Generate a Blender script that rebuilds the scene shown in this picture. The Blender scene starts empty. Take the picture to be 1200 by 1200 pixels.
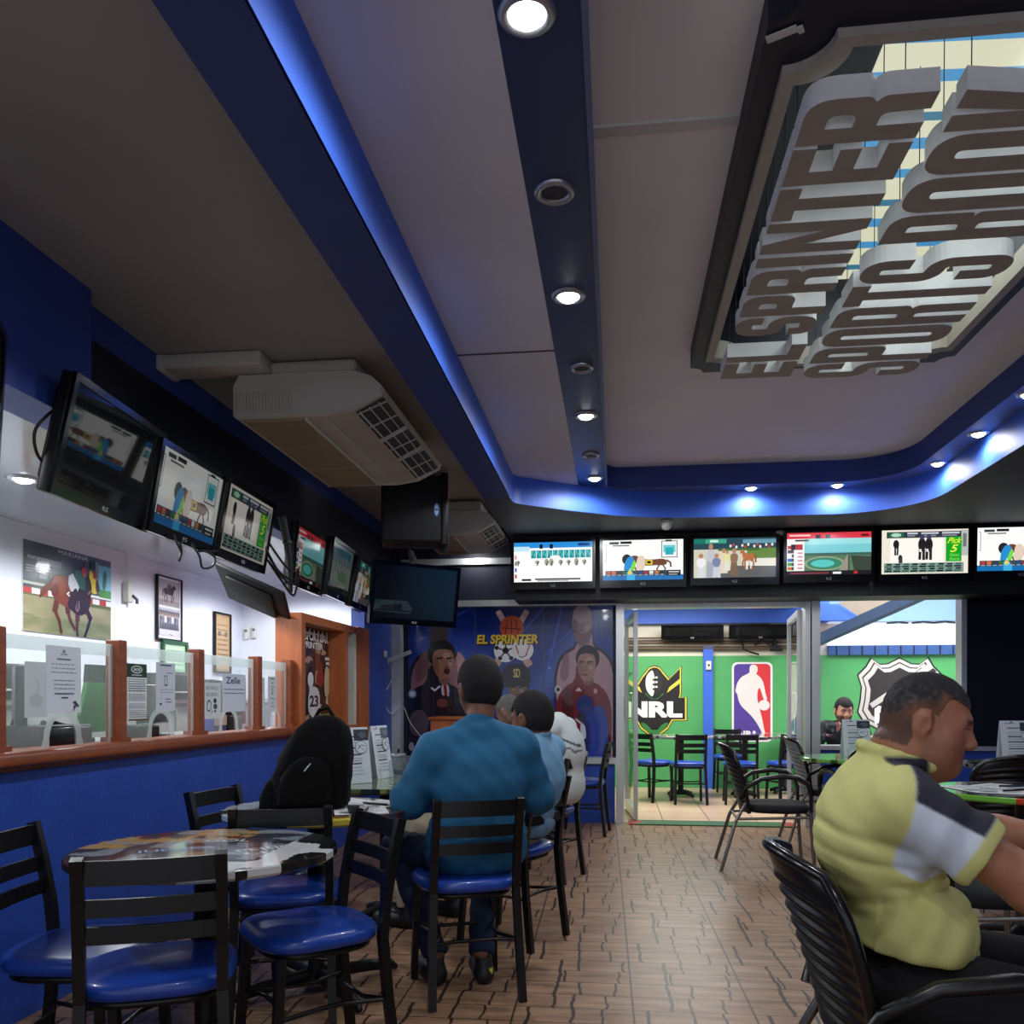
import bpy, bmesh, math, random
import numpy as np
from mathutils import Vector, Matrix, Euler
from mathutils.geometry import tessellate_polygon
random.seed(7)
PI = math.pi
R_ = math.radians
SC = bpy.context.scene
COL = SC.collection

# ------------------------------------------------------------------ colours
def lin(x):
    x = x / 255.0
    return x / 12.92 if x <= 0.04045 else ((x + 0.055) / 1.055) ** 2.4
def C3(r, g=None, b=None):
    if g is None:
        h = r.lstrip('#'); r, g, b = int(h[0:2], 16), int(h[2:4], 16), int(h[4:6], 16)
    return (lin(r), lin(g), lin(b), 1.0)

# ------------------------------------------------------------------ materials
MATS = {}
def mat(name, col=(0.5, 0.5, 0.5, 1), rough=0.5, metal=0.0, emit=None, es=0.0, noise=0.0, nscale=8.0, bump=0.0, bscale=60.0, trans=0.0, alpha=1.0, spec=0.5, coat=0.0, attr=False, attr_emit=0.0, stretch=None, ior=1.45):
    if name in MATS: return MATS[name]
    m = bpy.data.materials.new(name); m.use_nodes = True
    nt = m.node_tree; b = nt.nodes['Principled BSDF']
    b.inputs['Base Color'].default_value = col
    b.inputs['Roughness'].default_value = rough
    b.inputs['Metallic'].default_value = metal
    b.inputs['Specular IOR Level'].default_value = spec
    b.inputs['Transmission Weight'].default_value = trans
    b.inputs['Alpha'].default_value = alpha
    b.inputs['Coat Weight'].default_value = coat
    b.inputs['IOR'].default_value = ior
    tc = nt.nodes.new('ShaderNodeTexCoord')
    src = tc.outputs['Object']
    if stretch:
        mp = nt.nodes.new('ShaderNodeMapping'); mp.inputs['Scale'].default_value = stretch
        nt.links.new(src, mp.inputs[0]); src = mp.outputs[0]
    colsock = None
    if attr:
        at = nt.nodes.new('ShaderNodeAttribute'); at.attribute_name = 'Col'
        colsock = at.outputs['Color']
    if noise > 0:
        nz = nt.nodes.new('ShaderNodeTexNoise'); nz.inputs['Scale'].default_value = nscale; nz.inputs['Detail'].default_value = 5
        nt.links.new(src, nz.inputs['Vector'])
        mr = nt.nodes.new('ShaderNodeMapRange'); mr.inputs['From Min'].default_value = .25; mr.inputs['From Max'].default_value = .75
        mr.inputs['To Min'].default_value = 1 - noise; mr.inputs['To Max'].default_value = 1 + noise
        nt.links.new(nz.outputs['Fac'], mr.inputs['Value'])
        mx = nt.nodes.new('ShaderNodeMix'); mx.data_type = 'RGBA'; mx.blend_type = 'MULTIPLY'; mx.inputs[0].default_value = 1.0
        if colsock: nt.links.new(colsock, mx.inputs[6])
        else: mx.inputs[6].default_value = col
        nt.links.new(mr.outputs[0], mx.inputs[7])
        colsock = mx.outputs[2]
    if colsock: nt.links.new(colsock, b.inputs['Base Color'])
    if attr_emit > 0:
        b.inputs['Base Color'].default_value = (0.01, 0.01, 0.01, 1)
        for l in list(b.inputs['Base Color'].links): nt.links.remove(l)
        nt.links.new(colsock, b.inputs['Emission Color']); b.inputs['Emission Strength'].default_value = attr_emit
    if emit:
        b.inputs['Emission Color'].default_value = emit; b.inputs['Emission Strength'].default_value = es
    if bump > 0:
        nb = nt.nodes.new('ShaderNodeTexNoise'); nb.inputs['Scale'].default_value = bscale; nb.inputs['Detail'].default_value = 4
        nt.links.new(src, nb.inputs['Vector'])
        bp = nt.nodes.new('ShaderNodeBump'); bp.inputs['Strength'].default_value = bump; bp.inputs['Distance'].default_value = 0.01
        nt.links.new(nb.outputs['Fac'], bp.inputs['Height']); nt.links.new(bp.outputs[0], b.inputs['Normal'])
    MATS[name] = m
    return m

# ------------------------------------------------------------------ mesh builder
def frame(origin, xdir, zdir=(0, 0, 1)):
    """matrix whose local x runs along xdir and local z along zdir (made square to it)"""
    x = Vector(xdir).normalized(); z = Vector(zdir); z = (z - x * z.dot(x)).normalized(); y = z.cross(x)
    return Matrix(((x[0], y[0], z[0], origin[0]), (x[1], y[1], z[1], origin[1]), (x[2], y[2], z[2], origin[2]), (0, 0, 0, 1)))

class MB:
    def __init__(s):
        s.v = []; s.f = []; s.m = []; s.c = []; s.sm = []; s.M = None
    def add(s, verts, faces, mat=0, col=None, smooth=False):
        o = len(s.v)
        if s.M is not None: verts = [s.M @ Vector(p) for p in verts]
        s.v += [tuple(p) for p in verts]
        for i, f in enumerate(faces):
            s.f.append([o + k for k in f]); s.m.append(mat); s.sm.append(smooth)
            s.c.append(col[i] if isinstance(col, list) else col)
        return s
    def box(s, x0, x1, y0, y1, z0, z1, mat=0, col=None):
        v = [(x0, y0, z0), (x1, y0, z0), (x1, y1, z0), (x0, y1, z0), (x0, y0, z1), (x1, y0, z1), (x1, y1, z1), (x0, y1, z1)]
        f = [(0, 3, 2, 1), (4, 5, 6, 7), (0, 1, 5, 4), (1, 2, 6, 5), (2, 3, 7, 6), (3, 0, 4, 7)]
        return s.add(v, f, mat, col)
    def rbox(s, x0, x1, y0, y1, z0, z1, r=0.01, seg=2, mat=0, col=None, smooth=True):
        bm = bmesh.new()
        bmesh.ops.create_cube(bm, size=1, matrix=Matrix.Translation(((x0 + x1) / 2, (y0 + y1) / 2, (z0 + z1) / 2)) @ Matrix.Diagonal((x1 - x0, y1 - y0, z1 - z0, 1)))
        bmesh.ops.bevel(bm, geom=bm.edges[:], offset=r, segments=seg, affect='EDGES', profile=0.5)
        bm.verts.index_update()
        s.add([v.co[:] for v in bm.verts], [[v.index for v in f.verts] for f in bm.faces], mat, col, smooth)
        bm.free(); return s
    def tube(s, pts, r, n=8, mat=0, col=None, closed=False, cap=True, smooth=True, flat=1.0, up=None, square=False):
        pts = [Vector(p) for p in pts]; N = len(pts)
        rr = r if isinstance(r, (list, tuple)) else [r] * N
        t0 = None; rings = []
        ref = Vector(up) if up else None
        for i, p in enumerate(pts):
            a = pts[(i - 1) % N] if (closed or i > 0) else p
            b = pts[(i + 1) % N] if (closed or i < N - 1) else p
            t = (b - a).normalized()
            if ref is None:
                ref = Vector((0, 0, 1)) if abs(t.z) < 0.9 else Vector((0, 1, 0))
            u = (ref - t * ref.dot(t))
            if u.length < 1e-5: u = t.orthogonal()
            u.normalize(); w = t.cross(u)
            if up is None: ref = u
            ring = []
            for k in range(n):
                an = 2 * PI * (k + (0.5 if square else 0)) / n
                q = rr[i] * (1.41421 if square else 1)
                ring.append(p + u * (math.cos(an) * q * flat) + w * (math.sin(an) * q))
            rings.append(ring)
        v = [q for ring in rings for q in ring]; f = []
        for i in range(N if closed else N - 1):
            for k in range(n):
                a = i * n + k; b = i * n + (k + 1) % n; c = ((i + 1) % N) * n + (k + 1) % n; d = ((i + 1) % N) * n + k
                f.append((a, d, c, b))
        s.add(v, f, mat, col, smooth)
        if cap and not closed:
            s.add(rings[0], [tuple(range(n))], mat, col); s.add(rings[-1], [tuple(range(n))[::-1]], mat, col)
        return s
    def sq(s, a, b, hw, mat=0, col=None, up=None):
        return s.tube([a, b], hw, 4, mat, col, smooth=False, square=True, up=up)
    def lathe(s, prof, n=24, mat=0, col=None, smooth=True, center=(0, 0)):
        v = []; f = []
        for r, z in prof:
            for k in range(n):
                a = 2 * PI * k / n; v.append((center[0] + r * math.cos(a), center[1] + r * math.sin(a), z))
        for i in range(len(prof) - 1):
            for k in range(n):
                f.append((i * n + k, i * n + (k + 1) % n, (i + 1) * n + (k + 1) % n, (i + 1) * n + k))
        s.add(v, f, mat, col, smooth)
        if prof[0][0] > 1e-4: s.add([v[k] for k in range(n)], [tuple(range(n))[::-1]], mat, col)
        if prof[-1][0] > 1e-4: s.add([v[(len(prof) - 1) * n + k] for k in range(n)], [tuple(range(n))], mat, col)
        return s
    def prism(s, poly, z0, z1, mat=0, col=None, side=None, smooth=False):
        """polygon in x,y pushed from z0 to z1"""
        n = len(poly)
        tris = tessellate_polygon([[Vector((p[0], p[1], 0)) for p in poly]])
        ar = sum(poly[i][0] * poly[(i + 1) % n][1] - poly[(i + 1) % n][0] * poly[i][1] for i in range(n))
        v = [(p[0], p[1], z0) for p in poly] + [(p[0], p[1], z1) for p in poly]
        def ccw(t):
            a, b, c = [poly[i] for i in t]
            return t if (b[0] - a[0]) * (c[1] - a[1]) - (c[0] - a[0]) * (b[1] - a[1]) > 0 else t[::-1]
        top = [tuple(ccw(tuple(t))) for t in tris]
        f = [tuple(n + i for i in t) for t in top] + [t[::-1] for t in top]
        s.add(v, f, mat, col)
        sd = []
        for i in range(n):
            j = (i + 1) % n
            sd.append((i, j, n + j, n + i) if ar > 0 else (j, i, n + i, n + j))
        s.add(v, sd, mat if side is None else side, col, smooth)
        return s
    def sheet(s, fn, nu, nv, mat=0, col=None, smooth=True, colfn=None, closed_u=False):
        v = []; f = []; cc = []
        mu = nu if closed_u else nu + 1
        for j in range(nv + 1):
            for i in range(mu):
                v.append(fn(i / nu, j / nv))
        for j in range(nv):
            for i in range(nu):
                i2 = (i + 1) % mu
                f.append((j * mu + i, j * mu + i2, (j + 1) * mu + i2, (j + 1) * mu + i))
                if colfn: cc.append(colfn((i + .5) / nu, (j + .5) / nv))
        return s.add(v, f, mat, cc if colfn else col, smooth)

def mesh_of(name, mb, mats):
    me = bpy.data.meshes.new(name)
    me.from_pydata(mb.v, [], mb.f)
    if not isinstance(mats, (list, tuple)): mats = [mats]
    for m in mats: me.materials.append(m)
    me.polygons.foreach_set('material_index', mb.m)
    me.polygons.foreach_set('use_smooth', mb.sm)
    if any(c is not None for c in mb.c):
        ca = me.color_attributes.new('Col', 'FLOAT_COLOR', 'CORNER')
        arr = []
        for f, c in zip(mb.f, mb.c):
            c = c or (0.5, 0.5, 0.5, 1)
            arr += list(c) * len(f)
        ca.data.foreach_set('color', arr)
    me.update()
    return me
def obj(name, mb, mats, parent=None, label=None):
    me = mesh_of(name, mb, mats) if isinstance(mb, MB) else mb
    o = bpy.data.objects.new(name, me); COL.objects.link(o)
    if parent is not None: o.parent = parent
    if label: o['label'] = label
    return o
def tag(o, label, cat, group=None):
    o['label'] = label; o['category'] = cat
    if group: o['group'] = group
    return o
def thing(name, label, cat, loc=(0, 0, 0), rz=0.0, group=None, rot=None):
    o = bpy.data.objects.new(name, None); COL.objects.link(o)
    o.empty_display_size = 0.1
    o.location = loc; o.rotation_euler = rot if rot else (0, 0, rz)
    return tag(o, label, cat, group)
def struct(name, mb, mats, parent=None):
    o = obj(name, mb, mats, parent)
    if parent is None: o['kind'] = 'structure'
    return o
def dup(root, loc, rz=0.0, label=None, group=None, rot=None):
    r = root.copy(); COL.objects.link(r); r.location = loc; r.rotation_euler = rot if rot else (0, 0, rz)
    if label: r['label'] = label
    if group: r['group'] = group
    for ch in list(root.children):
        c = ch.copy(); COL.objects.link(c); c.parent = r
        for g in list(ch.children):
            d = g.copy(); COL.objects.link(d); d.parent = c
    return r

# ------------------------------------------------------------------ lettering
_TXT = {}
def text_geo(txt, bold=0.0, res=3):
    """flat triangles of a word in the built-in font, with its box moved to 0..w, 0..h"""
    key = (txt, bold, res)
    if key in _TXT: return _TXT[key]
    cu = bpy.data.curves.new('lettering', 'FONT'); cu.body = txt; cu.size = 1.0; cu.offset = bold; cu.resolution_u = res
    cu.fill_mode = 'FRONT'
    o = bpy.data.objects.new('lettering', cu); COL.objects.link(o)
    dg = bpy.context.evaluated_depsgraph_get()
    me = bpy.data.meshes.new_from_object(o.evaluated_get(dg))
    vs = [v.co.copy() for v in me.vertices]; fs = [tuple(p.vertices) for p in me.polygons]
    COL.objects.unlink(o); bpy.data.objects.remove(o); bpy.data.curves.remove(cu); bpy.data.meshes.remove(me)
    if not vs: return ([], [], 1, 1)
    x0 = min(v.x for v in vs); x1 = max(v.x for v in vs); y0 = min(v.y for v in vs); y1 = max(v.y for v in vs)
    vs = [(v.x - x0, v.y - y0) for v in vs]
    _TXT[key] = (vs, fs, x1 - x0, y1 - y0)
    return _TXT[key]

# ------------------------------------------------------------------ flat printed matter
class Art:
    """a print in its own plane: u to the right, v up, in metres; every shape lies a hair in front of the last"""
    def __init__(s, mb, M, w, h, step=0.00012, z0=0.0, mat=0, clip=True):
        s.mb = mb; s.M = M; s.w = w; s.h = h; s.z = z0; s.step = step; s.mat = mat; s.clip = clip
    def put(s, pts, faces, col):
        s.z += s.step
        mb = s.mb; old = mb.M; mb.M = s.M
        mb.add([(p[0] * s.w, p[1] * s.h, s.z) for p in pts], faces, s.mat, col)
        mb.M = old
    def _clip(s, pts):
        if not s.clip: return pts
        for ax, lim, sg in ((0, 0, 1), (0, 1, -1), (1, 0, 1), (1, 1, -1)):
            out = []
            for i in range(len(pts)):
                a, b = pts[i - 1], pts[i]
                da, db = (a[ax] - lim) * sg, (b[ax] - lim) * sg
                if (da >= 0) != (db >= 0):
                    t = da / (da - db); out.append((a[0] + (b[0] - a[0]) * t, a[1] + (b[1] - a[1]) * t))
                if db >= 0: out.append(b)
            pts = out
            if not pts: return pts
        return pts
    def poly(s, pts, col):
        pts = s._clip(list(pts))
        if len(pts) < 3: return s
        tris = tessellate_polygon([[Vector((p[0] * s.w, p[1] * s.h, 0)) for p in pts]])
        F = []
        for t in tris:
            a, b, c = [pts[i] for i in t]
            F.append(tuple(t) if (b[0] - a[0]) * (c[1] - a[1]) - (c[0] - a[0]) * (b[1] - a[1]) > 0 else tuple(t)[::-1])
        s.put(pts, F, col); return s
    def rect(s, x0, y0, x1, y1, col): return s.poly([(x0, y0), (x1, y0), (x1, y1), (x0, y1)], col)
    def ell(s, cx, cy, rx, ry, col, n=20, a0=0.0, rot=0.0):
        asp = s.w / s.h
        P = []
        for k in range(n):
            a = 2 * PI * k / n
            x, y = rx * math.cos(a), ry * math.sin(a)
            if rot:
                X, Y = x * s.w, y * s.h
                x, y = (X * math.cos(rot) - Y * math.sin(rot)) / s.w, (X * math.sin(rot) + Y * math.cos(rot)) / s.h
            P.append((cx + x, cy + y))
        return s.poly(P, col)
    def line(s, pts, wd, col):
        """a stroke of width wd (fraction of h)"""
        k = s.w / s.h
        P = [Vector((p[0] * k, p[1])) for p in pts]
        for a, b in zip(P[:-1], P[1:]):
            d = (b - a)
            if d.length < 1e-6: continue
            d.normalize(); n = Vector((-d.y, d.x)) * wd / 2; e = d * wd * .3
            q = [a - e - n, b + e - n, b + e + n, a - e + n]
            s.poly([(v.x / k, v.y) for v in q], col)
        return s
    def text(s, txt, x, y, w, h, col, bold=0.0, shear=0.0, center=False):
        vs, fs, tw, th = text_geo(txt, bold)
        if not vs: return s
        if w is None: w = tw / th * h * s.h / s.w
        if center: x -= w / 2
        s.put([(x + vx / tw * w + shear * (vy / th) * h, y + vy / th * h) for vx, vy in vs], fs, col); return s
    def smooth(s, pts, col, it=2):
        """closed shape with corners rounded by cutting"""
        for _ in range(it):
            o = []
            for i in range(len(pts)):
                a, b = pts[i], pts[(i + 1) % len(pts)]
                o.append((a[0] * .75 + b[0] * .25, a[1] * .75 + b[1] * .25)); o.append((a[0] * .25 + b[0] * .75, a[1] * .25 + b[1] * .75))
            pts = o
        return s.poly(pts, col)
    def grid(s, nu, nv, fn):
        """a painted ground: fn(u, v) -> colour"""
        s.z += s.step
        mb = s.mb; old = mb.M; mb.M = s.M; z = s.z
        mb.sheet(lambda u, v: (u * s.w, v * s.h, z), nu, nv, s.mat, None, False, colfn=fn)
        mb.M = old; return s

def vn(x, y, seed=0):
    """smooth value noise"""
    xi, yi = math.floor(x), math.floor(y); fx, fy = x - xi, y - yi
    def h(a, b): 
        n = math.sin(a * 127.1 + b * 311.7 + seed * 74.7) * 43758.5453
        return n - math.floor(n)
    fx = fx * fx * (3 - 2 * fx); fy = fy * fy * (3 - 2 * fy)
    return (h(xi, yi) * (1 - fx) + h(xi + 1, yi) * fx) * (1 - fy) + (h(xi, yi + 1) * (1 - fx) + h(xi + 1, yi + 1) * fx) * fy
def mixc(a, b, t):
    t = max(0, min(1, t))
    return tuple(a[i] * (1 - t) + b[i] * t for i in range(3)) + (1.0,)
# ================================================================== camera, render look, light
TH = math.atan(0.122)
cam = bpy.data.cameras.new('camera'); cam.lens = 30.0; cam.sensor_width = 36.0; cam.shift_y = 218 / 1200.0; cam.clip_start = 0.05
co = bpy.data.objects.new('camera', cam); COL.objects.link(co); co.location = (0, 0, 1.2); co.rotation_euler = (PI / 2, 0, TH)
SC.camera = co
SC.view_settings.view_transform = 'Standard'; SC.view_settings.look = 'None'
SC.view_settings.exposure = 0.18
SC.cycles.use_denoising = True
SC.cycles.max_bounces = 7; SC.cycles.diffuse_bounces = 4; SC.cycles.glossy_bounces = 3; SC.cycles.transparent_max_bounces = 10
SC.cycles.sample_clamp_indirect = 4.0
SC.cycles.caustics_reflective = False; SC.cycles.caustics_refractive = False
wd = bpy.data.worlds.new('world'); SC.world = wd; wd.use_nodes = True
wd.node_tree.nodes['Background'].inputs[0].default_value = C3(172, 176, 186); wd.node_tree.nodes['Background'].inputs[1].default_value = 1.5

def spot(x, y, z, w, size=178, r=0.05, col=(0.93, 0.96, 1.0)):
    l = bpy.data.lights.new('downlight_beam', 'SPOT'); l.energy = w; l.spot_size = math.radians(size); l.spot_blend = 0.35
    l.shadow_soft_size = r; l.color = col
    o = bpy.data.objects.new('downlight_beam', l); COL.objects.link(o); o.location = (x, y, z); return o
def area(x, y, z, sx, sy, w, rot=(0, 0, 0), col=(1, 1, 1)):
    l = bpy.data.lights.new('area_light', 'AREA'); l.shape = 'RECTANGLE'; l.size = sx; l.size_y = sy; l.energy = w; l.color = col
    o = bpy.data.objects.new('area_light', l); COL.objects.link(o); o.location = (x, y, z); o.rotation_euler = rot; return o

# ================================================================== materials of the setting
m_blue = mat('blue_wall_paint', C3(40, 76, 170), .42, noise=.14, nscale=5, bump=.25, bscale=55)
m_blue_shade = mat('shaded_blue_paint', C3(40, 62, 124), .5, noise=.08, nscale=3)  # darker blue with the shade on beam soffit and raised face put in
m_bright = mat('lit_face_and_annex_blue', C3(62, 104, 208), .5, noise=.06, nscale=3)  # lighter blue with lamplight on the drop face put in; annex trim shares it
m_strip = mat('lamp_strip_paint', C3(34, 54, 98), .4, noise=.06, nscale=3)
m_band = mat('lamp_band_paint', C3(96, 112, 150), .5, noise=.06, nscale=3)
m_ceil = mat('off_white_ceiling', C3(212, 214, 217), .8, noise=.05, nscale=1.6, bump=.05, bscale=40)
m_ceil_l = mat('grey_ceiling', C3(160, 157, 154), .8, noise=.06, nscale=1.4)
m_dark = mat('charcoal_ceiling', C3(62, 66, 76), .6, noise=.06, nscale=3)
m_black = mat('black_paint', C3(18, 19, 24), .5, noise=.15, nscale=4)
m_dnavy = mat('dark_navy_paint', C3(14, 18, 40), .5, noise=.1, nscale=4)
m_white = mat('white_wall_paint', C3(226, 230, 238), .55, noise=.03, nscale=3)
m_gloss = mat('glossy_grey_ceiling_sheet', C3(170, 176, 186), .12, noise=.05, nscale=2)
m_alu = mat('brushed_aluminium', C3(205, 206, 205), .32, metal=.75, noise=.08, nscale=20, stretch=(1, 1, .1))
m_cream = mat('cream_paint', C3(226, 218, 200), .6, noise=.03)
m_green = mat('green_wall_paint', C3(82, 164, 98), .5, noise=.1, nscale=2.2)
m_terra = None

def wood(name, base, dark, rough=.38, sc=(18, 1.2, 18)):
    m = bpy.data.materials.new(name); m.use_nodes = True; nt = m.node_tree; b = nt.nodes['Principled BSDF']
    tc = nt.nodes.new('ShaderNodeTexCoord'); mp = nt.nodes.new('ShaderNodeMapping'); mp.inputs['Scale'].default_value = sc
    nz = nt.nodes.new('ShaderNodeTexNoise'); nz.inputs['Scale'].default_value = 2.0; nz.inputs['Detail'].default_value = 6; nz.inputs['Distortion'].default_value = 1.2
    cr = nt.nodes.new('ShaderNodeValToRGB'); cr.color_ramp.elements[0].position = .3; cr.color_ramp.elements[1].position = .7
    cr.color_ramp.elements[0].color = dark; cr.color_ramp.elements[1].color = base
    nt.links.new(tc.outputs['Object'], mp.inputs[0]); nt.links.new(mp.outputs[0], nz.inputs['Vector']); nt.links.new(nz.outputs['Fac'], cr.inputs[0])
    nt.links.new(cr.outputs[0], b.inputs['Base Color']); b.inputs['Roughness'].default_value = rough
    return m
m_wood = wood('reddish_cherry_wood', C3(158, 82, 46), C3(126, 62, 36))
m_oak = wood('orange_wood_panel', C3(196, 112, 62), C3(170, 92, 50), sc=(14, 14, 1.2))

def glass_mat(name, tint=(1, 1, 1, 1), refl=.06, haze=0.0, hazecol=(.8, .85, .85, 1)):
    m = bpy.data.materials.new(name); m.use_nodes = True; nt = m.node_tree
    for n in list(nt.nodes): nt.nodes.remove(n)
    out = nt.nodes.new('ShaderNodeOutputMaterial'); tr = nt.nodes.new('ShaderNodeBsdfTransparent'); gl = nt.nodes.new('ShaderNodeBsdfGlossy')
    tr.inputs[0].default_value = tint; gl.inputs['Roughness'].default_value = .03
    fc = nt.nodes.new('ShaderNodeLayerWeight'); fc.inputs[0].default_value = .5
    pw = nt.nodes.new('ShaderNodeMath'); pw.operation = 'POWER'; nt.links.new(fc.outputs['Facing'], pw.inputs[0]); pw.inputs[1].default_value = 4.0
    lw = nt.nodes.new('ShaderNodeMath'); lw.operation = 'MULTIPLY_ADD'; nt.links.new(pw.outputs[0], lw.inputs[0]); lw.inputs[1].default_value = .7; lw.inputs[2].default_value = .035
    m1 = nt.nodes.new('ShaderNodeMixShader'); nt.links.new(lw.outputs[0], m1.inputs[0]); nt.links.new(tr.outputs[0], m1.inputs[1]); nt.links.new(gl.outputs[0], m1.inputs[2])
    last = m1
    if haze > 0:
        dd = nt.nodes.new('ShaderNodeBsdfDiffuse'); dd.inputs[0].default_value = hazecol; tl = nt.nodes.new('ShaderNodeBsdfTranslucent'); tl.inputs[0].default_value = hazecol
        df = nt.nodes.new('ShaderNodeMixShader'); df.inputs[0].default_value = .75; nt.links.new(dd.outputs[0], df.inputs[1]); nt.links.new(tl.outputs[0], df.inputs[2])
        m2 = nt.nodes.new('ShaderNodeMixShader'); m2.inputs[0].default_value = haze
        nt.links.new(m1.outputs[0], m2.inputs[1]); nt.links.new(df.outputs[0], m2.inputs[2]); last = m2
    nt.links.new(last.outputs[0], out.inputs[0]); return m
m_glass = glass_mat('clear_window_glass')
m_frost = glass_mat('teller_glass', (.90, .94, .93, 1), haze=.16, hazecol=(.75, .82, .80, 1))
m_haze = glass_mat('frosted_glass_edge', (.9, .95, .93, 1), haze=.55, hazecol=(.62, .68, .66, 1))

# ------------------------------------------------------------------ floor with printed tiles
def floor_material():
    m = bpy.data.materials.new('brown_printed_floor_tile'); m.use_nodes = True; nt = m.node_tree; b = nt.nodes['Principled BSDF']
    L = nt.links.new
    def N(t, **kw):
        n = nt.nodes.new(t)
        for k, v in kw.items(): setattr(n, k, v)
        return n
    def MA(op, a, bb=None, c=None):
        n = N('ShaderNodeMath', operation=op)
        for i, x in enumerate((a, bb, c)):
            if x is None: continue
            if isinstance(x, (int, float)): n.inputs[i].default_value = x
            else: L(x, n.inputs[i])
        return n.outputs[0]
    tc = N('ShaderNodeTexCoord'); mp = N('ShaderNodeMapping'); mp.inputs['Rotation'].default_value = (0, 0, -0.0144); mp.inputs['Location'].default_value = (-0.111, 0.03, 0)
    L(tc.outputs['Object'], mp.inputs[0])
    nzw = N('ShaderNodeTexNoise'); nzw.inputs['Scale'].default_value = 9; nzw.inputs['Detail'].default_value = 2; L(mp.outputs[0], nzw.inputs['Vector'])
    sx = N('ShaderNodeSeparateXYZ'); L(mp.outputs[0], sx.inputs[0])
    u = MA('DIVIDE', sx.outputs[0], .455); v = MA('DIVIDE', sx.outputs[1], .455)
    wob = MA('MULTIPLY', MA('SUBTRACT', nzw.outputs['Fac'], .5), .075)
    fu = MA('FRACT', u); fv = MA('FRACT', v)
    rows = MA('MULTIPLY', MA('ADD', v, MA('MULTIPLY', wob, .35)), 3.0); ri = MA('FLOOR', rows); fr = MA('FRACT', rows)
    def near(x, p, w):
        return MA('LESS_THAN', MA('ABSOLUTE', MA('SUBTRACT', x, p)), w)
    joint_u = MA('MAXIMUM', MA('LESS_THAN', fu, .013), MA('GREATER_THAN', fu, .995))
    joint_v = MA('LESS_THAN', fv, .010)
    hline = MA('MAXIMUM', MA('LESS_THAN', fr, .034), MA('GREATER_THAN', fr, .985))
    rm = MA('MODULO', MA('ADD', ri, 300.0), 6.0)
    cracks = None
    for k, (seed, w) in enumerate(((1.7, .016), (5.3, .013), (9.1, .011))):
        wn = N('ShaderNodeTexWhiteNoise', noise_dimensions='2D'); cx = N('ShaderNodeCombineXYZ')
        L(MA('FLOOR', MA('DIVIDE', MA('ADD', rm, float(k)), 2.0)) if k < 2 else rm, cx.inputs[0]); cx.inputs[1].default_value = seed
        L(cx.outputs[0], wn.inputs['Vector'])
        pos = MA('ADD', MA('MULTIPLY', wn.outputs['Value'], .27), .08 + .30 * k)
        c = near(MA('ADD', fu, wob), pos, w)
        cracks = c if cracks is None else MA('MAXIMUM', cracks, c)
    # ground colour: long soft streaks
    mp2 = N('ShaderNodeMapping'); mp2.inputs['Scale'].default_value = (2.2, 13, 1); L(mp.outputs[0], mp2.inputs[0])
    nz = N('ShaderNodeTexNoise'); nz.inputs['Scale'].default_value = 1.6; nz.inputs['Detail'].default_value = 6; L(mp2.outputs[0], nz.inputs['Vector'])
    cr = N('ShaderNodeValToRGB'); e = cr.color_ramp.elements
    e[0].position = .3; e[0].color = C3(122, 92, 70); e[1].position = .72; e[1].color = C3(178, 142, 112)
    L(nz.outputs['Fac'], cr.inputs[0])
    def mix(fac, a, colr):
        n = N('ShaderNodeMix', data_type='RGBA')
        if isinstance(fac, (int, float)): n.inputs[0].default_value = fac
        else: L(fac, n.inputs[0])
        L(a, n.inputs[6]); n.inputs[7].default_value = colr; return n.outputs[2]
    c = mix(MA('MULTIPLY', hline, .75), cr.outputs[0], C3(70, 46, 34))
    c = mix(MA('MULTIPLY', cracks, .92), c, C3(40, 27, 22))
    c = mix(MA('MULTIPLY', joint_v, .6), c, C3(60, 42, 32))
    c = mix(MA('MULTIPLY', joint_u, .85), c, C3(48, 34, 28))
    L(c, b.inputs['Base Color'])
    b.inputs['Roughness'].default_value = .36; b.inputs['Specular IOR Level'].default_value = .3
    bp = N('ShaderNodeBump'); bp.inputs['Strength'].default_value = .3; bp.inputs['Distance'].default_value = .003; bp.invert = True
    L(MA('MAXIMUM', MA('MAXIMUM', joint_u, cracks), MA('MAXIMUM', hline, joint_v)), bp.inputs['Height']); L(bp.outputs[0], b.inputs['Normal'])
    return m
def tile_material(name, size, c0, c1, grout):
    m = bpy.data.materials.new(name); m.use_nodes = True; nt = m.node_tree; b = nt.nodes['Principled BSDF']
    tc = nt.nodes.new('ShaderNodeTexCoord'); br = nt.nodes.new('ShaderNodeTexBrick')
    br.offset = 0; br.inputs['Scale'].default_value = 1 / size; br.inputs['Brick Width'].default_value = 1; br.inputs['Row Height'].default_value = 1
    br.inputs['Mortar Size'].default_value = .012; br.inputs['Color1'].default_value = c0; br.inputs['Color2'].default_value = c1; br.inputs['Mortar'].default_value = grout
    nt.links.new(tc.outputs['Object'], br.inputs[0]); nt.links.new(br.outputs[0], b.inputs['Base Color']); b.inputs['Roughness'].default_value = .35
    return m
m_floor = floor_material()
m_terra = tile_material('beige_annex_tile', .455, C3(205, 176, 150), C3(196, 166, 140), C3(120, 96, 80))

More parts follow.
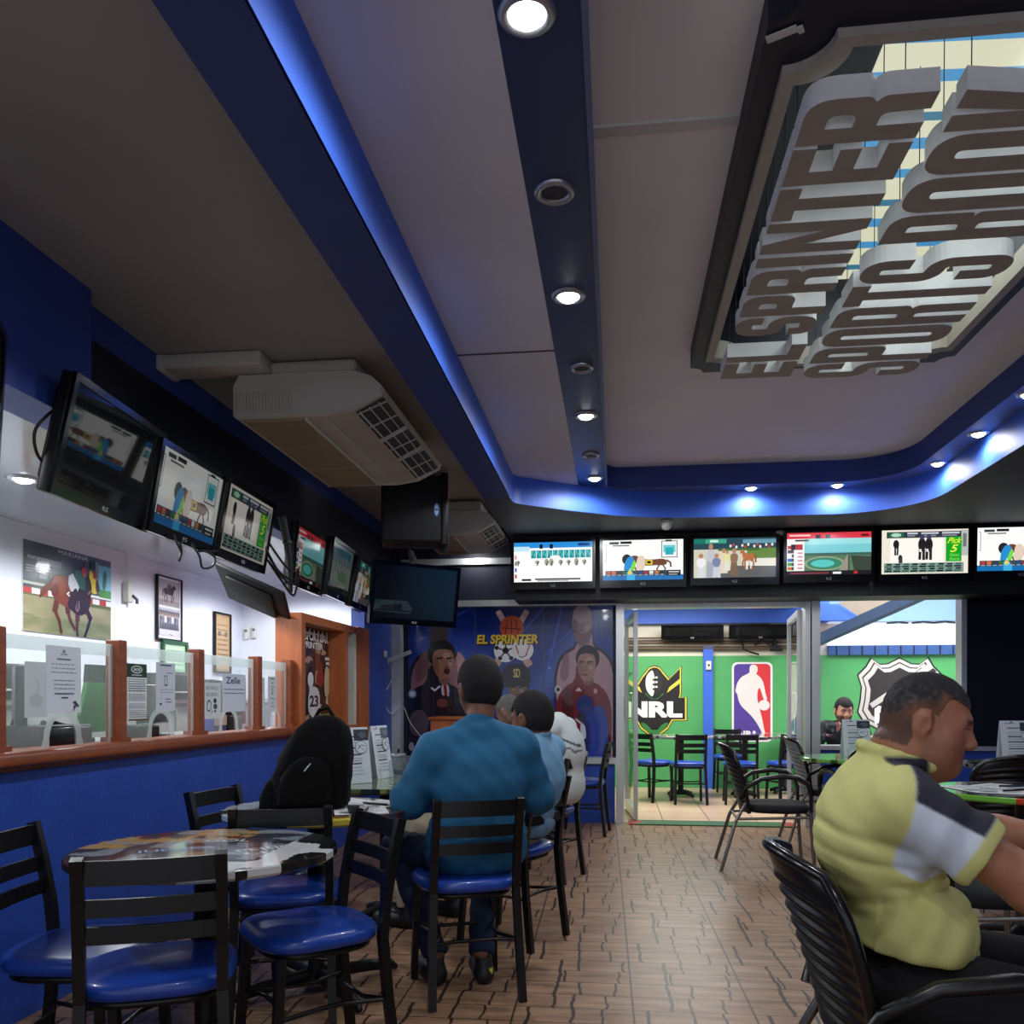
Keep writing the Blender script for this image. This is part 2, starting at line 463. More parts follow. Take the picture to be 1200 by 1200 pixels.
struct('floor', MB().box(-3.9, 4.6, -2.6, 8.32, -.1, 0), m_floor)
struct('floor_annex', MB().box(-1.6, 7.2, 8.32, 13.2, -.1, 0), m_terra)
mb = MB(); mb.box(.17, 1.62, 8.14, 8.42, 0, .012, 0); mb.prism([(.12, 8.14), (.17, 8.14), (.26, 8.28), (.17, 8.42), (.12, 8.42)], 0, .0125, 1); mb.prism([(1.66, 8.14), (1.6, 8.14), (1.52, 8.28), (1.6, 8.42), (1.66, 8.42)], 0, .0125, 1)
struct('trim_1', mb, [mat('green_threshold_tile', C3(52, 98, 62), .4, noise=.2), mat('red_threshold_tile', C3(160, 48, 44), .4, noise=.15)])

# ------------------------------------------------------------------ left side: counter wall, header, teller booth
struct('wall_left', MB().box(-2.32, -2.2, -2.6, 7.3, 0, .928), m_blue)
struct('wall_left_end', MB().box(-2.32, -2.2, 7.3, 8.24, 0, 2.30), m_blue)
mb = MB(); mb.box(-2.32, -2.2, -2.6, 8.3, 2.30, 2.86, 0); mb.box(-2.2, -2.12, -2.6, 3.24, 2.30, 2.86, 0)
struct('wall_left_header', mb, mat('header_blue_paint', C3(44, 70, 150), .5, noise=.12, nscale=3))
mb = MB(); mb.box(-3.8, -3.7, .4, 8.2, 0, 2.4)
struct('wall_teller_back', mb, m_white)
struct('wall_teller_end', MB().box(-3.7, -2.32, 8.1, 8.2, 0, 2.4), m_white)
struct('wall_teller_light_stop', MB().box(-3.7, -2.32, .3, .4, 0, 2.4), m_white)  # unseen wall, added to keep the booth lamplight in
struct('ceiling_teller', MB().box(-3.7, -2.32, .4, 8.1, 2.30, 2.36), m_gloss)

struct('wall_left_shade_sheet', MB().box(-2.2, -2.19, 3.25, 8.2, 2.31, 2.71), m_dnavy)  # added thin sheet; its dark colour stands in for shade on the header
# ------------------------------------------------------------------ ceilings
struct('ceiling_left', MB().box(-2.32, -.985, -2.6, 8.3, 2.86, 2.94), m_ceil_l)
# drop face and lamp band: plan of the drop (B) and of the raised right-hand panel (A)
def arc(cx, cy, r, a0, a1, n=10):
    return [(cx + r * math.cos(math.radians(a0 + (a1 - a0) * i / n)), cy + r * math.sin(math.radians(a0 + (a1 - a0) * i / n))) for i in range(n + 1)]
cB = [(-.78, -2.6), (-.78, 6.36)] + arc(-.62, 6.40, .16, 180, 128, 4) + [(-.35, 6.80), (0, 7.02), (.28, 7.13), (.6, 7.18)] + arc(1.72, 6.52, .66, 90, 0, 12) + [(2.38, -2.6)]
cA = [(-.075, -2.6), (-.075, 6.84)] + arc(.06, 6.835, .135, 180, 90, 6)[1:] + arc(1.72, 6.49, .48, 90, 0, 12) + [(2.2, -2.6)]
HX0, HX1, HY0, HY1 = .44, 1.69, 2.30, 4.66     # opening for the sign box
def flat(name, outer, holes, z, m, up=False):
    loops = [[Vector((p[0], p[1], 0)) for p in outer]] + [[Vector((p[0], p[1], 0)) for p in h] for h in holes]
    pts = [p for l in loops for p in l]; F = []
    for t in tessellate_polygon(loops):
        a, b, c = [pts[i] for i in t]
        cr = (b.x - a.x) * (c.y - a.y) - (c.x - a.x) * (b.y - a.y)
        F.append(tuple(t) if (cr > 0) == up else tuple(t)[::-1])
    return MB().add([(p.x, p.y, z) for p in pts], F)
def fence_mb(contour, z0, z1, mb=None):
    mb = mb or MB()
    v = [(p[0], p[1], z0) for p in contour] + [(p[0], p[1], z1) for p in contour]; n = len(contour)
    mb.add(v, [(i, i + 1, n + i + 1, n + i) for i in range(n - 1)], smooth=True); return mb
struct('ceiling_right_panel', flat('a', cA, [[(HX0, HY0), (HX1, HY0), (HX1, HY1), (HX0, HY1)]], 3.07, m_ceil), mat('off_white_ceiling_lit', C3(240, 242, 246), .8, noise=.05, nscale=1.6, bump=.05, bscale=40))  # lighter copy of the off-white ceiling, brightened in place of lamplight
i0 = next(i for i, p in enumerate(cB) if p[0] >= -.36)
lp = [p for p in cB[:i0 + 1]] + [(-.3, 6.835), (-.3, -2.6)]
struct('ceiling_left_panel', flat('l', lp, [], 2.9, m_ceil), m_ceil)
# strip (dark) and the band that carries on from it round the raised panel
band_pts = [(-.3, -2.6), (-.3, 6.835)] + cB[i0 + 1:] + cA[::-1]
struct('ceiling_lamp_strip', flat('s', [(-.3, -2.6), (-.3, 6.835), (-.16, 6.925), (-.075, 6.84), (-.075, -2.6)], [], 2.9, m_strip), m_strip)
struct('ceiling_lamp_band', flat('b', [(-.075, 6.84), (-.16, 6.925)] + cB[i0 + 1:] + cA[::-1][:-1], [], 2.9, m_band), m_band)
struct('trim_2', fence_mb(cA, 2.9, 3.07), m_blue_shade)
struct('trim_3', fence_mb(cB, 2.69, 2.9), m_bright)
mb = flat('d', cB[1:] [::-1] + [(-.985, 6.36), (-.985, 7.8), (4.5, 7.8), (4.5, -2.6), (2.38, -2.6)], [], 2.69, m_dark)
_outer = [(-.985, 6.3), (-.985, 8.3), (4.5, 8.3), (4.5, -2.6), (2.38, -2.6)] + cB[::-1][1:-1] + [(-.78, 6.3)]
struct('ceiling_border', flat('d', _outer, [], 2.69, m_dark), m_dark)
struct('ceiling_beam', MB().box(-.985, -.788, -2.6, 6.32, 2.69, 2.95), m_blue_shade)
# thin ridges where ceiling boards meet
struct('trim_4', MB().box(-.075, .43, 2.80, 2.845, 3.062, 3.075), m_ceil)
struct('trim_5', MB().box(-.78, -.3, 4.16, 4.168, 2.895, 2.905), m_dark)
struct('trim_6', MB().box(-.085, -.068, -2.6, 6.84, 2.885, 2.905), m_band)
struct('ceiling_roof_deck', MB().box(-4, 4.6, -2.6, 8.3, 3.5, 3.6), m_black)

# ------------------------------------------------------------------ back: header with the screens, glazed partition
struct('wall_back_header', MB().box(-.93, 4.5, 7.845, 8.24, 2.10, 2.69), m_black)
mb = MB(); mb.box(-2.2, 4.5, 8.24, 8.36, 2.15, 2.95)
struct('wall_back_upper', mb, m_dnavy)
struct('trim_7', MB().box(-2.1, -.93, 8.20, 8.24, 2.50, 2.56), m_alu)
mb = MB(); mb.box(-2.15, -.01, 8.24, 8.36, 0, .57); mb.box(1.87, 4.5, 8.24, 8.36, 0, .72)
struct('wall_back', mb, m_blue)
mb = MB(); mb.box(-2.1, .0, 8.20, 8.30, .57, .63); mb.box(-2.15, .05, 8.19, 8.33, 2.09, 2.15)
struct('window_1', mb, m_alu)
struct('wall_back_end_post', MB().box(-2.19, -2.10, 8.18, 8.3, 0, 2.15), mat('white_post', C3(190, 194, 200), .5, noise=.08))
struct('wall_back_poster_backing', MB().box(-2.1, 0, 8.30, 8.36, .57, 2.15), m_dnavy)
# door frame
mb = MB(); mb.box(0, .075, 8.2, 8.36, 0, 2.10); mb.box(1.745, 1.79, 8.2, 8.36, 0, 2.10); mb.box(1.80, 1.875, 8.18, 8.36, 0, 2.16); mb.box(0, 1.8, 8.22, 8.36, 2.055, 2.10)
struct('door_1', mb, m_alu)
mb = MB(); mb.box(1.84, 4.5, 8.16, 8.33, 2.125, 2.19); mb.box(1.84, 4.5, 8.14, 8.18, 2.15, 2.165); mb.box(3.12, 3.165, 8.2, 8.34, .72, 2.13); mb.box(1.87, 4.5, 8.2, 8.36, .72, .76)
wf = struct('window_2', mb, m_alu)
struct('window_pane', MB().add([(1.875, 8.28, .76), (3.12, 8.28, .76), (3.12, 8.28, 2.125), (1.875, 8.28, 2.125)], [(0, 1, 2, 3)]), m_glass, wf)
struct('wall_back_black_panel', MB().box(3.165, 4.5, 8.24, 8.30, .72, 2.13), mat('black_glossy_panel', C3(12, 12, 15), .15, noise=.2, nscale=3))
def door_leaf(name, a, b, lab):
    """glass leaf between plan points a (hinge) and b, standing open into the annex"""
    t = struct(name, MB(), m_alu)
    a = Vector(a); b = Vector(b); d = b - a; w = d.length
    t.location = (a.x, a.y, 0); t.rotation_euler = (0, 0, math.atan2(d.y, d.x))
    mb = MB()
    for x0, x1 in ((0, .05), (w - .05, w)): mb.box(x0, x1, -.02, .02, .02, 2.04)
    mb.box(.05, w - .05, -.02, .02, 1.98, 2.04); mb.box(.05, w - .05, -.02, .02, .02, .12)
    obj('door_frame', mb, m_alu, t)
    obj('glass_pane', MB().add([(.05, 0, .12), (w - .05, 0, .12), (w - .05, 0, 1.98), (.05, 0, 1.98)], [(0, 1, 2, 3)]), m_glass, t)
    h = MB(); h.tube([(w - .09, -.03, .85), (w - .09, -.06, .85), (w - .09, -.06, 1.25), (w - .09, -.03, 1.25)], .012, 8)
    obj('door_handle', h, m_alu, t)
door_leaf('door_2', (.19, 8.38), (.11, 9.32), '')
door_leaf('door_3', (1.73, 8.38), (1.84, 9.45), '')

struct('wall_right', MB().box(4.5, 4.6, -2.6, 8.36, 0, 2.95), m_blue)

# ------------------------------------------------------------------ annex beyond the door
mb = MB(); mb.box(-1.6, 7.2, 11.6, 11.72, 0, 1.762)
struct('wall_annex_back', mb, m_green)
mb = MB(); mb.box(-1.6, 2.75, 11.62, 11.72, 1.762, 2.45)
struct('wall_annex_white', mb, m_cream)
struct('wall_annex_left', MB().box(-1.7, -1.6, 8.36, 13.2, 0, 3.4), m_green)
struct('trim_8', MB().box(-1.6, 2.75, 11.50, 11.62, 2.19, 2.46), m_bright)
struct('trim_9', MB().box(1.15, 1.275, 11.54, 11.61, 0, 1.95), m_bright)
struct('trim_10', MB().box(2.42, 2.62, 11.54, 11.61, 0, 2.2), mat('pale_blue_post', C3(98, 138, 190), .5, noise=.06))
# dark blue ribbed cap on the right part of the wall
mb = MB(); mb.box(2.75, 7.2, 11.56, 11.72, 1.762, 1.885, 0)
for k in range(24): mb.box(2.85 + k * .16, 2.862 + k * .16, 11.553, 11.56, 1.765, 1.885, 1)
struct('trim_11', mb, [mat('blue_parapet', C3(52, 84, 138), .5, noise=.08), m_dnavy])
# pipes along the annex wall
mb = MB()
for k, (z, r, y) in enumerate(((1.86, .022, 11.56), (1.90, .018, 11.55), (1.935, .025, 11.55), (1.975, .012, 11.56), (2.0, .01, 11.56))):
    mb.tube([(-1.5, y, z), (.6, y - .005, z + .004), (1.6, y, z - .006), (2.6, y, z + .01)], r, 8, k % 2)
struct('trim_12', mb, [mat('brown_pipe', C3(96, 78, 62), .5, noise=.2), mat('grey_pipe', C3(140, 132, 120), .5, noise=.2)])
# right part of the annex: white building wall under the open roof, beams and roof boards
struct('wall_annex_far', MB().box(2.2, 9.0, 13.1, 13.2, 0, 2.3), m_white)
struct('ceiling_annex_left', MB().box(-1.7, 2.45, 8.4, 11.72, 2.48, 2.52), m_cream)
struct('ceiling_annex_beam', MB().box(2.45, 3.13, 11.3, 11.45, 2.19, 2.40), m_bright)
mb = MB(); p0 = Vector((2.56, 11.50, 1.93)); p1 = Vector((3.62, 9.9, 2.47)); mb.sq(p0, p1, .062)
struct('ceiling_annex_rafter', mb, mat('slate_blue_rafter', C3(72, 92, 128), .5, noise=.08))
mb = MB(); mb.add([(2.45, 11.55, 2.17), (3.08, 11.55, 2.17), (2.56, 11.56, 1.92)], [(0, 1, 2)]); mb.add([(2.78, 11.25, 2.42), (3.50, 11.0, 2.44), (3.09, 11.25, 2.20)], [(0, 1, 2)])
struct('ceiling_annex_boards', mb, mat('tan_roof_board', C3(226, 208, 184), .6, noise=.05))
struct('annex_sky_panel', MB().box(2.2, 9.0, 13.12, 13.22, 2.33, 3.2), mat('pale_blue_sky', C3(150, 186, 232), .6, noise=.04))  # added panel, stands in for the pale blue sky above the far wall
mb = MB()
for x in (4.1, 4.45, 4.75): mb.tube([(x - .16, 13.09, 2.30), (x, 13.08, 2.315), (x + .14, 13.09, 2.30)], .012, 6)
struct('trim_13', mb, m_dnavy)
# ------------------------------------------------------------------ lamps of the annex and of the booth
area(.6, 10.0, 2.44, 1.6, 1.6, 90, col=(1, .98, .95))
area(3.9, 10.8, 3.3, 3.0, 2.2, 230, col=(.96, .98, 1))
# ================================================================== lamps and small things on the ceilings
m_lamp = mat('lit_lamp', (1, 1, 1, 1), .4, emit=(.96, .98, 1, 1), es=14.0)
m_lamp_b = mat('lit_booth_lamp', (1, 1, 1, 1), .4, emit=(.96, .98, 1, 1), es=9.0)
m_ring = mat('satin_steel_ring', C3(170, 174, 182), .3, metal=.8)
m_plastic = mat('black_plastic', C3(17, 17, 19), .35)
m_softblk = mat('matt_black_plastic', C3(12, 12, 14), .6)
m_wplast = mat('white_plastic', C3(214, 212, 204), .45, noise=.04)
m_wire = mat('black_cable', C3(14, 14, 15), .5)
m_print = mat('printed_sheet', rough=.5, attr=True)
m_gprint = mat('glossy_print', rough=.22, attr=True, coat=.35)
m_screen = mat('lit_screen', rough=.12, attr=True, attr_emit=.95)
m_dimscr = mat('dim_screen', rough=.08, attr=True, attr_emit=.23)
m_vdim = mat('faint_screen', rough=.03, attr=True, attr_emit=.10)
m_chrome = mat('chromed_steel', C3(190, 190, 190), .22, metal=.9)

def downlight(x, y, z, label, group, r=.055, w=0, em=None):
    t = thing('downlight', label, 'ceiling light', (x, y, z), 0, group)
    obj('trim_ring', MB().lathe([(r * .8, .004), (r * .8, -.006), (r * 1.05, -.012), (r * 1.3, -.006), (r * 1.35, 0.0)], 28), m_ring, t)
    obj('bulb', MB().lathe([(r * .82, -.004), (r * .6, -.018), (r * .3, -.024), (.0002, -.026)], 24), em or m_lamp, t)
    if w: spot(x, y, z - .05, w)
    return t
G1 = 'downlights of the lamp strip'
for y, x, lab in ((2.11, -.22, 'bright round downlight nearest on the blue lamp strip'), (3.61, -.20, 'bright downlight on the strip beyond the first ceiling speaker'),
                  (5.15, -.18, 'bright downlight on the strip between two small dark speakers'), (6.62, -.165, 'bright downlight at the far end of the blue lamp strip')):
    downlight(x, y, 2.9, lab, G1, w=34 if y < 6 else 15)
for y, x, lab, r in ((2.86, -.205, 'round grey ceiling speaker between the two nearest strip lamps', .062), (4.40, -.175, 'small dark round speaker between the middle strip lamps', .055),
                     (5.99, -.175, 'small dark round speaker just before the last strip lamp', .055)):
    t = thing('ceiling_speaker', lab, 'speaker', (x, y, 2.9), 0, 'round speakers of the lamp strip')
    obj('trim_ring', MB().lathe([(r * .7, .004), (r * .72, -.008), (r, -.014), (r * 1.12, -.006), (r * 1.14, 0)], 28), m_ring, t)
    obj('cone', MB().lathe([(r * .72, -.004), (r * .4, .004), (r * .2, -.004), (.0002, -.008)], 24), mat('dark_speaker_cone', C3(46, 50, 58), .5), t)
for x, y, lab in ((1.083, 7.075, 'bright downlight in the back of the ceiling band'), (1.749, 7.06, 'small bright downlight near the rounded ceiling corner'),
                  (2.31, 6.50, 'large bright downlight in the curve of the ceiling band'), (2.31, 5.80, 'bright downlight on the right run of the band past the curve'), (2.29, 5.08, 'downlight of the band at the right picture edge')):
    downlight(x, y, 2.9, lab, 'downlights of the ceiling band', r=.05, w=9)
for y in (.6, -.9):
    spot(-.21, y, 2.85, 22)
downlight(-1.38, 7.98, 2.69, 'small downlight by the white bar in the dark back corner', 'downlights of the ceiling band', r=.04, w=8)
for x, y in ((2.29, 3.6), (2.29, 2.1)):
    spot(x, y, 2.85, 16)
for x, y, lab in ((-2.95, 3.95, 'booth ceiling lamp at the left picture edge'), (-2.75, 4.95, 'bright booth ceiling lamp under the second screen'), (-2.8, 6.35, 'booth ceiling lamp under the third screen')):
    downlight(x, y, 2.30, lab, 'lamps of the teller booth', r=.06, w=0, em=m_lamp_b)
    spot(x, y, 2.25, 46, 170)
spot(-2.9, 2.2, 2.25, 42, 170); spot(-2.9, 7.4, 2.25, 36, 170)

# dome camera, sensor
t = thing('ceiling_camera', 'white dome camera under the back edge of the blue ceiling drop', 'security camera', (.42, 7.28, 2.69))
obj('base', MB().lathe([(.052, 0), (.055, -.012), (.05, -.02)], 24), m_wplast, t)
obj('dome', MB().lathe([(.045, -.02), (.046, -.04), (.036, -.062), (.018, -.074), (.0002, -.078)], 24), mat('white_dome', C3(230, 232, 236), .25), t)
t = thing('motion_sensor', 'small white sensor on the dark header above the red screen', 'sensor', (1.46, 7.79, 2.655))
obj('body', MB().rbox(-.06, .06, -.05, 0, -.022, .022, .012), m_wplast, t)
obj('arm', MB().tube([(-.05, -.02, -.01), (-.085, -.03, -.03), (-.08, -.05, -.035)], .006), m_wplast, t)
t = thing('spot_lamp', 'small silver spot lamp hanging from a bent arm above the corner screen', 'lamp', (-1.62, 6.62, 2.36))
obj('shade', MB().tube([(0, 0, 0), (.035, -.02, -.085)], [.022, .03], 16), m_ring, t)
obj('arm', MB().tube([(0, 0, 0), (-.01, .01, .05), (.02, .02, .1), (.1, .0, .13), (.22, -.02, .12)], .006), m_ring, t)

# ================================================================== hanging letter sign in its ceiling box
t = thing('ceiling_sign_box', 'dark ceiling box with notched cream moulding round the hanging letters', 'sign', (0, 0, 0))
def notched(x0, x1, y0, y1, r, n=8):
    P = []
    for cx, cy, a0 in ((x0, y0, 90), (x1, y0, 180), (x1, y1, 270), (x0, y1, 360)):
        for i in range(n + 1):
            a = math.radians(a0 - 90 * i / n); P.append((cx + r * math.cos(a), cy + r * math.sin(a)))
    return P
def ring_prism(mb, out, inn, z0, z1, m=0):
    n = len(out)
    v = [(p[0], p[1], z0) for p in out] + [(p[0], p[1], z0) for p in inn] + [(p[0], p[1], z1) for p in out] + [(p[0], p[1], z1) for p in inn]
    f = []
    for i in range(n):
        j = (i + 1) % n
        f += [(i, j, n + j, n + i)[::-1], (2 * n + i, 2 * n + j, 3 * n + j, 3 * n + i), (i, j, 2 * n + j, 2 * n + i), (n + i, n + j, 3 * n + j, 3 * n + i)[::-1]]
    return mb.add(v, f, m)
o0 = notched(.395, 1.735, 2.23, 4.72, .07); o1 = notched(.46, 1.67, 2.335, 4.63, .12); o2 = notched(.50, 1.63, 2.375, 4.59, .13)
obj('black_surround', ring_prism(MB(), o0, o1, 2.965, 3.07), m_dnavy, t)
obj('moulding', ring_prism(MB(), o1, o2, 2.94, 3.03), mat('grey_cream_moulding', C3(170, 164, 152), .6, noise=.05, nscale=12), t)
mb = MB(); Z1 = 3.42
mb.box(HX0 - .02, HX0, HY0, HY1, 3.03, Z1); mb.box(HX1, HX1 + .02, HY0, HY1, 3.03, Z1); mb.box(HX0, HX1, HY0 - .02, HY0, 3.03, Z1); mb.box(HX0, HX1, HY1, HY1 + .02, 3.03, Z1)
mb.box(HX0, .86, HY0, HY1, Z1 - .1, Z1 + .01)
obj('box_side', mb, m_dnavy, t)
mb = MB(); cre = C3(226, 226, 196); blu = C3(72, 150, 205); dk = C3(60, 120, 150)
y = HY0 + .13
k = 0
while y < HY1:
    w = (.13, .06, .16, .05, .10, .07)[k % 6]
    mb.add([(.86, y, Z1 - .02), (HX1, y + .05, Z1 - .02), (HX1, y + w + .05, Z1 - .02), (.86, y + w, Z1 - .02)], [(3, 2, 1, 0)], 0, (cre, blu, cre, dk, cre, blu)[k % 6])
    y += w; k += 1
m_light = mat('lit_striped_panel', attr=True, rough=.4, attr_emit=.75)
obj('striped_light_panel', mb, m_light, t)
obj('fluorescent_tube', MB().tube([(1.45, 2.45, Z1 - .08), (1.45, 3.6, Z1 - .08)], .016, 10), mat('lit_tube', (1, 1, 1, 1), emit=(.92, 1, .96, 1), es=3.0), t)
obj('hook', MB().tube([(1.02, 2.6, 3.3), (1.04, 2.62, 3.26), (1.08, 2.63, 3.28), (1.1, 2.6, 3.36)], .006).tube([(1.2, 2.5, 3.3), (1.26, 2.55, 3.28), (1.3, 2.6, 3.33)], .008), m_wire, t)
area(1.3, 3.45, 3.36, .5, 1.9, 9, col=(.9, 1, .95))  # added light without a fixture, brightens the sides of the letters
tape = thing('paper_tag', 'torn white paper tag stuck on the corner of the sign box', 'tag', (.44, 2.33, 2.962), R_(-24))
obj('paper', MB().box(-.045, .035, -.012, .014, -.003, 0).box(.035, .05, -.004, .02, -.006, -.001), mat('tag_paper', C3(205, 205, 205), .6), tape)

m_letter = mat('grey_foam_letter_face', C3(168, 160, 148), .7, noise=.10, nscale=9)
m_lside = mat('pale_foam_letter_side', C3(232, 234, 236), .6, noise=.06, nscale=14)
ORD = ['first', 'second', 'third', 'fourth', 'fifth', 'sixth', 'seventh', 'last']
def rnd(pts, rad, n=5):
    """polygon with its corners rounded: rad is one radius or one per corner"""
    out = []; N = len(pts)
    for i, p in enumerate(pts):
        r = rad[i] if isinstance(rad, (list, tuple)) else rad
        p = Vector(p); a = Vector(pts[i - 1]) - p; c = Vector(pts[(i + 1) % N]) - p
        if r <= 0: out.append(tuple(p)); continue
        q = min(r, a.length * .49, c.length * .49); A = p + a.normalized() * q; B = p + c.normalized() * q
        for k in range(n + 1):
            s = k / n; out.append(tuple(A * (1 - s) ** 2 + p * 2 * s * (1 - s) + B * s * s))
    return out
def glyph(ch, w, h, t):
    """outer outline and holes of one block letter, w wide and h tall with strokes t thick"""
    t = min(t, w * .40); R = t * 1.1; m = h * .44
    if ch == 'I': return [(w * .12, 0), (w * .88, 0), (w * .88, h), (w * .12, h)], []
    if ch == 'L': return [(0, 0), (w, 0), (w, t), (t, t), (t, h), (0, h)], []
    if ch == 'E': return [(0, 0), (w, 0), (w, t), (t, t), (t, h / 2 - t * .45), (w * .92, h / 2 - t * .45), (w * .92, h / 2 + t * .45), (t, h / 2 + t * .45), (t, h - t), (w, h - t), (w, h), (0, h)], []
    if ch == 'T': return [(w / 2 - t / 2, 0), (w / 2 + t / 2, 0), (w / 2 + t / 2, h - t), (w, h - t), (w, h), (0, h), (0, h - t), (w / 2 - t / 2, h - t)], []
    if ch == 'N': return [(0, 0), (t * .9, 0), (t * .9, h * .58), (w - t * .95, 0), (w, 0), (w, h), (w - t * .9, h), (w - t * .9, h * .42), (t * .95, h), (0, h)], []
    if ch == 'O': return rnd([(0, 0), (w, 0), (w, h), (0, h)], w * .46, 7), [rnd([(t, t), (w - t, t), (w - t, h - t), (t, h - t)], (w - 2 * t) * .46, 6)]
    if ch == 'P': return rnd([(0, 0), (t, 0), (t, m - t * .2), (w, m - t * .2), (w, h), (0, h)], [0, 0, 0, R, R, 0]), [rnd([(t, m + t * .75), (w - t, m + t * .75), (w - t, h - t), (t, h - t)], [0, t * .4, t * .4, 0])]
    if ch == 'R': return rnd([(0, 0), (t, 0), (t, m - t * .3), (w - t * 1.05, m - t * .3), (w - t, 0), (w, 0), (w, m - t * .15), (w - t * .35, m + t * .1), (w, m + t * .35), (w, h), (0, h)], [0, 0, 0, R * .5, 0, 0, R * .6, 0, R * .6, R, 0]), [rnd([(t, m + t * .65), (w - t, m + t * .65), (w - t, h - t), (t, h - t)], [0, t * .4, t * .4, 0])]
    if ch == 'B': return rnd([(0, 0), (w, 0), (w, h / 2 - t * .1), (w - t * .4, h / 2), (w, h / 2 + t * .1), (w, h), (0, h)], [0, R, R * .7, 0, R * .7, R, 0]), [rnd([(t, t), (w - t, t), (w - t, h / 2 - t * .45), (t, h / 2 - t * .45)], [0, t * .4, t * .4, 0]), rnd([(t, h / 2 + t * .45), (w - t, h / 2 + t * .45), (w - t, h - t), (t, h - t)], [0, t * .4, t * .4, 0])]
    if ch == 'K': return [(0, 0), (t, 0), (t, h * .34), (t * 1.25, h * .40), (w - t * 1.05, 0), (w, 0), (t * 1.75, h * .53), (w * .98, h), (w * .98 - t * 1.05, h), (t, h * .60), (t, h), (0, h)], []
    # S: a bent stroke
    q = t / 2; c = rnd([(w - q, h * .68), (w - q, h - q), (q, h - q), (q, h / 2), (w - q, h / 2), (w - q, q), (q, q), (q, h * .32)], [0] + [w * .40] * 6 + [0], 7)
    L, Rr = [], []
    for i, p_ in enumerate(c):
        d = Vector(c[min(i + 1, len(c) - 1)]) - Vector(c[max(i - 1, 0)]); d.normalize(); nn = Vector((-d.y, d.x)) * q
        L.append((p_[0] + nn.x, p_[1] + nn.y)); Rr.append((p_[0] - nn.x, p_[1] - nn.y))
    return Rr + L[::-1], []
def sign_letter(ch, word, idx, n, xtop, xbase, ynear, yfar, zb=2.85, th=.066):
    W_ = yfar - ynear; H_ = xbase - xtop
    outer, holes = glyph(ch, W_, H_, .070 if H_ < .45 else .080)
    o = thing('sign_letter', 'pale foam letter %s hanging in the ceiling sign, %s letter of %s' % (ch, ORD[idx] if idx < n - 1 else 'last', word), 'letter', ((xtop + xbase) / 2, (ynear + yfar) / 2, zb), 0, 'hanging letters of the ceiling sign')
    M = Matrix(((0, -1, 0, H_ / 2), (-1, 0, 0, W_ / 2), (0, 0, -1, 0), (0, 0, 0, 1)))
    mb = MB(); mb.M = M
    loops = [outer] + holes; P = [p for l in loops for p in l]; N = len(P)
    T = []
    for tr in tessellate_polygon([[Vector((p[0], p[1], 0)) for p in l] for l in loops]):
        a, b, c = [P[i] for i in tr]; T.append(tuple(tr) if (b[0] - a[0]) * (c[1] - a[1]) - (c[0] - a[0]) * (b[1] - a[1]) > 0 else tuple(tr)[::-1])
    mb.add([(p[0], p[1], 0) for p in P], T, 0); mb.add([(p[0], p[1], -th) for p in P], [f[::-1] for f in T], 1)
    s = 0; F = []
    for l in loops:
        k = len(l); F += [(s + (i + 1) % k, s + i, N + s + i, N + s + (i + 1) % k) for i in range(k)]; s += k
    mb.add([(p[0], p[1], 0) for p in P] + [(p[0], p[1], -th) for p in P], F, 1)
    obj('letter_body', mb, [m_letter, m_lside], o)
    for dx, dy in ((-.38 * H_, .3 * W_), (.38 * H_, .3 * W_)):
        obj('suspension_wire', MB().tube([(dx, dy, th), (dx + .004, dy, (Z1 - .1) - zb)], .0018, 5), m_wire, o)
    return o
y = 4.50
for word, y0, y1, xa, xb in (('EL', 4.52, 4.10, .535, .885), ('SPRINTER', 4.0, 2.43, .53, .875), ('SPORTS', 4.56, 3.36, .945, 1.495), ('BOOK', 3.25, 2.43, .945, 1.49)):
    wts = {'I': .55, 'R': 1.05, 'N': 1.1, 'O': 1.08, 'L': .95}
    tot = sum(wts.get(c, 1.0) for c in word); y = y0
    for i, c in enumerate(word):
        d = (y0 - y1) * wts.get(c, 1.0) / tot
        sign_letter(c, word, i, len(word), xa, xb, y - d + .012, y - .004)
        y -= d

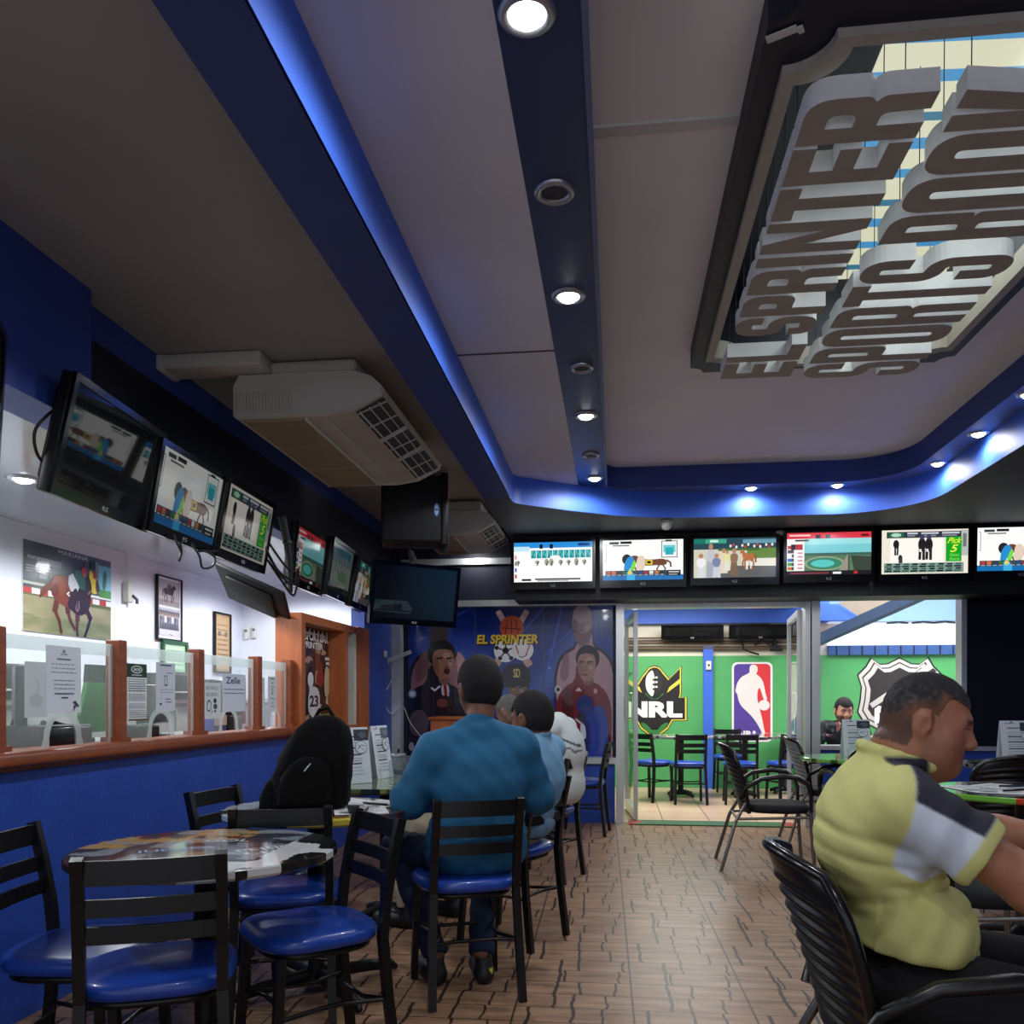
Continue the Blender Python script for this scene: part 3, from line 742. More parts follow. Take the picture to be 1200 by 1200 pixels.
# ================================================================== ceiling air conditioners
m_ac = mat('aged_white_ac_plastic', C3(196, 194, 184), .5, noise=.05, nscale=4)
m_acg = mat('dusty_beige_grille', C3(168, 150, 124), .7, noise=.12, nscale=5)
m_acp = mat('beige_ac_panel', C3(176, 166, 150), .45, noise=.12, nscale=3)
def aircon(x0, x1, y0, y1, zb, label, hang=.07):
    t = thing('air_conditioner', label, 'air conditioner', (x0, y0, zb), 0, 'ceiling air conditioners')
    w = x1 - x0; L = y1 - y0
    sec = [(0, .0), (0, .15), (.03, .2), (w * .80, .2), (w * .93, .17), (w, .12), (w * .985, .09), (w * .80, .02), (w * .62, 0)]
    def loft(ya, yb, m, mb):
        n = len(sec)
        v = [(p[0], ya, p[1]) for p in sec] + [(p[0], yb, p[1]) for p in sec]
        mb.add(v, [(i, (i + 1) % n, n + (i + 1) % n, n + i) for i in range(n)], m)
        tr = tessellate_polygon([[Vector((p[0], p[1], 0)) for p in sec]])
        mb.add(v, [tuple(q) for q in tr] + [tuple(n + i for i in q)[::-1] for q in tr], m); return mb
    obj('body', loft(.05, L - .05, 0, MB()), m_acp, t)
    for ya, yb in ((0, .05), (L - .05, L)):
        mb = loft(ya, yb, 0, MB())
        if ya == 0:
            for k in range(18): mb.box(.012 + k * .0165, .020 + k * .0165, -.006, .0, .01, .115)
        obj('end_cap', mb, m_ac, t)
    mb = MB().box(.03, w * .44, .06, L - .06, -.008, .002)
    nx = 34
    for k in range(nx): mb.box(.032 + k * (w * .44 - .034) / nx, .035 + k * (w * .44 - .034) / nx, .06, L - .06, -.012, -.008)
    for k in range(4): mb.box(.03, w * .44, .06 + k * (L - .125) / 3, .068 + k * (L - .125) / 3, -.014, -.008)
    obj('intake_grille', mb, m_acg, t)
    obj('panel_edge', MB().box(w * .455, w * .48, .06, L - .06, -.012, .0).box(w * .60, w * .61, .06, L - .06, -.006, .0), m_ac, t)
    # air outlet along the front lower edge
    a = Vector((w * .80, 0, .02)); b = Vector((w * .985, 0, .09)); d = (b - a).normalized(); nrm = Vector((d.z, 0, -d.x))
    mb = MB(); q = [a + nrm * .003, b + nrm * .003]
    mb.add([(q[0].x, .07, q[0].z), (q[0].x, L - .07, q[0].z), (q[1].x, L - .07, q[1].z), (q[1].x, .07, q[1].z)], [(0, 1, 2, 3)])
    obj('air_outlet', mb, mat('dark_air_outlet', C3(26, 26, 28), .5), t)
    mb = MB()
    for k in range(3):
        c = a + (b - a) * (.12 + .33 * k) + nrm * .012
        mb.tube([(c.x, .07, c.z), (c.x, L / 2, c.z + .004), (c.x, L - .07, c.z)], .0035 + .002 * (k == 0), 5)
    for yy in (L * .36, L * .62): 
        c0 = a + nrm * .012; c1 = b + nrm * .012
        mb.sq((c0.x, yy, c0.z), (c1.x, yy, c1.z), .008)
    for k in range(7):
        yy = .09 + k * (L - .18) / 6; c0 = a + nrm * .006; c1 = b + nrm * .006
        mb.sq((c0.x, yy, c0.z), (c1.x, yy + .03, c1.z), .003)
    obj('louver', mb, m_ac, t)
    obj('mounting_base', MB().rbox(.03, w * .82, .02, L - .02, .2, .2 + hang, .02), m_ac, t)
    return t
aircon(-1.87, -1.12, 4.0, 5.42, 2.585, 'large off-white ceiling air conditioner with dusty grille beside the blue beam')
aircon(-1.66, -1.0, 7.0, 7.95, 2.56, 'smaller ceiling air conditioner far back behind the hanging black cabinet', .09)
t = thing('pipe_cover', 'cracked white plastic pipe cover on the ceiling beside the air conditioner', 'pipe cover', (-1.98, 3.98, 2.86))
obj('cover', MB().rbox(-.2, .3, -.10, .06, -.07, -.001, .012), m_ac, t)
obj('end_piece', MB().rbox(-.24, -.19, -.105, .065, -.075, -.001, .008), m_ac, t)
# hanging black cabinet speaker
t = thing('hanging_speaker', 'black cabinet speaker with blue badge hanging beyond the air conditioner', 'speaker', (-1.42, 5.95, 2.55), math.radians(14))
obj('cabinet', MB().rbox(-.24, .2, -.02, .3, -.24, .24, .02), m_softblk, t)
obj('front_panel', MB().rbox(.18, .235, -.03, .31, -.26, .26, .015), m_plastic, t)
a = MB(); ar = Art(a, frame((.13, -.023, -.06), (1, 0, 0), (0, -1, 0)) , .04, .10)
ar.ell(.5, .5, .5, .5, C3(60, 120, 200)); ar.ell(.5, .5, .36, .4, C3(190, 215, 240)); ar.rect(.2, .44, .8, .56, C3(40, 90, 170))
obj('badge', a, m_print, t)
obj('hanger', MB().sq((0, .1, .24), (0, .1, .31), .02).box(-.15, .15, .0, .2, .295, .31), m_plastic, t)
# ================================================================== pictures shown on screens and prints
W_ = C3(238, 240, 240); K_ = C3(14, 15, 18)
def art_horse(a, x, y, w, h, col, dark=None, flip=False):
    f = (lambda u: 1 - u) if flip else (lambda u: u)
    P = lambda L: [(x + f(p[0]) * w, y + p[1] * h) for p in L]
    dark = dark or mixc(col, K_, .4)
    a.line(P([(.11, .70), (.03, .58), (.02, .36)]), .09 * h, dark)
    for L in ([(.20, .46), (.14, .26), (.19, .02)], [(.74, .46), (.82, .30), (.77, .12)]): a.line(P(L), .065 * h, dark)
    a.smooth(P([(.10, .62), (.14, .76), (.24, .80), (.38, .76), (.55, .76), (.66, .80), (.76, .96), (.84, 1.0), (.92, .93), (1.0, .80), (.97, .75), (.86, .82), (.82, .66), (.78, .5), (.70, .43), (.5, .42), (.34, .45), (.2, .42), (.12, .48)]), col)
    for L in ([(.27, .48), (.33, .24), (.29, .0)], [(.66, .48), (.67, .25), (.63, .0)]): a.line(P(L), .075 * h, mixc(col, K_, .15))
def art_man(a, x, y, w, h, shirt, legs, skin=None, lean=0.0):
    skin = skin or C3(180, 130, 100)
    a.line([(x + .35 * w, y), (x + .42 * w, y + .45 * h)], .16 * h, legs); a.line([(x + .68 * w, y), (x + .55 * w, y + .45 * h)], .16 * h, legs)
    a.smooth([(x + .25 * w, y + .42 * h), (x + .75 * w, y + .42 * h), (x + (.85 + lean) * w, y + .8 * h), (x + (.15 + lean) * w, y + .8 * h)], shirt, 1)
    a.ell(x + (.5 + lean) * w, y + .9 * h, .17 * w, .1 * h, skin, 10)
def scr_gate(a):
    a.rect(0, 0, 1, 1, C3(250, 250, 246)); a.rect(0, .86, 1, 1, C3(40, 140, 215)); a.rect(0, .78, .2, .9, C3(190, 225, 240))
    for k in range(11):
        x = .22 + k * .07; a.rect(x, .60, x + .062, .80, C3(40, 150, 158)); a.rect(x + .012, .66, x + .05, .77, C3(70, 200, 196)); a.line([(x + .015, .63), (x + .045, .78)], .02, C3(20, 80, 96))
    for x in (.33, .46): a.rect(x, .84, x + .04, .95, K_)
    a.rect(.82, .9, .97, .97, C3(20, 60, 130))
    for x, h in ((.05, .1), (.3, .1), (.42, .18), (.48, .2), (.6, .12), (.7, .1), (.8, .2), (.9, .12)):
        a.ell(x, .50, .03, h * .5, C3(170, 165, 150), 10); a.line([(x, .42), (x + .01, .52)], .03, C3(80, 80, 90))
    a.ell(.53, .62, .07, .05, W_, 12)
    for k in range(4): a.rect(.012, .1 + .16 * k, .035, .2 + .16 * k, (C3(200, 40, 60), C3(40, 80, 200), C3(120, 120, 120), C3(230, 130, 160))[k])
    a.rect(.1, .03, .22, .08, K_); a.rect(.27, .05, .85, .09, C3(60, 60, 70)); a.rect(.3, .02, .7, .04, C3(120, 120, 130))
def scr_horse(a):
    a.rect(0, 0, 1, 1, C3(246, 248, 244)); a.rect(.08, .90, .2, .96, C3(60, 70, 70)); a.rect(.22, .91, .36, .97, C3(30, 32, 36)); a.rect(.12, .85, .33, .88, C3(110, 115, 115))
    a.line([(.02, .48), (.04, .48), (.04, .9), (.02, .9)], .012, C3(50, 60, 60))
    a.rect(.73, .55, .93, .97, C3(90, 110, 110)); a.rect(.74, .57, .92, .95, W_); a.rect(.755, .68, .905, .86, C3(110, 200, 200)); a.rect(.78, .62, .88, .8, C3(40, 170, 180)); a.rect(.78, .95, .86, .99, K_)
    art_horse(a, .30, .16, .56, .46, C3(112, 66, 44), flip=True)
    a.ell(.30, .52, .06, .13, C3(40, 36, 36), 14); a.smooth([(.26, .2), (.32, .2), (.40, .5), (.37, .6), (.31, .58), (.27, .42)], C3(40, 140, 205)); a.smooth([(.33, .2), (.39, .22), (.42, .46), (.38, .5)], C3(120, 214, 70))
    a.smooth([(.41, .24), (.52, .24), (.54, .5), (.5, .62), (.44, .6), (.42, .45)], C3(222, 204, 184)); a.rect(.54, .38, .62, .5, C3(226, 196, 60)); a.rect(.555, .41, .6, .47, K_)
    a.rect(0, .0, 1, .13, C3(24, 110, 176)); a.rect(.03, .11, .93, .24, C3(52, 64, 76)); a.rect(.3, .0, .4, .2, C3(60, 170, 220))
    cols = ['b23a3a', 'd06a40', '3a3a44', '2e6a4a', 'e0d060', '48484e', '304a80', 'a03040', 'd8d8d8', 'c07030', '303030', '60b0c0']
    for k in range(11): a.rect(.045 + k * .067, .15, .095 + k * .067, .23, C3(cols[k])); a.line([(.05 + k * .067, .13), (.09 + k * .067, .13)], .02, C3(160, 170, 180))
    a.rect(.80, .10, .97, .24, K_); a.rect(.82, .18, .95, .21, C3(200, 200, 200)); a.rect(.82, .12, .93, .15, C3(160, 160, 160))
def scr_paddock(a):
    a.rect(0, 0, 1, 1, C3(206, 202, 184)); a.rect(0, .72, 1, 1, C3(40, 72, 84)); a.rect(.6, .86, 1, .96, C3(100, 150, 170)); a.rect(.65, .48, 1, .74, C3(96, 132, 60)); a.rect(.3, .68, .8, .74, C3(70, 104, 52))
    a.rect(.7, .28, 1, .48, C3(228, 224, 210)); a.poly([(.25, 0), (1, 0), (1, .28), (.5, .3)], C3(92, 92, 92)); a.rect(.0, .87, .13, .98, C3(22, 120, 96)); a.rect(.14, .87, .4, .98, C3(60, 160, 130)); a.rect(.2, .9, .3, .96, C3(200, 230, 220))
    for k in range(16): a.ell(.45 + .036 * k, .8 + .03 * math.sin(k * 2.3), .014, .04, (C3(230, 220, 205), C3(180, 70, 60), C3(230, 230, 230), C3(60, 60, 80))[k % 4], 8)
    art_man(a, .0, .0, .18, .62, C3(232, 230, 232), C3(210, 212, 216)); art_man(a, .13, .05, .16, .82, C3(190, 190, 200), C3(160, 166, 180)); art_man(a, .2, .02, .16, .6, C3(120, 130, 160), C3(200, 200, 210))
    art_man(a, .3, .14, .14, .6, C3(228, 206, 170), C3(220, 206, 190)); art_man(a, .42, .08, .15, .66, C3(140, 108, 84), C3(120, 96, 76)); art_man(a, .36, .2, .1, .5, C3(220, 220, 150), C3(220, 220, 200))
    art_horse(a, .56, .2, .2, .52, C3(178, 110, 62), flip=True); a.rect(.64, .2, .66, .4, W_); a.rect(.69, .22, .705, .4, W_)
def scr_track(a):
    a.rect(0, 0, 1, 1, C3(238, 236, 232)); a.rect(.21, .48, 1, .93, C3(120, 200, 206)); a.rect(.21, .72, 1, .9, C3(150, 216, 218)); a.rect(.21, .42, 1, .52, C3(60, 96, 84)); a.rect(.21, .1, 1, .46, C3(86, 122, 92))
    a.ell(.45, .27, .24, .17, C3(150, 160, 130), 26); a.ell(.45, .27, .21, .14, C3(60, 130, 100), 26); a.ell(.43, .27, .14, .09, C3(90, 196, 190), 22)
    a.poly([(.62, .1), (.74, .1), (.74, .47), (.72, .47)], C3(150, 144, 132)); a.poly([(.8, .1), (1, .1), (1, .42), (.76, .45)], C3(58, 70, 58)); a.rect(.73, .1, .745, .46, C3(60, 60, 60))
    a.rect(0, .86, 1, 1, C3(214, 52, 66)); a.rect(.03, .92, .28, .96, C3(250, 200, 200)); a.rect(.34, .86, .40, .95, K_); a.rect(.46, .86, .52, .95, K_); a.rect(.88, .9, .97, .95, C3(90, 20, 30))
    a.rect(.0, .0, .21, .86, C3(240, 238, 236)); a.rect(.1, .8, .26, .84, C3(60, 60, 60))
    for k in range(7): a.rect(.13, .15 + .09 * k, .19, .18 + .09 * k, C3(205, 110, 110))
    for k, c in enumerate(('d07038', '40a040', '3060c0', 'e0e0e0', '303030', 'c02828')): a.rect(.01, .12 + .1 * k, .06, .2 + .1 * k, C3(c)); a.rect(.06, .12 + .1 * k, .085, .2 + .1 * k, C3(60, 60, 60))
    a.rect(.1, .60, .19, .73, C3(176, 40, 48)); a.rect(.05, .6, .1, .73, K_)
    a.rect(.0, .0, 1, .1, C3(28, 26, 30)); a.rect(.04, .03, .5, .06, C3(140, 60, 70)); a.rect(.55, .02, .65, .07, W_); a.rect(.8, .02, .84, .08, C3(210, 40, 40))
def scr_pick(a):
    a.rect(0, 0, 1, 1, C3(236, 226, 212)); a.rect(.1, .25, .72, .8, C3(246, 242, 234)); a.rect(.06, .82, .92, .96, C3(46, 54, 66)); a.rect(.08, .83, .26, .95, C3(34, 96, 66)); a.ell(.17, .89, .06, .045, C3(170, 210, 190), 14)
    for x0, x1 in ((.3, .42), (.46, .66), (.7, .9)): a.rect(x0, .9, x1, .94, C3(190, 196, 205)); a.rect(x0, .85, x1 - .03, .88, C3(130, 138, 150))
    a.rect(.92, .4, 1, .98, C3(180, 184, 180)); a.rect(.94, .6, .98, .9, C3(110, 116, 112))
    for x, s in ((.47, 1.0), (.55, 1.0)):
        a.ell(x, .66, .045, .16, C3(34, 30, 34), 14); a.line([(x - .02, .62), (x - .025, .34)], .06, C3(40, 34, 36)); a.line([(x + .02, .62), (x + .02, .33)], .06, C3(40, 34, 36)); a.ell(x, .83, .03, .06, C3(70, 60, 90), 10); a.rect(x - .03, .5, x - .005, .56, W_)
    a.ell(.17, .68, .035, .1, C3(36, 32, 34), 12); a.line([(.16, .62), (.16, .44)], .04, C3(40, 36, 36)); a.line([(.19, .62), (.185, .44)], .04, C3(40, 36, 36))
    a.ell(.22, .36, .025, .08, C3(40, 40, 44), 12); a.rect(.2, .25, .245, .36, C3(60, 58, 60))
    a.rect(.745, .27, .925, .83, C3(20, 160, 40)); a.text('Pick', .76, .68, .15, .13, C3(210, 240, 60), .02, .25); a.text('5', .79, .48, .07, .17, C3(220, 240, 70), .02, .2)
    a.text('Next', .785, .385, .11, .07, C3(130, 220, 90), .01, .2); a.text('Race', .785, .295, .11, .07, C3(130, 220, 90), .01, .2)
    a.rect(.03, .03, .95, .25, C3(120, 150, 140))
    for r in range(4):
        for k in range(9): a.rect(.04 + k * .1 + .02 * (r % 2), .05 + r * .05, .12 + k * .1, .085 + r * .05, (K_, C3(30, 36, 44), C3(60, 90, 76))[(k + r) % 3])
def scr_off(a): a.rect(0, 0, 1, 1, C3(10, 14, 18))
def scr_corner_reflect(a):  # dark screen with its bluish sheen and reflections painted in
    a.grid(12, 8, lambda u, v: mixc(C3(6, 16, 26), C3(40, 92, 128), max(0, u * .9 - .15 + .4 * v * u)))
    a.poly([(.0, .12), (.44, .10), (.47, .2), (.4, .34), (.02, .34)], C3(96, 118, 132)); a.rect(.02, .26, .07, .34, C3(30, 110, 120)); a.poly([(.06, .14), (.3, .13), (.22, .26), (.1, .24)], C3(60, 70, 80)); a.rect(.24, .16, .34, .28, C3(40, 46, 70)); a.rect(.02, .13, .44, .16, C3(40, 52, 60))
    for k in range(4): a.line([(.55 + .08 * k, .2 + .03 * k), (.7 + .05 * k, .7 - .06 * k)], .012, C3(60, 110, 140))
def scr_field(a):
    a.rect(0, 0, 1, 1, C3(120, 134, 120)); a.rect(0, .62, 1, 1, C3(96, 116, 124)); a.rect(.2, .78, .9, .92, C3(40, 96, 116)); a.rect(0, .0, 1, .14, C3(30, 36, 40))
    for k in range(9): a.line([(.08 * k, .2), (.08 * k + .3, .6)], .02, C3(150, 160, 150))
    for k in range(5): a.rect(.2 + .14 * k, .4, .23 + .14 * k, .75, C3(70, 84, 88))
    a.ell(.6, .36, .25, .12, C3(100, 120, 96), 20)

# ================================================================== television sets
def television(loc, yaw, tilt, w, h, scr, smat, label, group, th=.06, bez=.028, roll=0.0, chin=.05, bracket=True):
    """front looks along local -y; yaw turns it, tilt tips it towards the floor"""
    t = thing('mounted_television', label, 'television', loc, 0, group)
    t.rotation_mode = 'XYZ'
    t.rotation_euler = (Matrix.Rotation(yaw, 3, 'Z') @ Matrix.Rotation(tilt, 3, 'X') @ Matrix.Rotation(roll, 3, 'Y')).to_euler('XYZ')
    mb = MB().rbox(-w / 2, w / 2, 0, th * .55, -h / 2, h / 2, .008, 2)
    mb.rbox(-w / 2 + .05, w / 2 - .05, th * .5, th, -h / 2 + .05, h / 2 - .04, .012, 2)
    ww = MB()
    x0, x1, z0, z1 = -w / 2, w / 2, -h / 2, h / 2; sx = w / 2 - bez; s0 = z0 + chin; s1 = z1 - bez
    for bx in ((x0, x1, s1, z1), (x0, x1, z0, s0), (x0, -sx, s0, s1), (sx, x1, s0, s1)): ww.box(bx[0], bx[1], -.012, .004, bx[2], bx[3])
    obj('cabinet', mb, m_plastic, t); obj('bezel', ww, mat('glossy_black_bezel', C3(10, 10, 12), .12), t)
    a = MB(); ar = Art(a, frame((-sx, -.004, s0), (1, 0, 0), (0, -1, 0)), 2 * sx, s1 - s0, step=.00006)
    scr(ar); obj('screen', a, smat, t)
    lg = MB(); al = Art(lg, frame((-.022, -.0125, z0 + chin * .3), (1, 0, 0), (0, -1, 0)), .044, chin * .4); al.text('LG', .3, 0, .7, 1, C3(170, 172, 176), .02); al.ell(.1, .5, .14, .45, C3(150, 150, 155), 12)
    obj('maker_mark', lg, m_print, t)
    if bracket:
        obj('bracket', MB().sq((0, th, 0), (0, th + .05, .0), .05).box(-.12, .12, th + .0, th + .015, -.1, .1), m_softblk, t)
    return t
# frame(): x along width, normal -y => its v axis is z x x = up
GL = 'screens tilted over the teller counter'
television((-2.08, 3.327, 2.19), R_(95), R_(13), .77, .46, scr_off, m_vdim, 'large dark screen, nearest of the tilted row over the counter', GL, .09)
television((-2.10, 4.0, 2.175), R_(92), R_(10), .69, .43, scr_horse, m_dimscr, 'tilted screen over the counter showing a horse led by a man in blue', GL, .09)
television((-2.10, 4.667, 2.17), R_(92), R_(10), .685, .43, scr_pick, m_dimscr, 'tilted screen over the counter with a green panel at its right', GL, .09)
television((-2.10, 5.673, 2.147), R_(92.6), R_(6), .65, .42, scr_track, m_dimscr, 'tilted screen with a red top bar beyond the loose cables', GL, .08)
television((-2.10, 6.337, 2.169), R_(94), R_(9), .64, .43, scr_field, m_dimscr, 'dull grey-green screen between the red-barred one and the crowd picture', GL, .08)
television((-2.10, 6.93, 2.14), R_(93), R_(12), .57, .41, scr_paddock, m_dimscr, 'last tilted screen of the row, showing a paddock crowd', GL, .08)
television((-1.618, 6.794, 2.04), R_(42), R_(9.7), .80, .50, scr_corner_reflect, m_vdim, 'dark bluish corner screen above the cut-off mural', None, .07)
obj_arm = thing('screen_arm', 'black wall arm that carries the dark corner screen', 'bracket', (-1.76, 6.95, 2.04))
obj('arm', MB().sq((.03, 0.0, 0), (-.2, .16, .02), .018).sq((-.2, .16, .02), (-.43, .1, .02), .018), m_plastic, obj_arm)
obj('wall_plate', MB().box(-.44, -.425, .02, .2, -.1, .14), m_plastic, obj_arm)
television((-1.93, 2.36, 2.17), R_(118), R_(3), .80, .58, scr_off, m_vdim, 'black edge of a screen at the far left picture border', None, .05)
t = thing('flat_panel', 'thin black panel tipped nearly flat below the row of screens', 'screen', (-2.40, 5.47, 1.89), 0)
t.rotation_euler = Euler((R_(-16), R_(24), R_(10)))
obj('panel', MB().rbox(-.24, .24, -.30, .30, -.012, .012, .008, 2), m_softblk, t)
obj('back_cover', MB().rbox(-.17, .15, -.2, .2, -.035, -.01, .01, 2), m_softblk, t)
GB = 'row of screens on the back header'
for x, z, scr, h, lab in ((-.568, 2.425, scr_gate, .40, 'back-wall screen with a turquoise starting gate, leftmost of the row'), (.237, 2.428, scr_horse, .40, 'back-wall screen with a brown horse, second from the row\'s left end'),
                          (1.038, 2.432, scr_paddock, .39, 'back-wall screen with a paddock crowd and hedge'), (1.839, 2.452, scr_track, .41, 'back-wall screen with a red top bar and racetrack'),
                          (2.633, 2.452, scr_pick, .47, 'back-wall screen with the green Pick 5 panel'), (3.414, 2.461, scr_horse, .41, 'back-wall screen with a brown horse at the right picture edge')):
    hh = h + .05 if h < .46 else h
    television((x, 7.72, z - .012), 0, R_(2), .765, hh, scr, m_screen, lab, GB, .06, .028, 0, .065)
GA = 'black screens in the annex'
for x, z, lab in ((.99, 2.06, 'black screen above the pipes in the annex, beside the door leaf stile'), (1.86, 2.06, 'black screen above the pipes in the annex, nearer the open right door')):
    television((x, 11.38, z), 0, R_(8), .80, .19, scr_off, m_vdim, lab, GA, .07)

# loose cables at the left screens
def cable(pts, label, r=.006, name='hanging_wire', m=None):
    P = [Vector(p) for p in pts]; out = []
    for i in range(len(P) - 1):
        p0 = P[max(i - 1, 0)]; p1 = P[i]; p2 = P[i + 1]; p3 = P[min(i + 2, len(P) - 1)]
        for k in range(6):
            s = k / 6
            out.append(.5 * ((2 * p1) + (p2 - p0) * s + (2 * p0 - 5 * p1 + 4 * p2 - p3) * s * s + (3 * p1 - p0 - 3 * p2 + p3) * s ** 3))
    out.append(P[-1])
    return tag(obj(name, MB().tube(out, r, 6), m or m_wire), label, 'cable')
cable([(-2.12, 3.02, 2.3), (-2.10, 2.95, 2.26), (-2.12, 2.90, 2.18), (-2.13, 2.93, 2.1), (-2.12, 3.0, 2.06)], 'black cable loop left of the large dark screen')
cable([(-2.1, 3.85, 1.98), (-2.08, 3.86, 1.93), (-2.08, 3.89, 1.90), (-2.08, 3.87, 1.86), (-2.09, 3.91, 1.90), (-2.09, 3.90, 1.95), (-2.1, 3.96, 1.97)], 'black cable knot under the horse screen')
cable([(-2.1, 4.03, 1.97), (-2.07, 4.05, 1.91), (-2.08, 4.1, 1.86), (-2.08, 4.2, 1.88), (-2.08, 4.24, 1.93), (-2.1, 4.18, 1.96), (-2.09, 4.08, 1.94), (-2.1, 4.3, 1.98)], 'black cable loop hanging beside the cable knot')
for k, (dy, dz, lab) in enumerate(((0, 0, 'black cable sagging from the green-panel screen to the next group'), (.06, -.05, 'black cable looping lowest between the screen groups'), (.10, .06, 'thin black cable strung highest between the screen groups'), (-.03, .02, 'short black cable dropping behind the red-barred screen'))):
    cable([(-2.12, 4.98 + dy * .3, 2.1 + dz), (-2.08, 5.08 + dy, 1.98 + dz), (-2.06, 5.2 + dy, 1.93 + dz * 1.4), (-2.06, 5.32, 1.95 + dz), (-2.09, 5.45, 2.03 + dz * .5)], lab, .008)
t = thing('hanging_wire_bundle', 'thick bundle of black cables dropping beside the red-barred screen', 'cable', (-2.1, 5.24, 2.3))
obj('bundle', MB().tube([(0, -.06, .05), (.02, -.02, -.1), (.02, .02, -.25), (.02, .04, -.42)], [.03, .025, .022, .015], 8), m_wire, t)
obj('tie', MB().lathe([(.03, -.12), (.032, -.11), (.03, -.10)], 12, center=(.02, -.015)), m_plastic, t)
# ================================================================== teller counter
t = thing('teller_counter', 'long reddish wood counter rail with posts and glass screens on the blue wall', 'counter', (-2.2, 2.0, .93))
LY = 2.0
mb = MB(); mb.rbox(-.14, .075, -1.58, 3.65, .02, .075, .018, 3); mb.rbox(-.08, .03, -1.58, 3.65, .0, .03, .01, 2); obj('ledge', mb, m_wood, t)
obj('desk_board', MB().box(-.62, -.13, -1.55, 3.65, .03, .055), mat('grey_desk_laminate', C3(150, 154, 150), .5, noise=.06), t)
posts = [2.085, 2.83, 3.60, 4.335, 5.09, 5.62]
for y in posts:
    obj('post', MB().rbox(-.07, .0, y - LY - .03, y - LY + .03, .05, .53, .004, 1, smooth=False).box(-.085, .012, y - LY - .042, y - LY + .042, .068, .095), m_wood, t)
for i in range(5):
    a = posts[i] + .03 - LY; b = posts[i + 1] - .03 - LY; c = (a + b) / 2 + .01; hw = .085; z0 = .075; z1 = .51
    arch = [(c + hw * math.cos(q), z0 + .035 + .085 * math.sin(q)) for q in [PI * k / 12 for k in range(13)]]
    out = [(a, z0), (a, z1), (b, z1), (b, z0), (c + hw, z0)] + arch + [(c - hw, z0)]
    mb = MB(); mb.M = Matrix(((0, 0, 1, -.04), (1, 0, 0, 0), (0, 1, 0, 0), (0, 0, 0, 1)))
    _t = tessellate_polygon([[Vector((q[0], q[1], 0)) for q in out]]); mb.add([(q[0], q[1], 0) for q in out], [tuple(q) for q in _t])
    g = obj('glass_pane', mb, m_frost, t)
    mb = MB(); mb.M = Matrix(((0, 0, 1, -.034), (1, 0, 0, 0), (0, 1, 0, 0), (0, 0, 0, 1)))
    for r in ((a, z1 - .055, b, z1), (a, z0, a + .03, z1 - .055), (b - .03, z0, b, z1 - .055)):
        mb.add([(r[0], r[1], 0), (r[2], r[1], 0), (r[2], r[3], 0), (r[0], r[3], 0)], [(0, 1, 2, 3)])
    ring = [(c + (hw + .035) * math.cos(q), z0 + .035 + .12 * math.sin(q)) for q in [PI * k / 12 for k in range(13)]]
    ring = [(c + hw + .05, z0)] + ring + [(c - hw - .05, z0)]; inn = [(c + hw, z0)] + arch + [(c - hw, z0)]
    n = len(ring); mb.add([(p[0], p[1], .001) for p in ring + inn], [(k, k + 1, n + k + 1, n + k) for k in range(n - 1)])
    obj('frosted_border', mb, m_haze, g)

# things behind the glass
def at_x(name, label, cat, X, y0, y1, z0, z1, fn, m=None, th=.0012, group=None, frame_m=None, fw=.02, up=(0, 0, 1)):
    """a print on a plane that faces +x, from y0..y1 and z0..z1"""
    t = thing(name, label, cat, (X, (y0 + y1) / 2, (z0 + z1) / 2), 0, group)
    w = y1 - y0; h = z1 - z0
    mb = MB(); mb.box(-th, 0, -w / 2, w / 2, -h / 2, h / 2, 0, C3(222, 224, 226))
    a = Art(mb, frame((.0003, -w / 2, -h / 2), (0, 1, 0), (1, 0, 0)), w, h, step=.00008)
    fn(a); obj('print', mb, m or m_print, t)
    if frame_m:
        f = MB()
        for q in ((-w / 2 - fw, w / 2 + fw, h / 2, h / 2 + fw), (-w / 2 - fw, w / 2 + fw, -h / 2 - fw, -h / 2), (-w / 2 - fw, -w / 2, -h / 2, h / 2), (w / 2, w / 2 + fw, -h / 2, h / 2)):
            f.box(-.012, .012, q[0], q[1], q[2], q[3])
        obj('frame', f, frame_m, t)
    return t
def lines_art(a, y1, y0, n, x0=.1, x1=.9, col=None, wd=.35):
    col = col or C3(110, 112, 118)
    for k in range(n):
        y = y1 - (y1 - y0) * k / max(n - 1, 1); x = x0
        while x < x1 - .04:
            w = random.uniform(.05, .16); a.rect(x, y, min(x + w, x1), y + wd * (y1 - y0) / max(n, 1), col); x += w + .025
def pa(a):
    a.rect(0, 0, 1, 1, C3(214, 220, 222)); a.line([(.3, .2), (.6, .5), (.5, .7)], .02, C3(180, 186, 190)); a.line([(.2, .35), (.7, .3)], .02, C3(170, 176, 182)); a.ell(.5, .3, .3, .12, C3(196, 202, 206), 16)
def pb(a):
    a.rect(0, 0, 1, 1, C3(226, 232, 238)); a.poly([(.44, .9), (.56, .9), (.5, .96)], C3(130, 140, 150)); a.rect(.4, .87, .6, .885, C3(110, 120, 130)); a.rect(.3, .79, .7, .815, C3(110, 120, 132))
    lines_art(a, .72, .60, 3, .14, .86, C3(150, 158, 168)); lines_art(a, .48, .36, 3, .2, .8, C3(150, 158, 168)); a.rect(.22, .28, .78, .30, C3(120, 130, 142)); a.rect(.42, .22, .6, .24, C3(90, 98, 110))
    a.line([(.78, .08), (.84, .14), (.9, .1)], .03, C3(60, 66, 76)); a.ell(.8, .16, .04, .02, C3(60, 66, 76), 8); a.line([(.76, .03), (.82, .1)], .015, C3(60, 66, 76))
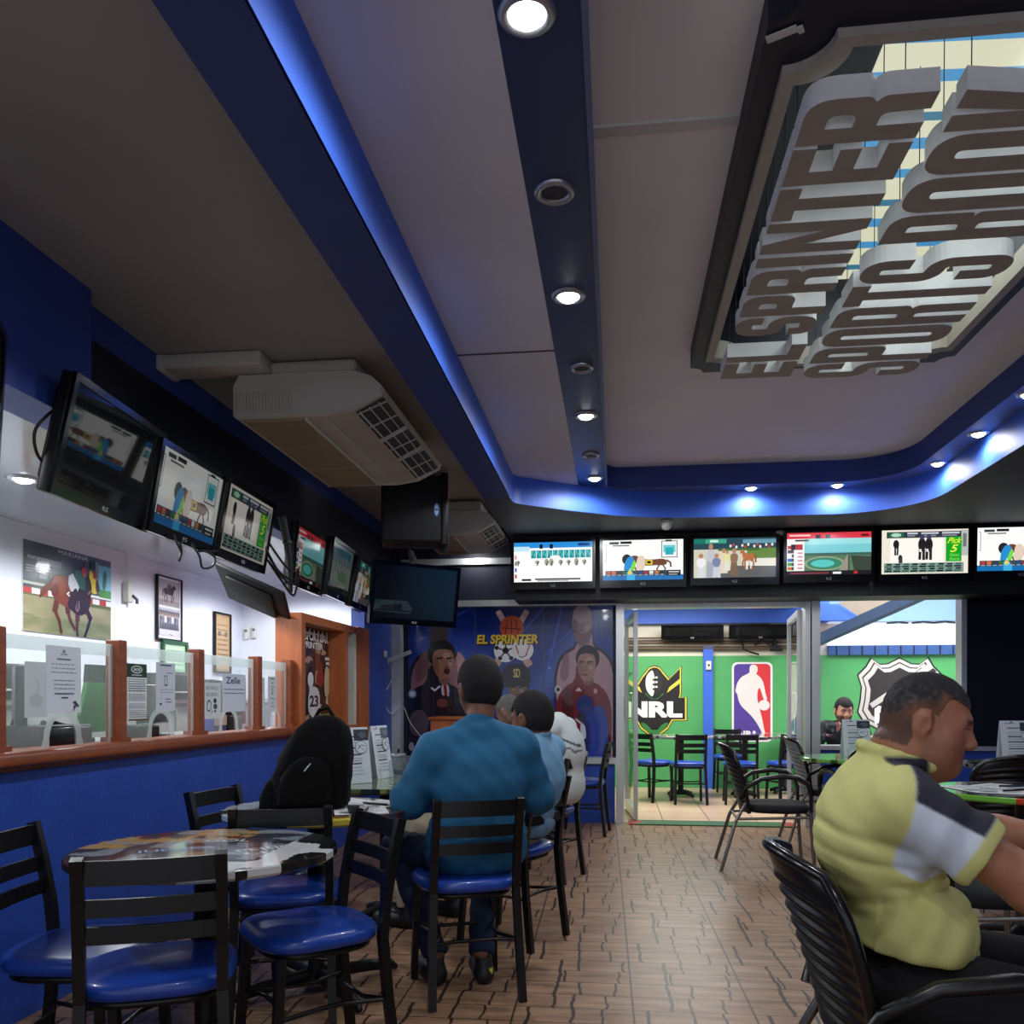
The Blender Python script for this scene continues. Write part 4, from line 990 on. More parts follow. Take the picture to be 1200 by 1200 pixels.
def pc(a):
    a.rect(0, 0, 1, 1, C3(236, 238, 238)); a.rect(0, .76, 1, 1, C3(38, 66, 46)); a.ell(.5, .9, .28, .07, C3(220, 228, 220), 18); a.ell(.5, .9, .23, .05, C3(38, 66, 46), 18); a.text('ace', .34, .875, .32, .05, W_, .02, .2); a.rect(.25, .79, .75, .81, C3(200, 210, 200))
    for y1, y0, n in ((.72, .52, 6), (.46, .36, 4), (.29, .22, 3), (.17, .06, 4)): lines_art(a, y1, y0, n, .06, .92, C3(70, 72, 76))
    a.rect(0, 0, 1, .025, C3(90, 40, 36))
def pd(a):
    a.rect(0, 0, 1, 1, C3(220, 226, 234)); a.rect(.2, .93, .8, .965, C3(90, 96, 110)); a.rect(.5, .78, .85, .8, C3(130, 136, 150))
    a.rect(.42, .52, .58, .74, C3(70, 74, 84)); a.rect(.45, .55, .55, .72, C3(220, 226, 234)); lines_art(a, .44, .38, 2, .2, .9, C3(120, 126, 138)); a.line([(.25, .12), (.3, .9)], .006, C3(170, 176, 186))
    a.rect(.45, .24, .75, .26, C3(120, 126, 138)); a.rect(.5, .18, .8, .2, C3(120, 126, 138)); a.ell(.22, .15, .06, .025, C3(60, 64, 74), 8)
def pe(a):
    a.rect(0, 0, 1, 1, C3(228, 232, 236)); a.text('NET PAGOS', .1, .80, .72, .10, C3(60, 62, 70), .0); a.text('DE VENTA', .14, .62, .66, .10, C3(60, 62, 70), .0)
    a.smooth([(.15, .2), (.4, .2), (.44, .44), (.3, .56), (.16, .46)], C3(90, 94, 100)); a.smooth([(.19, .24), (.37, .24), (.39, .42), (.3, .5), (.2, .42)], C3(228, 232, 236)); a.ell(.64, .50, .1, .07, C3(50, 54, 62), 10); a.ell(.66, .34, .12, .08, C3(80, 84, 92), 10); a.line([(.42, .16), (.5, .22)], .03, C3(60, 62, 70)); a.rect(.6, .18, .7, .24, C3(70, 74, 80))
def pf(a):
    a.rect(0, 0, 1, 1, C3(222, 230, 240)); a.text('Zelle', .14, .74, .62, .18, C3(40, 60, 120), .02); lines_art(a, .58, .48, 2, .06, .96, C3(90, 100, 130), .5)
def ph(a):
    a.rect(0, 0, 1, 1, C3(226, 230, 238)); a.rect(.25, .92, .75, .955, C3(110, 116, 128)); a.ell(.5, .82, .06, .025, K_, 8); a.rect(.3, .70, .75, .72, C3(120, 124, 134)); a.rect(.42, .50, .6, .66, C3(80, 84, 92)); a.rect(.46, .53, .56, .64, C3(226, 230, 238)); a.rect(.2, .36, .8, .38, C3(110, 116, 128)); a.ell(.5, .25, .05, .02, K_, 8); a.rect(.3, .14, .75, .16, C3(120, 124, 134))
GP = 'notices taped to the teller glass'
XP = -2.226
at_x('paper_notice', 'pale sheet with a faint drawing taped left of the first glass arch', 'notice', XP - .001, 2.99, 3.12, 1.125, 1.34, pa, group=GP)
at_x('paper_notice', 'tall white notice with small emblem taped above the first glass arch', 'notice', XP, 3.11, 3.33, 1.14, 1.41, pb, group=GP)
at_x('paper_notice', 'white notice with dark green header on the second teller glass', 'notice', XP, 3.665, 3.835, 1.095, 1.36, pc, group=GP)
at_x('paper_notice', 'bluish sheet with a phone drawing on the second teller glass', 'notice', XP, 3.92, 4.10, 1.135, 1.375, pd, group=GP)
at_x('paper_notice', 'white sheet with large letters and a bag drawing on the third teller glass', 'notice', XP, 4.405, 4.605, 1.085, 1.285, pe, group=GP)
at_x('paper_notice', 'bluish Zelle sheet on the third teller glass', 'notice', XP - .001, 4.63, 4.93, 1.12, 1.34, pf, group=GP)
at_x('paper_notice', 'narrow plain sheet at the left of the fourth teller glass', 'notice', XP - .001, 5.125, 5.215, 1.11, 1.33, lambda a: (a.rect(0, 0, 1, 1, C3(224, 228, 234)), lines_art(a, .9, .6, 4, .1, .8, C3(160, 166, 176))), group=GP)
at_x('paper_notice', 'white sheet with a phone drawing on the fourth teller glass', 'notice', XP, 5.265, 5.405, 1.11, 1.34, ph, group=GP)
# equipment on the desk behind the glass
def monitor(loc, rz, label, scol, w=.40, h=.30, group=None):
    t = thing('desk_monitor', label, 'monitor', loc, rz, group)
    obj('case', MB().rbox(-w / 2, w / 2, 0, .045, .07, .07 + h, .01, 2), m_plastic, t)
    a = MB(); ar = Art(a, frame((-w / 2 + .015, -.001, .09), (1, 0, 0), (0, -1, 0)), w - .03, h - .035); ar.rect(0, 0, 1, 1, scol); ar.rect(0, .74, 1, 1, C3(30, 38, 40)); ar.rect(.4, .45, .6, .47, mixc(scol, W_, .2))
    obj('screen', a, mat('monitor_screen', rough=.3, attr=True), t)
    obj('stand', MB().sq((0, .03, .12), (0, .06, .01), .02).rbox(-.11, .11, -.05, .12, 0, .014, .005, 1), m_plastic, t)
    return t
DZ = .986
monitor((-2.50, 3.36, DZ), R_(130), 'black monitor back behind the first teller glass', K_, .26, .28)
t = thing('green_board', 'green board with a dark top edge behind the first teller glass', 'board', (-2.52, 3.89, DZ))
mb2 = MB(); mb2.M = Matrix(((0, 0, 1, 0), (1, 0, 0, 0), (0, 1, 0, 0), (0, 0, 0, 1)))
mb2.prism([(-.13, .05), (.16, .05), (.16, .29), (-.10, .29), (-.15, .13)], 0, .02); obj('board', mb2, mat('bright_green_board', C3(58, 150, 66), .5, noise=.06), t)
mb2 = MB(); mb2.M = Matrix(((0, 0, 1, 0), (1, 0, 0, 0), (0, 1, 0, 0), (0, 0, 0, 1))); mb2.prism([(-.10, .29), (.16, .29), (.16, .375), (-.09, .375)], -.002, .022); obj('top_edge', mb2, m_softblk, t)
monitor((-2.56, 4.52, DZ), R_(100), 'grey monitor behind the second teller glass', C3(70, 76, 82), .40, .22)
t = thing('keyboard_tray', 'black document holder lying behind the first teller glass', 'holder', (-2.42, 3.42, DZ + .01))
obj('tray', MB().rbox(-.08, .1, -.16, .16, 0, .03, .01, 2), m_softblk, t); obj('bars', MB().tube([(-.06, -.14, .03), (.0, 0, .1), (.06, .14, .05)], .012, 6).tube([(-.05, .12, .03), (.03, -.1, .1)], .012, 6), m_softblk, t)
t = thing('blue_box', 'small blue box behind the third teller arch', 'box', (-2.42, 4.90, DZ)); obj('box_body', MB().rbox(-.05, .05, -.08, .08, 0, .12, .006, 1), mat('blue_card', C3(36, 66, 160), .5, noise=.05), t); obj('label_strip', MB().box(.05, .0515, -.08, .08, .05, .11), m_wplast, t)
t = thing('cash_printer', 'low black receipt printer behind the second teller arch', 'printer', (-2.38, 4.02, DZ)); obj('printer_body', MB().rbox(-.07, .07, -.09, .09, 0, .08, .015, 2), m_softblk, t); obj('paper_slot', MB().box(.03, .05, -.05, .05, .08, .088), m_ring, t)
t = thing('desk_monitor', 'black screen in a wooden frame behind the fourth teller glass', 'monitor', (-2.52, 5.30, DZ), R_(95)); obj('case', MB().rbox(-.26, .26, 0, .05, .06, .33, .008, 1), m_plastic, t); obj('frame', MB().box(.2, .27, -.03, .0, .04, .35), m_wood, t); obj('base', MB().rbox(-.12, .12, -.06, .1, 0, .1, .01, 1), m_plastic, t)

# ------------------------------------------------------------------ pictures on the booth's back wall
def horse_poster(a):
    a.rect(0, 0, 1, 1, C3(150, 146, 118))
    a.grid(64, 36, lambda u, v: mixc(mixc(C3(168, 160, 128), C3(132, 132, 94), vn(u * 6, v * 9)), C3(90, 110, 66), .8 * max(0, min(1, (.17 + .05 * vn(u * 5, 1) - v) * 30)) * vn(u * 8, v * 20, 3)) if v < .42 else mixc(C3(52, 60, 66), C3(110, 120, 122), vn(u * 5, v * 5, 2)))
    a.rect(0, .40, 1, .47, C3(104, 108, 76)); a.rect(.7, .38, 1, .44, C3(96, 104, 60))
    for k in range(12): a.rect(.0 + k * .085, .42, .085 + k * .085, .485, W_ if k % 2 else C3(190, 66, 60))
    a.rect(0, .52, .25, .55, C3(190, 196, 180)); a.rect(.7, .50, 1, .53, W_)
    a.rect(.14, .76, .4, .84, C3(150, 160, 168)); a.rect(.16, .6, .24, .74, C3(140, 150, 154)); a.rect(.84, .56, 1, .92, C3(120, 196, 214)); a.rect(.85, .52, 1, .62, C3(70, 150, 60)); a.smooth([(.88, .62), (.93, .62), (.95, .85), (.9, .88)], C3(60, 120, 110))
    a.rect(.8, .6, .84, .95, C3(120, 130, 140)); a.smooth([(.72, .55), (.84, .55), (.8, .75), (.74, .84), (.72, .8)], C3(232, 206, 60)); a.ell(.79, .78, .025, .05, C3(150, 60, 50), 10); a.smooth([(.8, .56), (.86, .58), (.84, .7), (.8, .74)], C3(66, 46, 44))
    # the near horse, three-quarter, running to the right
    B1, B2, B3 = C3(128, 62, 42), C3(92, 46, 36), C3(48, 29, 31)
    a.poly([(.33, .60), (.26, .585), (.20, .52), (.155, .40), (.17, .385), (.215, .43), (.26, .50), (.33, .52)], C3(112, 56, 40))
    for L, c, wd in (([(.455, .42), (.47, .28), (.50, .17), (.55, .075)], B2, .052), ([(.355, .42), (.325, .27), (.375, .15), (.395, .02)], C3(104, 54, 38), .055)):
        a.line(L[:2], wd * 1.6, c); a.line(L[1:3], wd * .9, c); a.line(L[2:], wd * .75, mixc(c, K_, .35))
    a.poly([(.28, .50), (.285, .60), (.32, .665), (.38, .695), (.45, .69), (.50, .66), (.58, .66), (.64, .62), (.64, .40), (.60, .30), (.55, .28), (.50, .33), (.44, .335), (.38, .36), (.33, .40), (.295, .44)], B1)
    a.ell(.37, .56, .075, .115, C3(146, 74, 50), 22); a.ell(.33, .50, .04, .08, C3(112, 52, 38), 16)
    for L, c, wd in (([(.585, .34), (.58, .20), (.575, .11), (.58, .01)], C3(84, 48, 38), .05), ([(.675, .36), (.735, .235), (.705, .12), (.665, .0)], B3, .048)):
        a.line(L[:2], wd * 1.5, c); a.line(L[1:3], wd * .9, c); a.line(L[2:], wd * .75, mixc(c, K_, .4))
    a.poly([(.46, .36), (.50, .52), (.55, .62), (.62, .64), (.68, .62), (.735, .55), (.74, .46), (.72, .36), (.68, .29), (.62, .255), (.56, .265), (.50, .31)], B3)
    a.poly([(.60, .60), (.64, .68), (.675, .745), (.70, .77), (.715, .75), (.745, .66), (.75, .56), (.735, .50), (.70, .49), (.66, .52)], C3(40, 25, 29)); a.line([(.705, .53), (.735, .57)], .018, C3(150, 120, 90))
    a.poly([(.55, .33), (.57, .42), (.60, .43), (.605, .36), (.59, .30), (.565, .29)], C3(128, 98, 102)); a.line([(.56, .60), (.58, .42), (.575, .33)], .03, C3(70, 50, 56))
    a.poly([(.47, .60), (.475, .70), (.52, .74), (.57, .70), (.60, .60), (.575, .53), (.545, .57), (.52, .52), (.495, .53)], C3(214, 220, 226)); a.line([(.56, .56), (.585, .44)], .03, C3(30, 30, 36))
    a.poly([(.53, .72), (.56, .79), (.62, .80), (.665, .74), (.675, .64), (.65, .57), (.60, .58), (.575, .64)], C3(40, 98, 90)); a.line([(.60, .66), (.66, .585)], .045, C3(36, 88, 82))
    a.ell(.655, .79, .034, .06, C3(196, 44, 66), 16); a.line([(.66, .84), (.655, .90)], .02, C3(120, 30, 50)); a.ell(.665, .755, .02, .03, C3(150, 104, 86), 10); a.line([(.48, .51), (.455, .485), (.485, .465)], .016, W_)
    a.text('MARIANA Q.', .04, .79, .22, .05, C3(222, 226, 230)); lines_art(a, .72, .66, 3, .02, .28, C3(190, 196, 200)); a.text('MARIANA', .36, .93, .34, .05, C3(210, 214, 220)); a.rect(.73, .85, .79, .93, C3(40, 50, 56))
at_x('horse_picture', 'large colour poster of a jockey on a bay racehorse on the booth wall', 'poster', -3.688, 4.935, 5.87, 1.625, 2.20, horse_poster, m_gprint, .011, None, None)
def twin(a):
    a.rect(0, 0, 1, 1, C3(226, 226, 232)); a.rect(.06, .54, .94, .97, C3(190, 180, 180)); a.rect(.06, .54, .94, .64, C3(150, 140, 140)); art_horse(a, .2, .6, .6, .3, C3(62, 46, 48)); a.ell(.5, .86, .1, .05, C3(90, 80, 90), 10)
    a.rect(.06, .05, .94, .50, C3(176, 172, 182)); a.rect(.06, .38, .94, .46, C3(90, 86, 98))
    for k in range(8): art_man(a, .05 + .1 * k, .14, .16, .28, (C3(70, 70, 90), C3(110, 104, 124), C3(210, 208, 214))[k % 3], C3(60, 58, 74))
    a.rect(.06, .05, .94, .15, C3(200, 194, 204)); a.line([(.5, .08), (.62, .06)], .01, K_)
at_x('picture_frame', 'narrow dark frame with two stacked race photographs', 'picture', -3.68, 6.50, 6.87, 1.69, 2.19, twin, m_gprint, .01, 'booth wall pictures', m_softblk, .012)
at_x('picture_frame', 'green framed certificate half hidden behind the second teller glass', 'picture', -3.68, 6.60, 6.95, 1.42, 1.65, lambda a: (a.rect(0, 0, 1, 1, C3(160, 206, 160)), a.rect(.08, .1, .92, .9, C3(196, 226, 190)), lines_art(a, .75, .25, 5, .15, .85, C3(90, 150, 90))), m_gprint, .01, 'booth wall pictures', mat('dark_green_frame', C3(24, 84, 46), .4), .03)
at_x('picture_frame', 'small unframed photograph beside the green certificate', 'picture', -3.69, 7.03, 7.24, 1.53, 1.66, lambda a: (a.rect(0, 0, 1, 1, C3(210, 212, 218)), art_horse(a, .2, .15, .6, .6, C3(70, 70, 84)), a.rect(.55, .3, .95, .5, C3(120, 110, 130))), m_gprint, .008, 'booth wall pictures')
at_x('picture_frame', 'dark framed tan document near the booth corner', 'picture', -3.68, 7.50, 7.80, 1.45, 1.985, lambda a: (a.rect(0, 0, 1, 1, C3(176, 140, 96)), a.rect(.06, .04, .94, .96, C3(196, 160, 112)), lines_art(a, .8, .2, 8, .15, .85, C3(150, 116, 76)), a.rect(.2, .62, .35, .7, C3(110, 100, 90)), a.rect(.65, .62, .8, .7, C3(110, 100, 90))), m_gprint, .01, 'booth wall pictures', m_softblk, .016)
t = thing('switch_box', 'white switch box with a plug on a cable down the booth wall', 'switch', (-3.68, 6.07, 2.0))
obj('box', MB().rbox(-.02, .03, -.035, .035, -.075, .075, .008), m_wplast, t); obj('plug', MB().tube([(.03, .02, -.02), (.05, .05, -.05), (.05, .05, -.08)], .012, 8), mat('dark_plug', C3(70, 70, 74), .5), t); obj('conduit', MB().tube([(0, 0, .075), (0, -.005, .2), (0, 0, .3)], .008, 6), m_wplast, t)
for k, (x, z, w, lab) in enumerate(((-3.64, 1.84, .05, 'white thermostat on the booth end wall, left of its twin'), (-3.56, 1.85, .05, 'white thermostat with a lower cover on the booth end wall'), (-3.15, 1.885, .042, 'small white remote holder with a dark window on the booth wall'))):
    t = thing('thermostat' if k < 2 else 'remote_holder', lab, 'thermostat' if k < 2 else 'holder', (x, 8.1, z)); h = .12 if k < 2 else .08
    obj('case', MB().rbox(-w / 2, w / 2, -.03, 0, -h / 2, h / 2, .01, 2), m_wplast, t)
    obj('window', MB().box(-w * .3, w * .3, -.0312, -.03, h * .1, h * .32), mat('grey_display', C3(110, 116, 120), .3) if k < 2 else m_plastic, t)
# ------------------------------------------------------------------ wooden display case with the jersey poster
t = thing('display_case', 'orange wood display case holding a crowded sports poster at the counter end', 'display case', (-2.2, 5.66, .93))
mb = MB()
mb.box(-.14, .05, 0, .07, .07, .86); mb.box(-.14, .05, 1.30, 1.62, -.55, .87); mb.box(-.14, .05, .07, 1.3, .80, .86); mb.box(-.14, .05, .07, 1.3, -.03, .05); mb.box(-.12, .05, .95, 1.02, .05, .8)
obj('case_frame', mb, m_oak, t)
obj('back_panel', MB().box(-.13, -.10, .07, 1.3, .05, .8), m_wood, t); obj('white_edge', MB().box(-.02, .052, 1.18, 1.24, .05, .80), m_wplast, t)
def case_art(a):
    rnd = random.Random(3)
    a.rect(0, 0, 1, 1, C3(58, 38, 36))
    for k in range(46):
        x = rnd.random(); y = rnd.random() * .8; c = (C3(232, 228, 220), C3(120, 60, 44), C3(30, 26, 28), C3(190, 150, 120), C3(150, 40, 40), C3(220, 210, 190), C3(84, 56, 48))[rnd.randrange(7)]
        w = rnd.uniform(.03, .09); h = rnd.uniform(.06, .2); a.smooth([(x - w, y), (x + w, y + .02), (x + w * .7, y + h), (x - w * .6, y + h)], c)
    a.ell(.12, .47, .11, .09, C3(200, 92, 44), 18); a.ell(.42, .48, .06, .08, W_, 14); a.smooth([(.36, .1), (.6, .1), (.62, .4), (.38, .42)], C3(226, 226, 222)); a.text('23', .4, .2, .18, .12, C3(40, 36, 60), .04)
    a.rect(.6, .0, .98, .12, C3(150, 190, 50)); a.smooth([(.7, .3), (.82, .3), (.84, .6), (.72, .66)], C3(206, 190, 160)); a.smooth([(.44, .05), (.52, .05), (.5, .2), (.44, .2)], W_)
    a.text('EL SPRINTER', .1, .80, .58, .07, W_, .03); a.text('SPORT BAR', .3, .88, .5, .09, C3(236, 234, 226), .04)
    for k in range(9): a.rect(.2 + .09 * k, .93, .235 + .09 * k, 1, C3(226, 222, 210))
    a.rect(.72, .70, .9, .73, C3(230, 226, 220)); a.rect(.74, .65, .88, .68, C3(230, 226, 220))
mb = MB(); mb.box(-.095, -.09, .10, 1.14, .055, .79, 0, K_); case_art(Art(mb, frame((-.0895, .10, .055), (0, 1, 0), (1, 0, 0)), 1.04, .735)); obj('poster', mb, m_gprint, t)

# ================================================================== the mural panels of the glazed partition
def torso(a, cx, y0, y1, w, col, neck=None):
    h = y1 - y0
    a.smooth([(cx - w * .5, y0 - h), (cx + w * .5, y0 - h), (cx + w * .5, y0), (cx + w * .53, y0 + h * .5), (cx + w * .47, y0 + h * .72), (cx + w * .33, y0 + h * .84), (cx + w * .15, y0 + h * .9), (cx + w * .12, y1 + h * .12), (cx - w * .12, y1 + h * .12), (cx - w * .15, y0 + h * .9), (cx - w * .33, y0 + h * .84), (cx - w * .47, y0 + h * .72), (cx - w * .53, y0 + h * .5), (cx - w * .5, y0)], col, 1)
def face(a, cx, cy, rx, ry, skin, hair, turn=0.0, beard=None, bald=False, mouth=True, afro=0.0):
    dk = mixc(skin, K_, .45); lt = mixc(skin, W_, .16)
    if not bald: a.ell(cx - turn * rx * .2, cy + ry * (.50 + afro * .2), rx * (1.10 + afro * .8), ry * (.74 + afro * .6), hair, 22)
    a.smooth([(cx - rx, cy + ry * .3), (cx - rx * .9, cy - ry * .4), (cx - rx * .4, cy - ry), (cx + rx * .4, cy - ry), (cx + rx * .9, cy - ry * .4), (cx + rx, cy + ry * .3), (cx + rx * .75, cy + ry * .85), (cx - rx * .75, cy + ry * .85)], skin)
    a.smooth([(cx - rx * .98, cy + .3 * ry), (cx - rx * .85, cy - ry * .5), (cx - rx * .45, cy - ry * .8), (cx - rx * .4, cy + ry * .5)], mixc(skin, K_, .3))
    a.ell(cx + rx * .3, cy + ry * .45, rx * .35, ry * .2, lt, 12); a.ell(cx + rx * (.5 + turn * .1), cy - ry * .1, rx * .22, ry * .18, lt, 10)
    for sx in (-.42, .42):
        ex = cx + rx * (sx + turn * .22); a.ell(ex, cy + ry * .14, rx * .22, ry * .10, dk, 10); a.ell(ex, cy + ry * .13, rx * .13, ry * .055, C3(200, 190, 180), 8); a.ell(ex + turn * rx * .05, cy + ry * .13, rx * .06, ry * .05, K_, 8)
        a.line([(ex - rx * .24, cy + ry * .27), (ex + rx * .22, cy + ry * .31)], ry * .09, mixc(hair, K_, .4))
    a.smooth([(cx + rx * (turn * .3 - .1), cy + ry * .1), (cx + rx * (turn * .3 + .14), cy + ry * .1), (cx + rx * (turn * .5 + .26), cy - ry * .25), (cx + rx * (turn * .3 - .2), cy - ry * .27)], mixc(skin, K_, .16)); a.ell(cx + rx * turn * .45, cy - ry * .26, rx * .26, ry * .06, dk, 10)
    if beard: a.smooth([(cx - rx * .95, cy - ry * .1), (cx - rx * .8, cy - ry * .75), (cx, cy - ry * 1.15), (cx + rx * .8, cy - ry * .75), (cx + rx * .95, cy - ry * .1), (cx + rx * .55, cy - ry * .38), (cx - rx * .55, cy - ry * .38)], beard)
    if mouth: a.ell(cx + rx * turn * .35, cy - ry * .55, rx * .36, ry * .09, mixc(skin, C3(120, 40, 44), .6), 12); a.ell(cx + rx * turn * .35, cy - ry * .56, rx * .24, ry * .025, C3(50, 20, 22), 8)
def ball_soccer(a, cx, cy, r):
    k = a.w / a.h
    a.ell(cx, cy, r / k, r, W_, 26); a.ell(cx, cy, r * .3 / k, r * .3, K_, 6)
    for q in range(5):
        an = PI / 2 + q * 2 * PI / 5; a.ell(cx + r * .8 / k * math.cos(an), cy + r * .8 * math.sin(an), r * .2 / k, r * .2, K_, 6); a.line([(cx + r * .3 / k * math.cos(an), cy + r * .3 * math.sin(an)), (cx + r * .7 / k * math.cos(an), cy + r * .7 * math.sin(an))], .008 * r / .06, C3(90, 90, 96))
def mural(a):
    P = lambda px, py: ((px - 478) / 240.0, (890 - py) / 178.0)
    a.grid(40, 28, lambda u, v: mixc(mixc(C3(14, 30, 96), C3(30, 62, 160), vn(u * 4 + v * 2, v * 3)), C3(110, 150, 220), .55 * max(0, 1 - abs((u - .92) * 1.4 - (v - .9) * .8) * 7) * v + .4 * max(0, 1 - math.hypot((u - .26) * 3, (v - .55) * 3)) * .4))
    for x0, y0, x1, y1 in ((640, 770, 700, 712), (640, 800, 660, 712), (565, 800, 640, 712), (500, 740, 556, 712)): a.line([P(x0, y0), P(x1, y1)], .012, C3(50, 90, 190))
    for k in range(7): a.ell(P(645 + k * 9, 0)[0], P(0, 785 + (k % 3) * 3)[1], .006, .008, C3(120, 160, 230), 8)
    # left panel: boxer behind, player in front
    skin1 = C3(150, 104, 92)
    torso(a, P(515, 0)[0], P(0, 850)[1], P(0, 752)[1], .30, C3(24, 22, 40)); torso(a, P(515, 0)[0], P(0, 850)[1], P(0, 755)[1], .27, C3(136, 96, 100)); a.ell(*P(515, 745), .045, .08, C3(70, 50, 52), 18); a.smooth([P(535, 760), P(548, 775), P(548, 800), P(538, 800)], C3(176, 130, 130)); a.smooth([P(484, 800), P(490, 770), P(505, 760), P(500, 800)], C3(110, 76, 84))
    torso(a, P(512, 0)[0], P(0, 892)[1], P(0, 792)[1], .33, C3(16, 20, 44)); a.smooth([P(516, 803), P(528, 803), P(526, 826), P(521, 826)], C3(200, 196, 206)); a.line([P(522, 803), P(524, 824)], .02, C3(150, 30, 40)); a.line([P(506, 808), P(510, 811), P(516, 806)], .012, C3(220, 220, 226)); a.ell(*P(483, 815), .022, .03, C3(110, 116, 150), 14); a.ell(*P(483, 815), .015, .02, C3(190, 194, 210), 12)
    a.smooth([P(513, 792), P(527, 792), P(526, 806), P(516, 804)], mixc(skin1, K_, .2)); face(a, *P(520, 778), .055, .108, C3(158, 106, 84), C3(22, 18, 20), .7, afro=.22); a.ell(*P(524.5, 788), .016, .022, C3(60, 16, 20), 10)
    a.smooth([P(505, 822), P(522, 815), P(534, 824), P(532, 838), P(512, 838)], C3(40, 26, 34)); a.ell(*P(519, 826), .03, .03, C3(120, 66, 66), 10)
    a.smooth([P(478, 892), P(478, 862), P(488, 848), P(500, 850), P(506, 892)], C3(46, 36, 52)); a.ell(*P(491, 850), .05, .09, C3(84, 70, 84), 16); a.ell(*P(482, 878), .014, .03, C3(170, 160, 176), 8); a.rect(.03, 0, .09, .05, C3(150, 80, 60))
    # centre panel: club emblem, cap
    for p0, p1 in (((586, 719), (621, 780)), ((618, 719), (583, 780))):
        a.line([P(*p0), P(*p1)], .038, C3(214, 176, 168)); a.line([P(p0[0] + (p1[0] - p0[0]) * .6, p0[1] + (p1[1] - p0[1]) * .6), P(*p1)], .05, C3(196, 156, 140)); a.ell(*P(*p0), .012, .015, C3(230, 200, 190), 10)
    k = a.w / a.h
    a.ell(*P(601, 737), .080 / k, .080, C3(206, 86, 52), 26)
    for q in (-.045, .0, .045): a.line([(P(601, 0)[0] + q / k, P(0, 747)[1]), (P(601, 0)[0] + q * .6 / k, P(0, 728)[1])], .006, C3(70, 26, 20))
    a.line([P(590, 737), P(612, 739)], .006, C3(70, 26, 20))
    ball_soccer(a, *P(594, 764), .078); a.ell(*P(614, 763), .072 / k, .072, C3(236, 234, 232), 24); a.line([P(606, 758), P(609, 768)], .008, C3(190, 60, 60)); a.line([P(622, 758), P(618, 769)], .008, C3(190, 60, 60)); a.line([P(610, 771), P(614, 772), P(619, 769)], .006, C3(60, 60, 70))
    x, y = P(560, 756); a.text('EL SPRINTER', x + .006, y - .008, .300, .062, C3(60, 40, 10), .04, .07); a.text('EL SPRINTER', x, y, .300, .062, C3(236, 204, 60), .035, .07)
    torso(a, P(607, 0)[0], 0, P(0, 822)[1], .2, C3(22, 20, 30)); face(a, *P(608, 812), .048, .09, C3(112, 76, 62), C3(20, 16, 18), -.3, beard=C3(26, 20, 22)); a.smooth([P(588, 804), P(590, 786), P(600, 779), P(615, 779), P(623, 788), P(623, 806), P(606, 801)], C3(18, 18, 26)); a.smooth([P(586, 808), P(600, 800), P(618, 800), P(624, 807), P(606, 806)], C3(10, 10, 16)); a.text('SD', P(603, 0)[0], P(0, 796)[1], .034, .06, C3(206, 180, 110), .03)
    a.rect(.33, .0, .336, 1, C3(74, 82, 120)); a.rect(.664, .0, .67, 1, C3(74, 82, 120))
    # right panel: fighter behind, red player, blue helmet
    torso(a, P(686, 0)[0], P(0, 850)[1], P(0, 748)[1], .285, C3(30, 26, 50)); torso(a, P(686, 0)[0], P(0, 850)[1], P(0, 752)[1], .262, C3(178, 142, 150)); a.smooth([P(656, 800), P(660, 772), P(668, 764), P(668, 800)], C3(140, 104, 116)); a.smooth([P(676, 744), P(692, 744), P(690, 764), P(678, 762)], C3(160, 124, 132)); face(a, *P(683, 735), .05, .13, C3(170, 140, 146), C3(90, 72, 80), -.2, bald=True, beard=C3(120, 94, 104)); a.ell(*P(683, 722), .045, .06, C3(186, 160, 168), 16)
    torso(a, P(684, 0)[0], P(0, 892)[1], P(0, 790)[1], .262, C3(112, 22, 34)); a.smooth([P(660, 892), P(658, 812), P(672, 806), P(676, 892)], C3(78, 14, 26)); a.ell(*P(655, 810), .016, .028, C3(200, 196, 206), 12); a.ell(*P(655, 810), .009, .015, K_, 8); a.poly([P(675, 812), P(683, 812), P(679, 807)], C3(220, 190, 196)); a.ell(*P(698, 812), .01, .018, C3(196, 150, 140), 10)
    a.smooth([P(683, 792), P(695, 792), P(696, 804), P(684, 806)], C3(130, 92, 84)); face(a, *P(688, 783), .045, .10, C3(166, 122, 106), C3(20, 15, 17), -.5, afro=.2)
    a.smooth([P(676, 892), P(682, 845), P(694, 830), P(708, 828), P(713, 850), P(713, 892)], C3(30, 56, 150)); a.smooth([P(676, 892), P(680, 850), P(692, 842), P(692, 892)], C3(20, 34, 100)); a.ell(*P(686, 828), .04, .065, C3(28, 48, 120), 18); a.smooth([P(677, 838), P(688, 838), P(686, 848), P(678, 846)], C3(36, 36, 60)); a.line([P(676, 845), P(682, 850)], .012, C3(190, 186, 196)); a.smooth([P(680, 850), P(686, 850), P(688, 868), P(682, 868)], C3(196, 200, 216))
t = thing('sports_mural', 'dark blue sports mural with athletes and the EL SPRINTER emblem behind glass', 'mural', (-2.05, 8.29, .62))
mb = MB(); mb.box(0, 2.02, 0, .008, 0, 1.475, 0, C3(14, 30, 90)); mural(Art(mb, frame((0, -.0005, 0), (1, 0, 0), (0, -1, 0)), 2.02, 1.475, step=.00007)); obj('print', mb, mat('mural_print', rough=.16, attr=True, coat=.5), t)

